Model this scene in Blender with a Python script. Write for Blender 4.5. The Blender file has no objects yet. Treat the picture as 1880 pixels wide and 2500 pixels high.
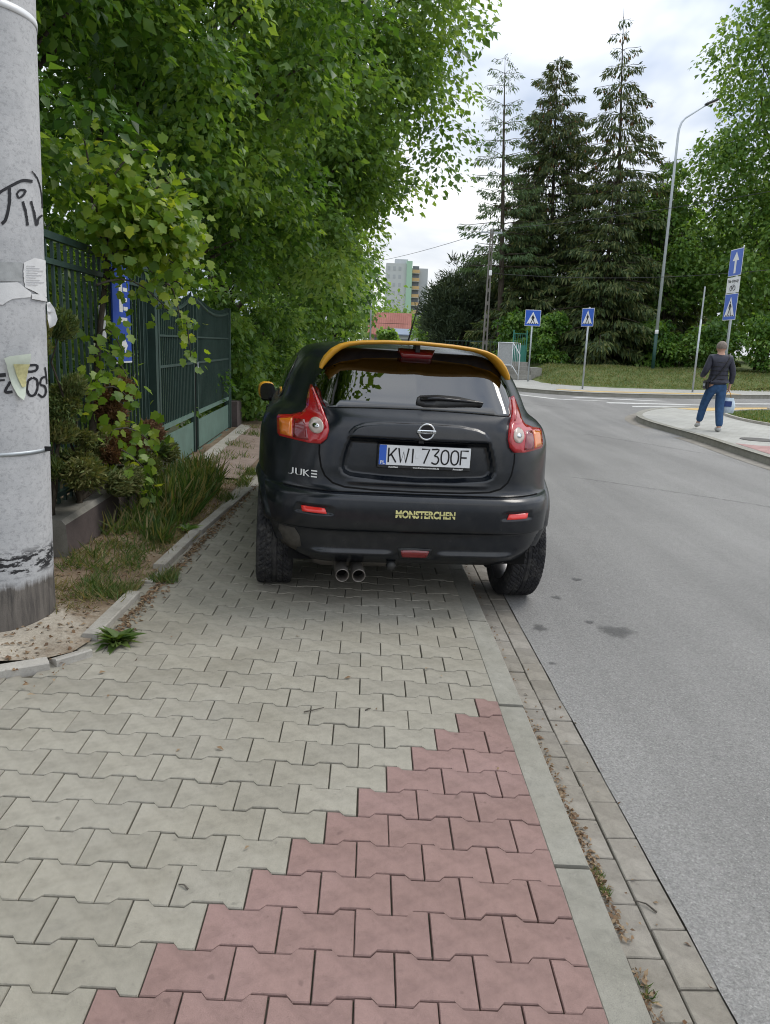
import bpy, bmesh, math, random
import numpy as np
from mathutils import Vector, Matrix, Euler
from mathutils.bvhtree import BVHTree
from mathutils.geometry import delaunay_2d_cdt

random.seed(7)
RNG = np.random.default_rng(11)
scene = bpy.context.scene
COL = scene.collection
R = math.radians

# ------------------------------------------------------------------ camera
PITCH, YAW, ROLL, EYE = R(12.3), R(1.411), R(2.1), 1.55
cam_d = bpy.data.cameras.new("camera")
cam_d.sensor_fit = 'VERTICAL'
cam_d.sensor_height = 24.0
cam_d.lens = 24.0 * 1860.0 / 2500.0
cam_d.clip_start = 0.05
cam_d.clip_end = 3000.0
cam = bpy.data.objects.new("camera", cam_d)
COL.objects.link(cam)
fw = Vector((math.sin(YAW) * math.cos(PITCH), math.cos(YAW) * math.cos(PITCH), -math.sin(PITCH)))
rt = Vector((math.cos(YAW), -math.sin(YAW), 0))
up = rt.cross(fw)
r2 = rt * math.cos(ROLL) + up * math.sin(ROLL)
u2 = up * math.cos(ROLL) - rt * math.sin(ROLL)
cam.matrix_world = Matrix(((r2.x, u2.x, -fw.x, 0), (r2.y, u2.y, -fw.y, 0), (r2.z, u2.z, -fw.z, EYE), (0, 0, 0, 1)))
scene.camera = cam

# ------------------------------------------------------------------ sky and sun
SUN_EL, SUN_AZ = R(52), R(62)          # azimuth clockwise from +Y (road direction)
world = bpy.data.worlds.new("World")
scene.world = world
world.use_nodes = True
nt = world.node_tree
for n in list(nt.nodes):
    nt.nodes.remove(n)
def wn(t, **kw):
    n = nt.nodes.new(t)
    for a, b in kw.items():
        setattr(n, a, b)
    return n
sky = wn('ShaderNodeTexSky', sky_type='NISHITA', sun_disc=False)
sky.sun_elevation = SUN_EL
sky.sun_rotation = SUN_AZ
sky.air_density = 1.4
sky.dust_density = 2.0
tc = wn('ShaderNodeTexCoord')
sep = wn('ShaderNodeSeparateXYZ')
nt.links.new(tc.outputs['Generated'], sep.inputs[0])
def wmath(op, a, b=None, clamp=False):
    n = wn('ShaderNodeMath', operation=op, use_clamp=clamp)
    for i, v in enumerate((a, b)):
        if v is None:
            continue
        if isinstance(v, (int, float)):
            n.inputs[i].default_value = v
        else:
            nt.links.new(v, n.inputs[i])
    return n.outputs[0]
zc = wmath('MAXIMUM', sep.outputs['Z'], 0.0)
den = wmath('ADD', zc, 0.42)
cx = wmath('DIVIDE', sep.outputs['X'], den)
cy = wmath('DIVIDE', sep.outputs['Y'], den)
cmb = wn('ShaderNodeCombineXYZ')
nt.links.new(cx, cmb.inputs[0]); nt.links.new(cy, cmb.inputs[1])
cmb.inputs[2].default_value = 3.7
def wnoise(scale, detail, rough, off):
    m = wn('ShaderNodeMapping'); m.inputs['Location'].default_value = off
    nt.links.new(cmb.outputs[0], m.inputs[0])
    n = wn('ShaderNodeTexNoise'); n.inputs['Scale'].default_value = scale
    n.inputs['Detail'].default_value = detail; n.inputs['Roughness'].default_value = rough
    n.inputs['Distortion'].default_value = 0.3
    nt.links.new(m.outputs[0], n.inputs['Vector'])
    return n.outputs['Fac']
n1 = wnoise(1.7, 5.0, 0.55, (0.35, 2.2, 0))
n2 = wnoise(4.6, 4.0, 0.5, (4.0, 1.0, 2))
nn = wmath('ADD', wmath('MULTIPLY', n1, 0.75), wmath('MULTIPLY', n2, 0.25))
ramp = wn('ShaderNodeValToRGB')
ramp.color_ramp.elements[0].position = 0.40
ramp.color_ramp.elements[0].color = (5.2, 6.0, 7.5, 1)
ramp.color_ramp.elements[1].position = 0.62
ramp.color_ramp.elements[1].color = (12.5, 12.6, 12.6, 1)
e = ramp.color_ramp.elements.new(0.50); e.color = (8.6, 9.1, 9.9, 1)
nt.links.new(nn, ramp.inputs[0])
# overcast vault: brighter towards the zenith
grad = wmath('ADD', wmath('MULTIPLY', zc, 1.15), 0.78)
gm = wn('ShaderNodeVectorMath', operation='SCALE')
nt.links.new(ramp.outputs['Color'], gm.inputs[0]); nt.links.new(grad, gm.inputs['Scale'])
mx = wn('ShaderNodeMixRGB'); mx.inputs[0].default_value = 0.93
nt.links.new(sky.outputs[0], mx.inputs[1]); nt.links.new(gm.outputs[0], mx.inputs[2])
bg = wn('ShaderNodeBackground'); bg.inputs['Strength'].default_value = 0.1
nt.links.new(mx.outputs[0], bg.inputs['Color'])
wo = wn('ShaderNodeOutputWorld')
nt.links.new(bg.outputs[0], wo.inputs['Surface'])

sd = bpy.data.lights.new("sun", 'SUN')
sd.energy = 1.3
sd.angle = R(22)
sd.color = (1.0, 0.95, 0.87)
sun = bpy.data.objects.new("sun", sd)
COL.objects.link(sun)
sdir = Vector((math.sin(SUN_AZ) * math.cos(SUN_EL), math.cos(SUN_AZ) * math.cos(SUN_EL), math.sin(SUN_EL)))
sun.rotation_euler = (-sdir).to_track_quat('-Z', 'Y').to_euler()
sun.location = (0, 0, 30)

vs = scene.view_settings
vs.view_transform = 'Standard'
vs.look = 'None'
vs.exposure = 0.12
vs.gamma = 1.0
vs.use_curve_mapping = False
scene.render.film_transparent = False
scene.cycles.use_denoising = True
scene.cycles.filter_width = 1.05
scene.cycles.max_bounces = 6
scene.cycles.transparent_max_bounces = 8

# ------------------------------------------------------------------ materials
MATS = {}
class NT:
    def __init__(s, name):
        s.m = bpy.data.materials.new(name); s.m.use_nodes = True
        s.t = s.m.node_tree
        s.b = s.t.nodes['Principled BSDF']; s.o = s.t.nodes['Material Output']
    def n(s, t, **kw):
        x = s.t.nodes.new(t)
        for a, b in kw.items():
            if a in x.inputs.keys() if hasattr(x.inputs, 'keys') else False:
                x.inputs[a].default_value = b
            else:
                setattr(x, a, b)
        return x
    def l(s, a, b): s.t.links.new(a, b)
    def coord(s, kind='Object', scale=(1, 1, 1)):
        c = s.n('ShaderNodeTexCoord'); m = s.n('ShaderNodeMapping')
        m.inputs['Scale'].default_value = scale
        if kind == 'World':
            g = s.n('ShaderNodeNewGeometry'); s.l(g.outputs['Position'], m.inputs[0])
        else:
            s.l(c.outputs[kind], m.inputs[0])
        return m.outputs[0]
    def noise(s, vec, scale, detail=4, rough=.55, dist=0):
        x = s.n('ShaderNodeTexNoise'); x.inputs['Scale'].default_value = scale
        x.inputs['Detail'].default_value = detail; x.inputs['Roughness'].default_value = rough
        x.inputs['Distortion'].default_value = dist
        s.l(vec, x.inputs['Vector']); return x.outputs['Fac']
    def ramp(s, fac, stops):
        x = s.n('ShaderNodeValToRGB'); cr = x.color_ramp
        while len(cr.elements) < len(stops): cr.elements.new(.5)
        for el, (p, c) in zip(cr.elements, stops):
            el.position = p; el.color = (c if len(c) == 4 else (*c, 1)) if not isinstance(c, (int, float)) else (c, c, c, 1)
        s.l(fac, x.inputs[0]); return x.outputs['Color']
    def mix(s, fac, a, b, blend='MIX'):
        x = s.n('ShaderNodeMixRGB', blend_type=blend)
        for i, v in enumerate((fac, a, b)):
            if isinstance(v, (int, float)): x.inputs[i].default_value = v if i == 0 else (v, v, v, 1)
            elif isinstance(v, tuple): x.inputs[i].default_value = v if len(v) == 4 else (*v, 1)
            else: s.l(v, x.inputs[i])
        return x.outputs[0]
    def mth(s, op, a, b=None):
        x = s.n('ShaderNodeMath', operation=op)
        for i, v in enumerate((a, b)):
            if v is None: continue
            if isinstance(v, (int, float)): x.inputs[i].default_value = v
            else: s.l(v, x.inputs[i])
        return x.outputs[0]
    def bump(s, h, strength=.3, dist=.01):
        x = s.n('ShaderNodeBump'); x.inputs['Strength'].default_value = strength
        x.inputs['Distance'].default_value = dist
        s.l(h, x.inputs['Height']); s.l(x.outputs[0], s.b.inputs['Normal'])
    def set(s, color=None, rough=None, spec=None, metal=None):
        for k, v in (('Base Color', color), ('Roughness', rough), ('Specular IOR Level', spec), ('Metallic', metal)):
            if v is None: continue
            if isinstance(v, (int, float)): s.b.inputs[k].default_value = v
            elif isinstance(v, tuple): s.b.inputs[k].default_value = (*v, 1) if len(v) == 3 else v
            else: s.l(v, s.b.inputs[k])

def mat_plain(name, color, rough=.6, spec=.4, metal=0, var=.12, scale=6, bump=0):
    if name in MATS: return MATS[name]
    s = NT(name); v = s.coord('Object')
    f = s.noise(v, scale, 5, .6)
    c1 = tuple(max(0, x * (1 - var)) for x in color); c2 = tuple(min(1, x * (1 + var)) for x in color)
    s.set(s.ramp(f, [(.3, c1), (.7, c2)]), rough, spec, metal)
    if bump: s.bump(s.noise(v, scale * 12, 3), bump, .004)
    MATS[name] = s.m; return s.m

def mat_concrete(name, base, dark, spots=.45, bump=.25, objrand=.12, scale=1.0, attr=None, rough=.85, space='Object'):
    s = NT(name); v = s.coord(space)
    a = s.noise(v, 7 * scale, 6, .65)
    b = s.noise(v, 60 * scale, 4, .7)
    f = s.noise(v, 420 * scale, 2, .6)
    c = s.ramp(a, [(.25, dark), (.62, base), (.9, tuple(min(1, x * 1.1) for x in base))])
    c = s.mix(s.ramp(b, [(.35, .55), (.62, 0.0)]), c, s.mix(.5, c, dark))
    c = s.mix(.34, c, s.ramp(f, [(.32, .30), (.52, .95), (.70, 1.25)]), 'MULTIPLY')
    g2 = s.noise(v, 170 * scale, 2, .6)
    c = s.mix(s.ramp(g2, [(.66, 0.0), (.74, .55)]), c, tuple(x * .45 for x in dark))
    c = s.mix(s.ramp(g2, [(.26, .5), (.33, 0.0)]), c, tuple(min(1, x * 1.45) for x in base))
    m3 = s.noise(v, 24 * scale, 5, .7, .5)
    c = s.mix(.55, c, s.ramp(m3, [(.30, .72), (.50, 1.0), (.72, 1.14)]), 'MULTIPLY')
    if objrand:
        if attr:
            at = s.n('ShaderNodeAttribute'); at.attribute_name = attr; rv = at.outputs['Fac']
        else:
            oi = s.n('ShaderNodeObjectInfo'); rv = oi.outputs['Random']
        g = s.ramp(rv, [(0, 1 - objrand), (1, 1 + objrand * .6)])
        c = s.mix(1.0, c, g, 'MULTIPLY')
    # weathering with a shape of its own: broad stains in world space
    w = s.coord('World')
    st = s.noise(w, 1.1, 4, .6, .4)
    c = s.mix(s.ramp(st, [(.40, spots), (.60, 0.0)]), c, s.mix(1.0, c, (.78, .76, .70), 'MULTIPLY'))
    sp = s.noise(w, 28, 2, .5)
    c = s.mix(s.ramp(sp, [(.70, 0.0), (.76, .5)]), c, tuple(x * .55 for x in dark))
    s.set(c, rough, .3)
    h = s.mix(.5, b, f)
    s.bump(h, bump, .003)
    MATS[name] = s.m; return s.m

M_PAVE = mat_concrete('grey_paver_concrete', (.335, .315, .266), (.262, .246, .205), objrand=.085)
M_PAVE_R = mat_concrete('red_paver_concrete', (.298, .196, .178), (.230, .150, .136), objrand=.06)
M_PAVE_S = mat_concrete('grey_paver_concrete_far', (.335, .315, .266), (.262, .246, .205), objrand=.085, attr='rnd')
M_PAVE_RS = mat_concrete('red_paver_concrete_far', (.298, .196, .178), (.230, .150, .136), objrand=.06, attr='rnd')
M_KERB = mat_concrete('kerb_concrete', (.310, .300, .262), (.235, .228, .197), objrand=.06)
M_GUT = mat_concrete('gutter_concrete', (.305, .283, .248), (.205, .187, .162), objrand=.10, spots=.6)
M_EDGE = mat_concrete('edging_concrete', (.44, .42, .38), (.31, .29, .26), objrand=.08)
M_WALLC = mat_concrete('painted_wall_concrete', (.115, .092, .09), (.075, .062, .06), scale=.5, objrand=0, spots=.4)
M_WALLT = mat_concrete('wall_cap_concrete', (.26, .25, .225), (.16, .155, .135), scale=.6, objrand=0)
M_STEPC = mat_concrete('step_concrete', (.36, .35, .32), (.27, .26, .24), objrand=.05)

def m_pole():
    s = NT('pole_concrete'); v = s.coord('Object'); vs_ = s.coord('Object', (1, 1, 1.5))
    a = s.noise(v, 5, 6, .65); b = s.noise(vs_, 38, 6, .8, .3); f = s.noise(v, 300, 2, .6)
    c = s.ramp(a, [(.3, (.41, .415, .425)), (.65, (.53, .53, .535))])
    c = s.mix(s.ramp(b, [(.36, .75), (.50, 0.0)]), c, (.30, .30, .31))
    c = s.mix(s.ramp(b, [(.62, 0.0), (.75, .5)]), c, (.66, .66, .65))
    # old bitumen-stained foot, ragged upper edge
    sp = s.n('ShaderNodeSeparateXYZ'); s.l(v, sp.inputs[0])
    st = s.coord('Object', (6, 6, .8))
    streak = s.noise(st, 3.0, 5, .7, .3)
    edge = s.mth('ADD', sp.outputs['Z'], s.mth('MULTIPLY', s.mth('SUBTRACT', streak, .5), .12))
    foot = s.ramp(edge, [(.25, 1.0), (.29, 0.0)])
    c2 = s.ramp(streak, [(.3, (.05, .047, .045)), (.5, (.125, .112, .10)), (.75, (.20, .18, .16))])
    c = s.mix(foot, c, c2)
    tar = s.mth('MULTIPLY', s.ramp(s.noise(s.coord('Object', (10, 10, 30)), 1.0, 4, .7), [(.47, 0.0), (.53, 1.0)]),
                s.ramp(sp.outputs['Z'], [(.30, 0.0), (.33, 1.0), (.41, 1.0), (.46, 0.0)]))
    c = s.mix(tar, c, (.035, .035, .037))
    s.set(c, .9, .25); s.bump(s.mix(.4, b, f), .5, .004)
    return s.m
M_POLE = m_pole()

def m_asphalt():
    s = NT('asphalt'); v = s.coord('World')
    a = s.noise(v, .35, 5, .6, .3); f = s.noise(v, 150, 3, .8); g = s.noise(v, 60, 3, .7)
    tr = s.noise(s.coord('World', (1.6, .12, 1)), 1.0, 4, .55)
    c = s.ramp(a, [(.3, (.212, .207, .198)), (.7, (.262, .256, .245))])
    c = s.mix(.42, c, s.ramp(tr, [(.35, .45), (.65, 1.0)]), 'MULTIPLY')
    c = s.mix(.48, c, s.ramp(f, [(.33, .30), (.50, 1.0), (.66, 1.55)]), 'MULTIPLY')
    c = s.mix(s.ramp(g, [(.62, 0.0), (.72, .35)]), c, (.15, .15, .146))
    c = s.mix(s.ramp(s.noise(v, 160, 1, .5), [(.66, 0.0), (.72, .55)]), c, (.42, .41, .39))
    vo = s.n('ShaderNodeTexVoronoi'); vo.inputs['Scale'].default_value = 95; s.l(v, vo.inputs['Vector'])
    c = s.mix(.24, c, s.ramp(vo.outputs['Color'], [(.15, .62), (.5, .98), (.9, 1.40)]), 'MULTIPLY')
    s.set(c, .88, .3)
    s.bump(s.mix(.5, vo.outputs['Distance'], f), .75, .006)
    return s.m
M_ASPH = m_asphalt()

def m_soil(name, c1, c2, c3, sc=1.0):
    s = NT(name); v = s.coord('World')
    a = s.noise(v, 3.2 * sc, 6, .65); b = s.noise(v, 60 * sc, 4, .7)
    c = s.ramp(a, [(.32, c1), (.52, c2), (.72, c3)])
    c = s.mix(.4, c, s.ramp(b, [(.3, .4), (.7, 1.2)]), 'MULTIPLY')
    s.set(c, .95, .2); s.bump(b, .6, .01)
    return s.m
def m_verge():
    s = NT('verge_soil'); v = s.coord('World')
    a = s.noise(v, 3.2, 6, .65); b = s.noise(v, 60, 4, .7)
    c = s.ramp(a, [(.32, (.13, .092, .06)), (.52, (.215, .16, .11)), (.72, (.31, .25, .18))])
    # pale trodden sand round the pole
    vm = s.n('ShaderNodeVectorMath', operation='DISTANCE'); s.l(v, vm.inputs[0]); vm.inputs[1].default_value = (-1.75, 3.45, .13)
    d = s.mth('ADD', vm.outputs['Value'], s.mth('MULTIPLY', s.mth('SUBTRACT', s.noise(v, 9, 5, .7), .5), .55))
    c = s.mix(s.ramp(d, [(.30, .85), (.50, 0.0)]), c, s.ramp(a, [(.35, (.38, .34, .28)), (.65, (.50, .46, .39))]))
    c = s.mix(.4, c, s.ramp(b, [(.3, .4), (.7, 1.2)]), 'MULTIPLY')
    s.set(c, .95, .2); s.bump(b, .6, .01)
    return s.m
M_SOIL = m_verge()
M_SAND = m_soil('pale_sand', (.42, .36, .29), (.55, .49, .41), (.62, .57, .50), 2)
M_JOINT = m_soil('joint_sand', (.075, .075, .05), (.12, .108, .085), (.17, .155, .125), 3)
M_GROUND = m_soil('rough_ground', (.05, .06, .025), (.075, .085, .035), (.10, .09, .05))
M_LAWN = m_soil('lawn_ground', (.055, .095, .025), (.08, .125, .035), (.11, .15, .05))
M_BANK = m_soil('dry_bank_ground', (.075, .11, .032), (.115, .145, .048), (.19, .18, .08), .5)

def m_leaf(name, cols, transl=.42, rough=.42, spec=.45, tcol=1.5):
    s = NT(name)
    at = s.n('ShaderNodeAttribute'); at.attribute_name = 'rnd'
    c = s.ramp(at.outputs['Fac'], [(i / (len(cols) - 1), q) for i, q in enumerate(cols)])
    s.set(c, rough, spec)
    tr = s.n('ShaderNodeBsdfTranslucent')
    tc_ = s.mix(1.0, c, (tcol * 1.15, tcol, tcol * .45, 1), 'MULTIPLY'); s.l(tc_, tr.inputs['Color'])
    mxs = s.n('ShaderNodeMixShader'); mxs.inputs[0].default_value = transl
    s.l(s.b.outputs[0], mxs.inputs[1]); s.l(tr.outputs[0], mxs.inputs[2]); s.l(mxs.outputs[0], s.o.inputs['Surface'])
    return s.m
M_LEAF = m_leaf('broad_leaf', [(.028, .078, .014), (.068, .160, .028), (.135, .252, .048), (.240, .365, .090)], .5)
M_LEAF2 = m_leaf('pale_broad_leaf', [(.044, .105, .022), (.095, .192, .040), (.160, .280, .064), (.260, .380, .110)], .5)
M_VINE = m_leaf('vine_leaf', [(.085, .175, .020), (.150, .265, .028), (.215, .335, .038), (.310, .390, .060)], .5)
M_SPRUCE = m_leaf('spruce_needles', [(.030, .055, .020), (.055, .090, .028), (.095, .130, .038), (.150, .155, .055)], .2, .6, .3)
M_LARCH = m_leaf('larch_needles', [(.045, .088, .034), (.075, .130, .050), (.110, .175, .065)], .3, .6, .3)
M_PINE = m_leaf('pine_needles', [(.032, .052, .030), (.054, .082, .044), (.088, .115, .060)], .15, .6, .3)
M_JUNI = m_leaf('juniper_scales', [(.035, .072, .020), (.078, .122, .034), (.150, .172, .055), (.23, .21, .085)], .2, .6, .3)
M_DEADJ = m_leaf('dead_scales', [(.10, .055, .03), (.17, .095, .05), (.24, .14, .08)], .15, .8, .2)
M_GRASS = m_leaf('grass_blade', [(.035, .085, .018), (.070, .130, .030), (.120, .170, .050), (.26, .22, .11)], .35, .5, .3)
M_DRYG = m_leaf('dry_grass_blade', [(.10, .115, .035), (.16, .16, .06), (.24, .21, .10), (.33, .28, .16)], .35, .6, .3)
M_BANKG = m_leaf('bank_grass_blade', [(.075, .120, .032), (.110, .155, .045), (.165, .185, .070), (.25, .22, .11)], .35, .6, .3)
M_LITTER = m_leaf('dry_leaf_litter', [(.13, .075, .045), (.21, .14, .085), (.31, .235, .155), (.10, .065, .045)], .1, .9, .1)
M_CATK = m_leaf('spruce_cone_tip', [(.16, .075, .035), (.22, .11, .05)], .1, .8, .2)

def m_bark(name, c1, c2):
    s = NT(name); v = s.coord('Object', (6, 6, 1.2)); a = s.noise(v, 4, 6, .7, .5)
    s.set(s.ramp(a, [(.3, c1), (.7, c2)]), .95, .15); s.bump(a, .7, .02); return s.m
M_BARK = m_bark('bark', (.030, .024, .018), (.095, .080, .062))
M_BARKG = m_bark('grey_bark', (.055, .048, .040), (.15, .135, .115))

def m_paint(name, color, rough, spec=.5, coat=0.0, dust=.12):
    s = NT(name); v = s.coord('Object')
    a = s.noise(v, 2.2, 5, .6); f = s.noise(v, 260, 2, .5); d = s.noise(v, 14, 6, .7)
    c = s.mix(s.ramp(d, [(.45, 0.0), (.75, dust)]), color, (.20, .19, .17))
    s.set(c, s.ramp(a, [(.3, rough * .88), (.7, rough * 1.15)]), spec)
    s.b.inputs['Coat Weight'].default_value = coat
    s.bump(f, .02, .001)
    return s.m
M_BODY = m_paint('satin_black_paint', (.0045, .0065, .0100), .22, .5, dust=.06)
M_TRIM = m_paint('black_plastic', (.014, .015, .016), .5, .4, dust=.2)
M_GLOSSB = m_paint('gloss_black', (.008, .008, .01), .08, .5, dust=.03)
M_YEL = m_paint('satin_yellow_paint', (.60, .295, .018), .36, .45, dust=.10)
M_RUB = m_paint('tyre_rubber', (.018, .018, .020), .78, .3, dust=.35)
M_CHR = mat_plain('chrome_badge', (.62, .63, .64), .16, .5, 1.0, .04)
M_STEEL = mat_plain('exhaust_steel', (.24, .22, .20), .4, .5, .8, .25, 14)
M_RIM = mat_plain('alloy_rim', (.42, .42, .43), .35, .5, .9, .1)
M_INT = mat_plain('dark_seat_fabric', (.022, .022, .024), .9, .2, 0, .2)
M_INTR = mat_plain('red_seat_trim', (.22, .03, .025), .8, .2, 0, .2)
M_UNDER = mat_plain('underbody', (.01, .01, .01), .95, .1)

def m_glass(name, tint, rough=.02, alpha=.35, ior=1.5):
    s = NT(name)
    s.set(tint, rough, .5)
    tr = s.n('ShaderNodeBsdfTransparent'); tr.inputs['Color'].default_value = (alpha, alpha, alpha * .96, 1)
    gl = s.n('ShaderNodeBsdfGlossy'); gl.inputs['Roughness'].default_value = rough
    gl.inputs['Color'].default_value = (1, 1, 1, 1)
    fr = s.n('ShaderNodeFresnel'); fr.inputs['IOR'].default_value = ior
    mxs = s.n('ShaderNodeMixShader'); s.l(fr.outputs[0], mxs.inputs[0])
    s.l(tr.outputs[0], mxs.inputs[1]); s.l(gl.outputs[0], mxs.inputs[2]); s.l(mxs.outputs[0], s.o.inputs['Surface'])
    return s.m
M_GLASS = m_glass('tinted_car_glass', (.02, .025, .025), .012, .09, 2.0)
def m_lens(name, c, emis=0, rough=.12):
    s = NT(name); v = s.coord('Object'); w = s.n('ShaderNodeTexWave'); w.inputs['Scale'].default_value = 60
    s.l(v, w.inputs['Vector'])
    c2 = tuple(x * .62 for x in c)
    s.set(s.mix(s.ramp(w.outputs['Fac'], [(.3, 0.0), (.7, .8)]), c, c2), rough, .6)
    s.b.inputs['Coat Weight'].default_value = .6; s.b.inputs['Coat Roughness'].default_value = .05
    return s.m
M_RED = m_lens('red_lamp_lens', (.45, .006, .012))
M_DRED = m_lens('dark_red_lens', (.20, .008, .012))
M_AMB = m_lens('amber_lamp_lens', (.75, .20, .02))
M_CLR = m_lens('clear_lamp_lens', (.52, .43, .37))
M_REFL = m_lens('red_reflector', (.85, .03, .02), rough=.25)

M_PWHITE = mat_plain('plate_white', (.72, .73, .74), .35, .5, 0, .04)
M_PBLUE = mat_plain('plate_blue', (.03, .11, .50), .35, .5, 0, .06)
M_BLACK = mat_plain('black_print', (.012, .012, .013), .5, .3, 0, .1)
M_WPRINT = mat_plain('white_print', (.72, .72, .70), .5, .3, 0, .08)
M_STICK = mat_plain('pale_yellow_sticker', (.62, .58, .25), .5, .3, 0, .15, 20)
M_SIGNB = mat_plain('sign_blue', (.012, .095, .50), .35, .5, 0, .06)
M_SIGNB2 = mat_plain('board_blue', (.02, .07, .42), .4, .5, 0, .10)
M_SIGNW = mat_plain('sign_white', (.74, .75, .76), .4, .5, 0, .05)
M_GALV = mat_plain('galvanised_steel', (.40, .43, .45), .5, .5, .6, .12, 10)
M_LAMPP = mat_plain('pale_lamp_post', (.52, .56, .60), .45, .5, .2, .08, 5)
M_GREENP = mat_plain('dark_green_paint', (.015, .060, .048), .5, .45, 0, .18, 8)
M_FENCE = mat_plain('fence_green_paint', (.030, .060, .051), .5, .45, 0, .22, 9, .1)
M_SHEET = mat_plain('weathered_green_sheet', (.105, .175, .145), .55, .45, 0, .16, 5, .06)
M_PAPER = mat_plain('old_paper', (.66, .66, .66), .9, .1, 0, .07, 14, .2)
M_PAPERB = mat_plain('grey_torn_paper', (.36, .37, .37), .9, .1, 0, .15, 22, .2)
M_PAPERG = mat_plain('pale_green_paper', (.56, .61, .52), .85, .1, 0, .08, 12, .2)
M_PAPERY = mat_plain('yellow_print_paper', (.55, .52, .27), .85, .1, 0, .25, 40, .2)
M_INK = mat_plain('black_spray_paint', (.022, .022, .026), .6, .3, 0, .2, 20)
M_PENC = mat_plain('faint_grey_print', (.36, .36, .38), .8, .2, 0, .1)
M_SHOP = m_soil('unused', (.1, .1, .1), (.1, .1, .1), (.1, .1, .1))
M_ZEBRA = mat_concrete('worn_white_road_paint', (.62, .62, .60), (.42, .42, .41), objrand=0, space='World')
M_TACT = mat_concrete('yellow_tactile_paving', (.60, .43, .19), (.48, .34, .15), objrand=0, space='World')

def m_farpave(name, base, dark, joint, sx=.2, sy=.141):
    s = NT(name); v = s.coord('World')
    br = s.n('ShaderNodeTexBrick'); s.l(v, br.inputs['Vector'])
    br.inputs['Scale'].default_value = 1.0; br.inputs['Brick Width'].default_value = sx; br.inputs['Row Height'].default_value = sy
    br.inputs['Mortar Size'].default_value = .004
    br.inputs['Color1'].default_value = (*base, 1); br.inputs['Color2'].default_value = (*dark, 1); br.inputs['Mortar'].default_value = (*joint, 1)
    a = s.noise(v, .8, 5, .6)
    c = s.mix(.25, br.outputs['Color'], s.ramp(a, [(.3, .55), (.7, 1.1)]), 'MULTIPLY')
    s.set(c, .88, .3); s.bump(br.outputs['Fac'], -.3, .004); return s.m
M_FPAVE = m_farpave('far_grey_paving', (.40, .395, .365), (.345, .34, .31), (.20, .195, .175))
M_FPAVER = m_farpave('far_red_paving', (.40, .25, .235), (.34, .205, .19), (.2, .13, .12))

# ------------------------------------------------------------------ mesh helpers
def link_obj(name, me, mat=None, parent=None, smooth=False):
    o = bpy.data.objects.new(name, me)
    COL.objects.link(o)
    if mat is not None:
        for m in (mat if isinstance(mat, (list, tuple)) else [mat]):
            me.materials.append(m)
    if smooth and len(me.polygons):
        me.polygons.foreach_set('use_smooth', [True] * len(me.polygons))
    if parent is not None:
        o.parent = parent
    return o

def tag(o, label=None, cat=None, group=None, kind=None):
    if label: o['label'] = label
    if cat: o['category'] = cat
    if group: o['group'] = group
    if kind: o['kind'] = kind
    return o

def empty(name, loc=(0, 0, 0), rz=0, label=None, cat=None, group=None):
    o = bpy.data.objects.new(name, None)
    COL.objects.link(o)
    o.location = loc; o.rotation_euler = (0, 0, rz); o.empty_display_size = .2
    return tag(o, label, cat, group)

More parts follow.
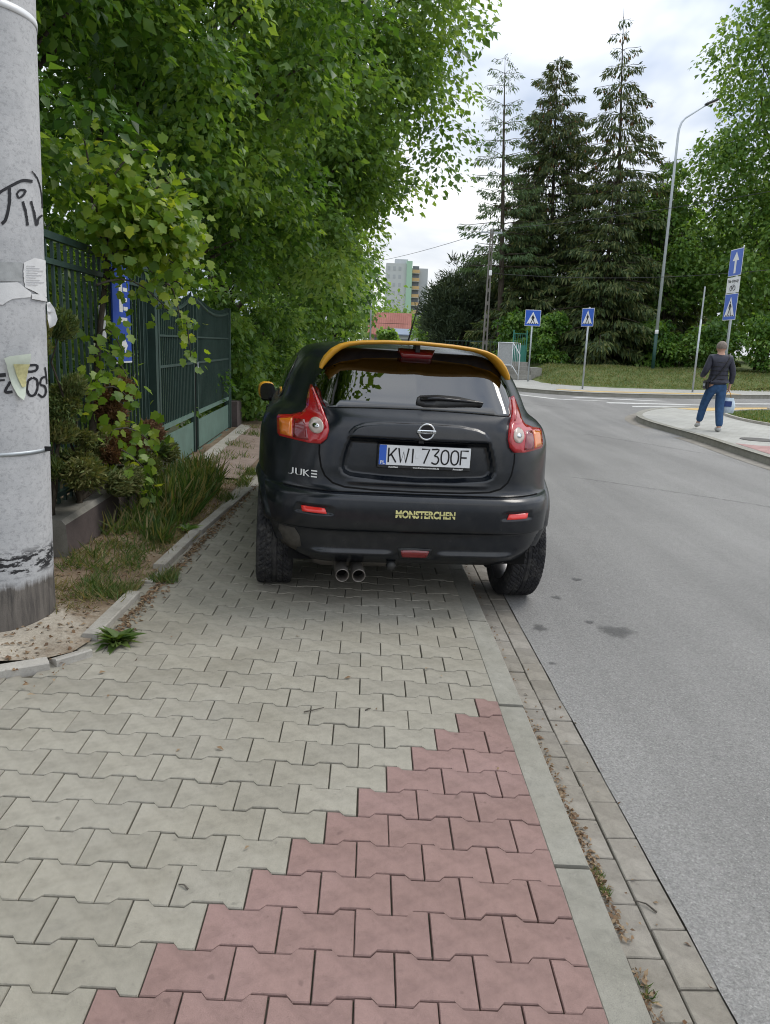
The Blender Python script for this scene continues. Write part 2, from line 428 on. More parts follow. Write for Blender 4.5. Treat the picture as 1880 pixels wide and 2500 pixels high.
class MB:
    def __init__(s): s.v = []; s.f = []; s.mi = []
    def add(s, vs, fs, mi=0):
        b = len(s.v); s.v += [tuple(v) for v in vs]
        for f in fs: s.f.append(tuple(i + b for i in f)); s.mi.append(mi)
        return s
    def box(s, c, size, rot=None, mi=0, bevel=0):
        x, y, z = size[0] / 2, size[1] / 2, size[2] / 2
        if bevel:
            b = min(bevel, x * .9, y * .9, z * .9); vs = []; fs = []
            bm = bmesh.new(); bmesh.ops.create_cube(bm, size=1)
            for v in bm.verts: v.co = Vector((v.co.x * 2 * x, v.co.y * 2 * y, v.co.z * 2 * z))
            bmesh.ops.bevel(bm, geom=list(bm.edges), offset=b, segments=1, affect='EDGES')
            bm.verts.index_update()
            vs = [v.co.copy() for v in bm.verts]; fs = [[v.index for v in f.verts] for f in bm.faces]; bm.free()
        else:
            vs = [Vector(p) for p in ((-x, -y, -z), (x, -y, -z), (x, y, -z), (-x, y, -z), (-x, -y, z), (x, -y, z), (x, y, z), (-x, y, z))]
            fs = [(3, 2, 1, 0), (4, 5, 6, 7), (0, 1, 5, 4), (1, 2, 6, 5), (2, 3, 7, 6), (3, 0, 4, 7)]
        if rot is not None:
            m = rot if isinstance(rot, Matrix) else Euler(rot).to_matrix()
            vs = [m @ v for v in vs]
        return s.add([v + Vector(c) for v in vs], fs, mi)
    def tube(s, pts, radii, n=8, cap=True, mi=0):
        pts = [Vector(p) for p in pts]
        if isinstance(radii, (int, float)): radii = [radii] * len(pts)
        b = len(s.v); prev = None
        for i, p in enumerate(pts):
            t = (pts[min(i + 1, len(pts) - 1)] - pts[max(i - 1, 0)])
            t = t.normalized() if t.length > 1e-9 else Vector((0, 0, 1))
            if prev is None:
                a = Vector((1, 0, 0)) if abs(t.x) < .8 else Vector((0, 1, 0))
                u = t.cross(a).normalized()
            else:
                u = (prev - t * prev.dot(t)).normalized()
            w = t.cross(u); prev = u
            for k in range(n):
                an = 2 * math.pi * k / n
                s.v.append(tuple(p + (u * math.cos(an) + w * math.sin(an)) * radii[i]))
        for i in range(len(pts) - 1):
            for k in range(n):
                a0 = b + i * n + k; a1 = b + i * n + (k + 1) % n
                s.f.append((a0, a1, a1 + n, a0 + n)); s.mi.append(mi)
        if cap:
            s.f.append(tuple(b + k for k in range(n - 1, -1, -1))); s.mi.append(mi)
            e0 = b + (len(pts) - 1) * n
            s.f.append(tuple(e0 + k for k in range(n))); s.mi.append(mi)
        return s
    def lathe(s, prof, n=24, axis='z', mi=0, close=False):
        b = len(s.v); m = len(prof)
        for k in range(n):
            an = 2 * math.pi * k / n; c, q = math.cos(an), math.sin(an)
            for (r, h) in prof:
                if axis == 'z': s.v.append((r * c, r * q, h))
                elif axis == 'x': s.v.append((h, r * c, r * q))
                else: s.v.append((r * c, h, r * q))
        for k in range(n):
            for j in range(m - 1 if not close else m):
                j2 = (j + 1) % m
                s.f.append((b + k * m + j, b + ((k + 1) % n) * m + j, b + ((k + 1) % n) * m + j2, b + k * m + j2)); s.mi.append(mi)
        return s
    def prism(s, poly, h0, h1, fn, mi=0):
        """poly: 2D outline, fn(u,v,h)->3D"""
        n = len(poly)
        vs = [fn(u, v, h0) for u, v in poly] + [fn(u, v, h1) for u, v in poly]
        fs = [tuple(range(n - 1, -1, -1)), tuple(range(n, 2 * n))] + [(i, (i + 1) % n, (i + 1) % n + n, i + n) for i in range(n)]
        return s.add(vs, fs, mi)
    def mesh(s, name='mesh'):
        me = bpy.data.meshes.new(name); me.from_pydata(s.v, [], s.f)
        if any(s.mi): me.polygons.foreach_set('material_index', s.mi)
        me.update(); return me
    def build(s, name, mat, parent=None, smooth=False, fix=False):
        me = s.mesh(name)
        if fix:
            bm = bmesh.new(); bm.from_mesh(me); bmesh.ops.recalc_face_normals(bm, faces=bm.faces); bm.to_mesh(me); bm.free()
        return link_obj(name, me, mat, parent, smooth)

def np_mesh(name, V, F, rnd=None, smooth=False):
    """fast mesh from arrays; F is (n,k) faces of equal size"""
    me = bpy.data.meshes.new(name)
    V = np.ascontiguousarray(V, dtype=np.float32); F = np.ascontiguousarray(F, dtype=np.int32)
    me.vertices.add(len(V)); me.vertices.foreach_set('co', V.ravel())
    k = F.shape[1]
    me.loops.add(F.size); me.loops.foreach_set('vertex_index', F.ravel())
    me.polygons.add(len(F)); me.polygons.foreach_set('loop_start', np.arange(0, F.size, k, dtype=np.int32))
    if rnd is not None:
        a = me.attributes.new('rnd', 'FLOAT', 'POINT'); a.data.foreach_set('value', np.ascontiguousarray(rnd, dtype=np.float32))
    me.update(calc_edges=True)
    if smooth: me.polygons.foreach_set('use_smooth', np.ones(len(F), dtype=bool))
    return me

def nrm(a): return a / np.maximum(np.linalg.norm(a, axis=-1, keepdims=True), 1e-9)

LEAF_T = np.array([(0, 0, 0), (-.30, .42, .07), (0, .45, -.02), (.30, .42, .07), (0, 1.0, -.10), (-.2, .78, .03), (.2, .78, .03)], float)
LEAF_F = np.array([(0, 2, 1, 1), (0, 3, 2, 2)])
def leaf_mesh(name, pos, nor, dr, size, rnd, shape='leaf', width=1.0):
    """leaves as folded two-quad blades: verts base, left, tip, right (+mid)"""
    N = len(pos)
    d = nrm(dr); n = nor - (nor * d).sum(1, keepdims=True) * d; n = nrm(n); x = np.cross(d, n)
    s = size[:, None]
    if shape == 'leaf':
        T = [(0, 0, 0), (-.31 * width, .45, .08), (0, 1.0, -.14), (.31 * width, .45, .08)]
        F = [(0, 3, 2, 1)]
        T = [(0, 0, 0), (-.33 * width, .42, .09), (0, .5, 0.0), (.33 * width, .42, .09), (0, 1.0, -.16)]
        F = [(0, 2, 4, 1), (0, 3, 4, 2)]
    elif shape == 'spray':
        T = [(0, 0, 0), (-.22 * width, .5, 0), (0, 1.0, -.08), (.22 * width, .5, 0)]
        F = [(0, 3, 2, 1)]
    elif shape == 'blade':
        T = [(-.035 * width, 0, 0), (.035 * width, 0, 0), (.028 * width, .55, .06), (-.028 * width, .55, .06), (.004, 1.0, -.06), (-.004, 1.0, -.06)]
        F = [(0, 1, 2, 3), (3, 2, 4, 5)]
    K = len(T)
    V = np.empty((N, K, 3))
    for i, (a, b, c) in enumerate(T):
        V[:, i] = pos + s * (a * x + b * d + c * n)
    F = np.array(F)
    FF = (np.arange(N)[:, None, None] * K + F[None]).reshape(-1, F.shape[1])
    return np_mesh(name, V.reshape(-1, 3), FF, np.repeat(rnd, K))

def text_mesh(txt, size, fn, mat, name, parent=None, bold=0.0, sx=1.0, spacing=1.0, thick=.0):
    """text laid out by fn(u,v)->3D, centred on 0,0"""
    cu = bpy.data.curves.new('lettering', 'FONT'); cu.body = txt; cu.size = size; cu.align_x = 'CENTER'; cu.align_y = 'CENTER'
    cu.offset = bold; cu.space_character = spacing; cu.resolution_u = 4; cu.fill_mode = 'FRONT' if hasattr(cu, 'fill_mode') else cu.fill_mode
    to = bpy.data.objects.new('lettering_tmp', cu); COL.objects.link(to)
    dg = bpy.context.evaluated_depsgraph_get()
    me = bpy.data.meshes.new_from_object(to.evaluated_get(dg))
    bpy.data.objects.remove(to); bpy.data.curves.remove(cu)
    for v in me.vertices: v.co = fn(v.co.x * sx, v.co.y)
    return link_obj(name, me, mat, parent)

def stroke(mb, pts, w, fn, mi=0):
    """flat brush stroke along 2D points mapped by fn(u,v)"""
    P = [Vector((p[0], p[1])) for p in pts]
    L, Rr = [], []
    for i, p in enumerate(P):
        t = P[min(i + 1, len(P) - 1)] - P[max(i - 1, 0)]
        t = t.normalized() if t.length else Vector((1, 0)); q = Vector((-t.y, t.x))
        wi = (w[i] if isinstance(w, (list, tuple)) else w) / 2
        L.append(p + q * wi); Rr.append(p - q * wi)
    vs = [fn(*p) for p in L] + [fn(*p) for p in Rr]; n = len(P)
    mb.add(vs, [(n + i, n + i + 1, i + 1, i) for i in range(n - 1)], mi)

def densify(pts, step, closed=False):
    out = []; n = len(pts)
    for i in range(n if closed else n - 1):
        a = Vector(pts[i]); b = Vector(pts[(i + 1) % n]); k = max(1, int((b - a).length / step))
        for j in range(k): out.append(tuple(a.lerp(b, j / k)))
    if not closed: out.append(tuple(pts[-1]))
    return out

def smooth_curve(pts, n=8, closed=False):
    P = [Vector(p) for p in pts]; m = len(P); out = []
    for i in range(m if closed else m - 1):
        p0 = P[(i - 1) % m] if closed else P[max(i - 1, 0)]; p1 = P[i]; p2 = P[(i + 1) % m]
        p3 = P[(i + 2) % m] if closed else P[min(i + 2, m - 1)]
        for j in range(n):
            t = j / n
            out.append(.5 * ((2 * p1) + (p2 - p0) * t + (2 * p0 - 5 * p1 + 4 * p2 - p3) * t * t + (3 * p1 - p0 - 3 * p2 + p3) * t ** 3))
    if not closed: out.append(P[-1])
    return out

# ------------------------------------------------------------------ terrain functions
def zt(y):
    return .018 * max(0.0, min(y, 70.0) - 15.0)
def zs(x, y):
    v = max(-.5, min(y - 1.437, 2.67))
    return .0534 - .0282 * (x + .595) + .0342 * v - .0064 * v * v + zt(y)
def skew(x, y):
    return x - .0066 * (y - 1.44)

# ================================================================== SETTING
def sheet(name, outline, zf, mat, res=None, kind='structure', off=0.0):
    """flat polygon sheet following height zf(x,y)"""
    pts = densify(outline, res or 2.0, True)
    xs = [p[0] for p in pts]; ys = [p[1] for p in pts]
    vs = [Vector((p[0], p[1])) for p in pts]; nb = len(vs)
    if res:
        x = min(xs)
        gx = np.arange(min(xs) + res * .5, max(xs), res); gy = np.arange(min(ys) + res * .5, max(ys), res)
        if len(gx) * len(gy) < 40000:
            for a in gx:
                for b in gy: vs.append(Vector((a, b)))
    ed = [(i, (i + 1) % nb) for i in range(nb)]
    v2, _, f2, *_ = delaunay_2d_cdt(vs, ed, [list(range(nb))], 1, 1e-5)
    me = bpy.data.meshes.new(name)
    me.from_pydata([(p.x, p.y, zf(p.x, p.y) + off) for p in v2], [], [tuple(f) for f in f2]); me.update()
    bm = bmesh.new(); bm.from_mesh(me)
    for f in bm.faces:
        if f.normal.z < 0: f.normal_flip()
    bm.to_mesh(me); bm.free()
    o = link_obj(name, me, mat)
    if kind: o['kind'] = kind
    return o

# ground out to the horizon
g = MB(); ys = [-40, 0, 15, 30, 50, 70, 150, 400, 1500]; xs = [-1500, -300, -60, -20, -8, 0, 20, 60, 300, 1500]
gv = [(x, y, zt(y) - .06) for y in ys for x in xs]
g.add(gv, [(j * 10 + i, j * 10 + i + 1, (j + 1) * 10 + i + 1, (j + 1) * 10 + i) for j in range(8) for i in range(9)])
tag(g.build('ground', M_GROUND), kind='structure')

# road: one asphalt sheet (main road and the side street)
road_e = [(.93, -8)] + [(.9238 + .0035 * math.sin(i * 2.7) * math.sin(i * .9) - .0066 * (-7.4 + i * .23), -6 + i * .23) for i in range(180)] + [(.70, 40), (.3, 140)]
road = sheet('road', road_e + [(5.2, 140), (5.0, 40), (14, 34), (46, 46), (46, -8)], lambda x, y: zt(y) + .004, M_ASPH, 3.0)

# oil and damp spots on the asphalt: parts of the road
def m_oil():
    q = NT('oil_stain'); w = q.coord('World'); at = q.n('ShaderNodeAttribute'); at.attribute_name = 'rnd'
    f = q.mth('ADD', at.outputs['Fac'], q.mth('MULTIPLY', q.mth('SUBTRACT', q.noise(w, 22, 5, .65), .5), .9))
    al = q.ramp(f, [(.32, 0.0), (.75, .62)])
    q.set((.10, .098, .095), .7, .35); q.l(al, q.b.inputs['Alpha']); return q.m
M_OIL = m_oil()
for (x, y, a, b) in [(1.45, 4.08, .13, .12), (1.01, 4.1, .055, .07), (1.33, 4.22, .045, .035), (1.48, 5.07, .05, .05), (1.24, 4.66, .045, .045), (.965, 3.6, .03, .02)]:
    vv = [(x, y, .0085)]; rn = [1.0]
    for ring_, rv in ((.55, .62), (1.15, 0.0)):
        for k in range(20):
            an = 2 * math.pi * k / 20; rr = ring_ * (1 + .16 * math.sin(3 * an + x * 9) + .1 * math.sin(5 * an + y * 7))
            vv.append((x + a * rr * math.cos(an), y + b * rr * math.sin(an), .0085)); rn.append(rv)
    ff = [(0, 1 + k, 1 + (k + 1) % 20) for k in range(20)] + [(1 + k, 21 + k, 21 + (k + 1) % 20, 1 + (k + 1) % 20) for k in range(20)]
    me = bpy.data.meshes.new('oil_spot'); me.from_pydata(vv, [], ff); me.update()
    at_ = me.attributes.new('rnd', 'FLOAT', 'POINT'); at_.data.foreach_set('value', np.array(rn, dtype=np.float32))
    link_obj('oil_spot', me, M_OIL, road)

def tar_seam(pts, w):
    C = [Vector(p) for p in smooth_curve([(x, y, 0) for x, y in pts], 10)]; vv = []; rn = []; ff = []
    for i, p in enumerate(C):
        t = (C[min(i + 1, len(C) - 1)] - C[max(i - 1, 0)]).normalized(); q = Vector((-t.y, t.x, 0)); e_ = min(1, min(i, len(C) - 1 - i) / 6)
        for o_, v_ in ((-w, 0), (0, .50 * e_), (w, 0)): c = p + q * o_; vv.append((c.x, c.y, zt(c.y) + .0085)); rn.append(v_)
    for i in range(len(C) - 1):
        for k in (0, 1): ff.append((i * 3 + k, i * 3 + k + 1, i * 3 + k + 4, i * 3 + k + 3))
    me = bpy.data.meshes.new('tar_seam'); me.from_pydata(vv, [], ff); me.update()
    at_ = me.attributes.new('rnd', 'FLOAT', 'POINT'); at_.data.foreach_set('value', np.array(rn, dtype=np.float32)); link_obj('tar_seam', me, M_OIL, road)
tar_seam([(2.2, 9.8), (3.2, 9.0), (4.6, 7.6), (6.2, 5.2)], .10)
tar_seam([(2.4, 17.5), (3.6, 15.8), (5.0, 13.4), (5.9, 11.5)], .12)
tar_seam([(3.2, 23.5), (4.6, 21.0), (6.2, 19.4)], .12)

# -------- sidewalk under the camera: bedding sheet with pavers as parts
SW_L = -1.30
bed = sheet('sidewalk', [(.60, -1.5), (.60, 14), (-1.30, 14), (-1.30, 3.3), (-3.2, 2.9), (-3.2, -1.5)], lambda x, y: zs(x, y) - .011, M_JOINT, .6)

def paver_outline(x0, x1):
    """bone-shaped paver between joints x0..x1 (units of 0.2 m pitch about its own centre at 0)"""
    c, t = .0705 + .0095 - .0023, .0705 - .0095 - .0023
    full = [(-.1, c), (-.057, c), (-.041, t), (.041, t), (.057, c), (.1, c)]
    g_ = .0019
    pts = []
    def at(x):
        for (a, b) in zip(full, full[1:]):
            if a[0] - 1e-9 <= x <= b[0] + 1e-9:
                return a[1] + (b[1] - a[1]) * (x - a[0]) / max(b[0] - a[0], 1e-9)
        return c
    top = [(x0 + g_, at(x0))] + [p for p in full if x0 + .004 < p[0] < x1 - .004] + [(x1 - g_, at(x1))]
    return top + [(x, -y) for x, y in reversed(top)]

def paver_geo(x0, x1, th=.03):
    o = paver_outline(x0, x1); n = len(o)
    cxm = (x0 + x1) / 2
    ins = [(cxm + (x - cxm) * (1 - .0022 / (abs(x1 - x0) / 2)), y * (1 - .0022 / .07)) for x, y in o]
    vs = [(x, y, 0) for x, y in ins] + [(x, y, -.003) for x, y in o] + [(x, y, -th) for x, y in o]
    fs = [tuple(range(n - 1, -1, -1))]
    for ring in (0, n):
        fs += [(ring + i, ring + (i + 1) % n, ring + n + (i + 1) % n, ring + n + i) for i in range(n)]
    return vs, fs
pg_full = paver_geo(-.1, .1); pg_l = paver_geo(-.1, 0); pg_r = paver_geo(0, .1)
def geo_mesh(name, geo, mats):
    me = bpy.data.meshes.new(name); me.from_pydata(geo[0], [], geo[1]); me.update()
    me.materials.append(mats); return me
PV = {(s, c): geo_mesh('paver', geo, m) for s, geo in (('f', pg_full), ('l', pg_l), ('r', pg_r)) for c, m in (('g', M_PAVE), ('r', M_PAVE_R))}
cand = []
for r in range(-16, 82):
    yc = 1.437 + r * .141
    half = (r % 2 == 1)
    left = -12 if yc < 3.12 else (-4 if yc < 14 else -4)
    us = np.arange(left + (.5 if half else 0), 6.0, 1.0)
    for u in us:
        u1 = min(u + 1, 6.0)
        shp = 'f' if u1 - u > .9 else 'l'
        red = u >= r / 2 - .01 and r <= 11
        xc = -.595 + (u + .5) * .2
        if yc > 3.10 and xc < -1.36: continue
        cand.append((yc, xc, shp, 'r' if red else 'g', r))
vis = [c for c in cand if c[0] > 1.36]
def screen_ok(c):
    # within the picture's width on the ground (rough wedge), so that the 300 nearest seen ones are built singly
    return c[1] > -.53 * c[0] - .12
near = sorted([c for c in vis if screen_ok(c)], key=lambda c: c[0])[:300]
near_set = set(near)
def pv_matrix(c):
    yc, xc, shp, colr, r = c
    x = skew(xc, yc)
    rr = random.Random(int(yc * 1000) * 7919 + int(xc * 1000))
    zc_ = zs(x, yc) + rr.uniform(-.0025, .0022)
    sx_ = -.0282 + rr.uniform(-.006, .006); sy_ = (zs(x, yc + .05) - zs(x, yc - .05)) / .1 + rr.uniform(-.008, .008)
    return Matrix.Translation((x + rr.uniform(-.001, .001), yc + rr.uniform(-.001, .001), zc_)) @ Euler((math.atan(sy_), -math.atan(sx_), rr.uniform(-.006, .006))).to_matrix().to_4x4()
for c in near:
    o = bpy.data.objects.new('paver', PV[(c[2], c[3])]); COL.objects.link(o)
    o.parent = bed; o.matrix_world = pv_matrix(c)
for colr, mt in (('g', M_PAVE_S), ('r', M_PAVE_RS)):
    V, F, rn = [], [], []
    for c in cand:
        if c in near_set or c[3] != colr: continue
        gv_, gf = {'f': pg_full, 'l': pg_l}[c[2]]
        m = pv_matrix(c); b = len(V); q = random.random()
        V += [tuple(m @ Vector(v)) for v in gv_]; F += [tuple(i + b for i in f) for f in gf]; rn += [q] * len(gv_)
    me = bpy.data.meshes.new('paving'); me.from_pydata(V, [], F); me.update()
    a = me.attributes.new('rnd', 'FLOAT', 'POINT'); a.data.foreach_set('value', np.array(rn, dtype=np.float32))
    o = link_obj('paving', me, mt, bed); o['kind'] = 'stuff'

# far stretch of the same sidewalk
tag(sheet('far_sidewalk', [(.56, 14), (.5, 40), (.4, 120), (-1.3, 120), (-1.3, 14)], lambda x, y: zs(x, y) - .004, M_FPAVE, 4.0), kind='structure')

# -------- kerb stones and gutter setts along the road
kerb = empty('kerb'); kerb['kind'] = 'structure'
yk = -1.02
while yk < 40:
    Lk = 1.0 if yk < 16 else 4.0
    a, b = yk + .003, yk + Lk - .004
    mb = MB(); dj = random.uniform(-.003, .003)
    prof = [(.603, -.2), (.603, -.004), (.607, 0), (.709, -.003), (.716, -.012), (.718, -.2)]
    for y in (a, b):
        for (px, pz) in prof: mb.v.append((skew(px, y) + dj * .5, y, zs(.65, y) + pz + dj))
    n = len(prof)
    for i in range(n): mb.f.append((i, (i + 1) % n, (i + 1) % n + n, i + n)); mb.mi.append(0)
    mb.f += [tuple(range(n - 1, -1, -1)), tuple(range(n, 2 * n))]; mb.mi += [0, 0]
    mb.build('kerb_stone', M_KERB, kerb, fix=True)
    yk += Lk + .012
gut = empty('gutter'); gut['kind'] = 'structure'
mb = MB(); gy_ = np.arange(-2, 45, .5)
mb.add([(skew(x, y), y, zt(y) - (.014 if x < .8 else .005)) for y in gy_ for x in (.71, .960)], [(2 * i, 2 * i + 1, 2 * i + 3, 2 * i + 2) for i in range(len(gy_) - 1)])
mb.build('mortar_bed', M_JOINT, gut)
sett = MB(); sett.box((0, 0, -.014), (.0995, .196, .028), bevel=.003); sett_me = sett.mesh('sett'); sett_me.materials.append(M_GUT)
for row, (x0, off) in enumerate(((.770, 0.0), (.8735, .1))):
    y = -.6 + off
    while y < 13:
        o = bpy.data.objects.new('sett', sett_me); COL.objects.link(o); o.parent = gut
        o.location = (skew(x0, y) + random.uniform(-.001, .001), y, .0005 + random.uniform(-.003, .002))
        o.rotation_euler = (random.uniform(-.012, .012), random.uniform(-.015, .015) + (.02 if row == 0 else 0), random.uniform(-.008, .008))
        y += .2
mb = MB(); gy_ = np.arange(13, 45, 1.0)
mb.add([(skew(x, y), y, zt(y) - .0) for y in gy_ for x in (.72, .925)], [(2 * i, 2 * i + 1, 2 * i + 3, 2 * i + 2) for i in range(len(gy_) - 1)])
mb.build('far_setts', M_GUT, gut)

# -------- left verge: soil, sand at the pole, edging stones
def zv(x, y):
    base = zs(max(x, -1.6), y)
    d = min(1, max(0, (-1.33 - x) / .25))
    return base + .012 + .018 * d + .012 * d * math.sin(x * 9.1 + y * 3.3) * math.sin(y * 5.7 + x * 2.0) + .035 * min(1, max(0, (-1.5 - x) / .3)) * min(1, max(0, (y - 4.0) / .8))
verge = sheet('verge', [(-1.30, 3.43), (-1.30, 7.5), (-1.30, 13.9), (-2.9, 13.9), (-2.9, 2.80), (-2.45, 2.89), (-1.6, 3.10), (-1.40, 3.22), (-1.33, 3.30)], zv, M_SOIL, .09)
edging = empty('edging'); edging['kind'] = 'structure'
def edge_stone(p, q, w=.075, up_=.035, tilt=0):
    p = Vector(p); q = Vector(q); t = (q - p); L = t.length; t.normalize(); nrm_ = Vector((-t.y, t.x))
    mb = MB(); prof = [(0, -.15), (0, up_ - .006), (.006, up_), (w - .006, up_ + tilt), (w, up_ + tilt - .006), (w, -.15)]
    for e_ in (p, q):
        for a, b in prof:
            c = e_ + nrm_ * a; mb.v.append((c.x, c.y, zs(max(e_.x, -1.6), e_.y) + b))
    n = 6
    for i in range(n): mb.f.append((i, (i + 1) % n, (i + 1) % n + n, i + n)); mb.mi.append(0)
    mb.f += [tuple(range(n - 1, -1, -1)), tuple(range(n, 2 * n))]; mb.mi += [0, 0]
    mb.build('edging_stone', M_EDGE, edging, fix=True)
edge_stone((-1.40, 3.19), (-1.585, 3.075)); edge_stone((-1.59, 3.073), (-2.45, 2.86)); edge_stone((-2.46, 2.858), (-3.2, 2.72))
edge_stone((-1.285, 3.33), (-1.395, 3.20), .07, .02, .015)
edge_stone((-1.275, 3.47), (-1.262, 4.12)); edge_stone((-1.262, 4.35), (-1.245, 4.43), up_=.015); edge_stone((-1.255, 4.62), (-1.235, 5.52), up_=.045); edge_stone((-1.23, 5.56), (-1.18, 6.5), up_=.04); edge_stone((-1.18, 6.52), (-1.13, 7.4), up_=.03)
edge_stone((-1.13, 7.42), (-1.12, 8.4), up_=.01); edge_stone((-1.12, 8.42), (-1.12, 9.4), up_=.01); edge_stone((-1.12, 9.42), (-1.13, 11.9), up_=.02)
# concrete sill along the gate
tag(sheet('gate_apron', [(-1.34, 7.8), (-1.34, 12.2), (-2.05, 12.2), (-1.95, 7.6)], lambda x, y: zv(x, y) + .02, mat_concrete('apron_paving', (.30, .235, .20), (.20, .15, .125), objrand=0, space='World'), .4), kind='structure')
mb = MB()
mb.add([(-1.86, 7.35, .10), (-1.76, 7.35, .10), (-2.02, 12.3, .10), (-1.90, 12.3, .10), (-1.88, 7.35, .235), (-1.76, 7.35, .215), (-2.06, 12.3, .235), (-1.90, 12.3, .215)],
       [(0, 1, 5, 4), (1, 3, 7, 5), (4, 5, 7, 6), (2, 0, 4, 6), (3, 2, 6, 7)])
tag(mb.build('gate_sill', M_EDGE, fix=True), kind='structure')

# -------- right corner: raised pavement with kerb, lawn, red paving, crossing
isl_k = [(6.05, 2.0), (6.03, 8.0), (6.02, 11.25), (6.20, 14.3), (6.10, 16.5), (6.25, 17.8), (6.78, 19.0), (7.62, 20.05), (8.9, 20.75), (11.5, 21.7), (16, 23.6), (30, 29.5)]
isl_kc = [(p.x, p.y) for p in smooth_curve(isl_k, 5)]
def isl_h(x, y):
    return zt(y) + .12 - (.09 if (x - 9.5) ** 2 + (y - 21) ** 2 < 3.5 else 0)
corner = sheet('corner_sidewalk', isl_kc + [(40, 29.5), (40, 2.0)], lambda x, y: zt(y) + .12, M_FPAVE, 2.0)
ck = empty('corner_kerb'); ck['kind'] = 'structure'
for i in range(0, len(isl_kc) - 1):
    a = Vector(isl_kc[i]); b = Vector(isl_kc[i + 1]); t = (b - a).normalized(); nn_ = Vector((-t.y, t.x))
    mb = MB(); prof = [(.0, -.1), (.0, .126), (.03, .132), (.14, .126), (.15, -.1)] if False else [(.02, -.1), (.0, .118), (.02, .128), (-.13, .128), (-.14, -.1)]
    e1 = a.lerp(b, .004); e2 = b
    for e_ in (e1, e2):
        for o_, h in prof:
            c = e_ + nn_ * o_; mb.v.append((c.x, c.y, zt(c.y) + h))
    n = 5
    for k in range(n): mb.f.append((k, (k + 1) % n, (k + 1) % n + n, k + n)); mb.mi.append(0)
    mb.f += [tuple(range(n - 1, -1, -1)), tuple(range(n, 2 * n))]; mb.mi += [0, 0]
    mb.build('kerb_stone', M_KERB, ck, fix=True)
# darker gutter strip at the corner kerb foot
gs_ = [Vector(p) for p in isl_kc[4:36]]
mb = MB(); vs_ = []
for i, p in enumerate(gs_):
    t = (gs_[min(i + 1, len(gs_) - 1)] - gs_[max(i - 1, 0)]).normalized(); q = Vector((-t.y, t.x))
    for o_ in (.02, .26): c = p + q * o_; vs_.append((c.x, c.y, zt(c.y) + .008))
mb.add(vs_, [(2 * i, 2 * i + 2, 2 * i + 3, 2 * i + 1) for i in range(len(gs_) - 1)]); tag(mb.build('corner_gutter', M_GUT, fix=True), kind='structure')
tag(sheet('red_paving', [(6.175, 9.0), (6.18, 11.2), (6.32, 13.0), (6.6, 12.75), (12, 12.2), (12, 9.0)], lambda x, y: zt(y) + .125, M_FPAVER, 2.0), kind='structure')
tag(sheet('tactile_paving', [(8.05, 20.0), (9.0, 20.55), (11.4, 21.45), (15.8, 23.2), (15.9, 22.7), (11.7, 20.9), (9.6, 20.15), (8.6, 19.6)], lambda x, y: zt(y) + .125, M_TACT, 1.0), kind='structure')
lawn_b = [(p.x, p.y) for p in smooth_curve([(40, 13.2), (11, 14.2), (9.2, 15.7), (8.72, 16.7), (8.62, 17.7), (8.82, 18.8), (9.5, 19.6), (10.8, 20.3), (14, 21.6), (40, 27)], 6)]
lawn = sheet('lawn', lawn_b, lambda x, y: zt(y) + .15, M_LAWN, 1.2)
mb = MB(); lb = [Vector(p) for p in lawn_b]
for i in range(len(lb)):
    t = (lb[min(i + 1, len(lb) - 1)] - lb[max(i - 1, 0)]).normalized(); q = Vector((-t.y, t.x))
    for o_, h in ((0, .12), (0, .175), (.07, .175), (.07, .1)):
        c = lb[i] + q * o_; mb.v.append((c.x, c.y, zt(c.y) + h))
for i in range(len(lb) - 1):
    for k in range(3): mb.f.append((i * 4 + k, i * 4 + k + 1, i * 4 + k + 5, i * 4 + k + 4)); mb.mi.append(0)
tag(mb.build('lawn_edging', M_EDGE, fix=True), kind='structure')
mh = MB(); mh.lathe([(0, .006), (.26, .006), (.30, .002), (.30, -.01)], 20); o = mh.build('manhole_cover', mat_plain('cast_iron', (.12, .115, .11), .6, .4, .5)); o.location = (7.07, 13.72, .128)
tag(o, 'round dark manhole cover in the pavement near the red paving', 'manhole')
# crossing stripes over the side street
def road_patch(pts, name='crossing_stripe', m=M_ZEBRA, h=.009):
    mb = MB(); mb.add([(x, y, zt(y) + h) for x, y in pts], [tuple(range(len(pts)))]); o = mb.build(name, m, road, fix=True); return o
road_patch([(4.55, 24.55), (5.55, 23.15), (7.2, 23.05), (7.2, 23.2), (5.75, 23.35), (4.85, 24.6)])
road_patch([(6.3, 24.1), (8.9, 23.75), (9.3, 23.95), (6.6, 24.4)])
road_patch([(7.35, 21.35), (9.15, 21.85), (9.3, 22.15), (7.45, 21.7)])
road_patch([(7.0, 22.35), (9.9, 22.75), (10.1, 23.05), (7.0, 22.75)])
road_patch([(11.2, 23.6), (14.5, 24.7), (14.5, 25.0), (11.2, 23.95)])
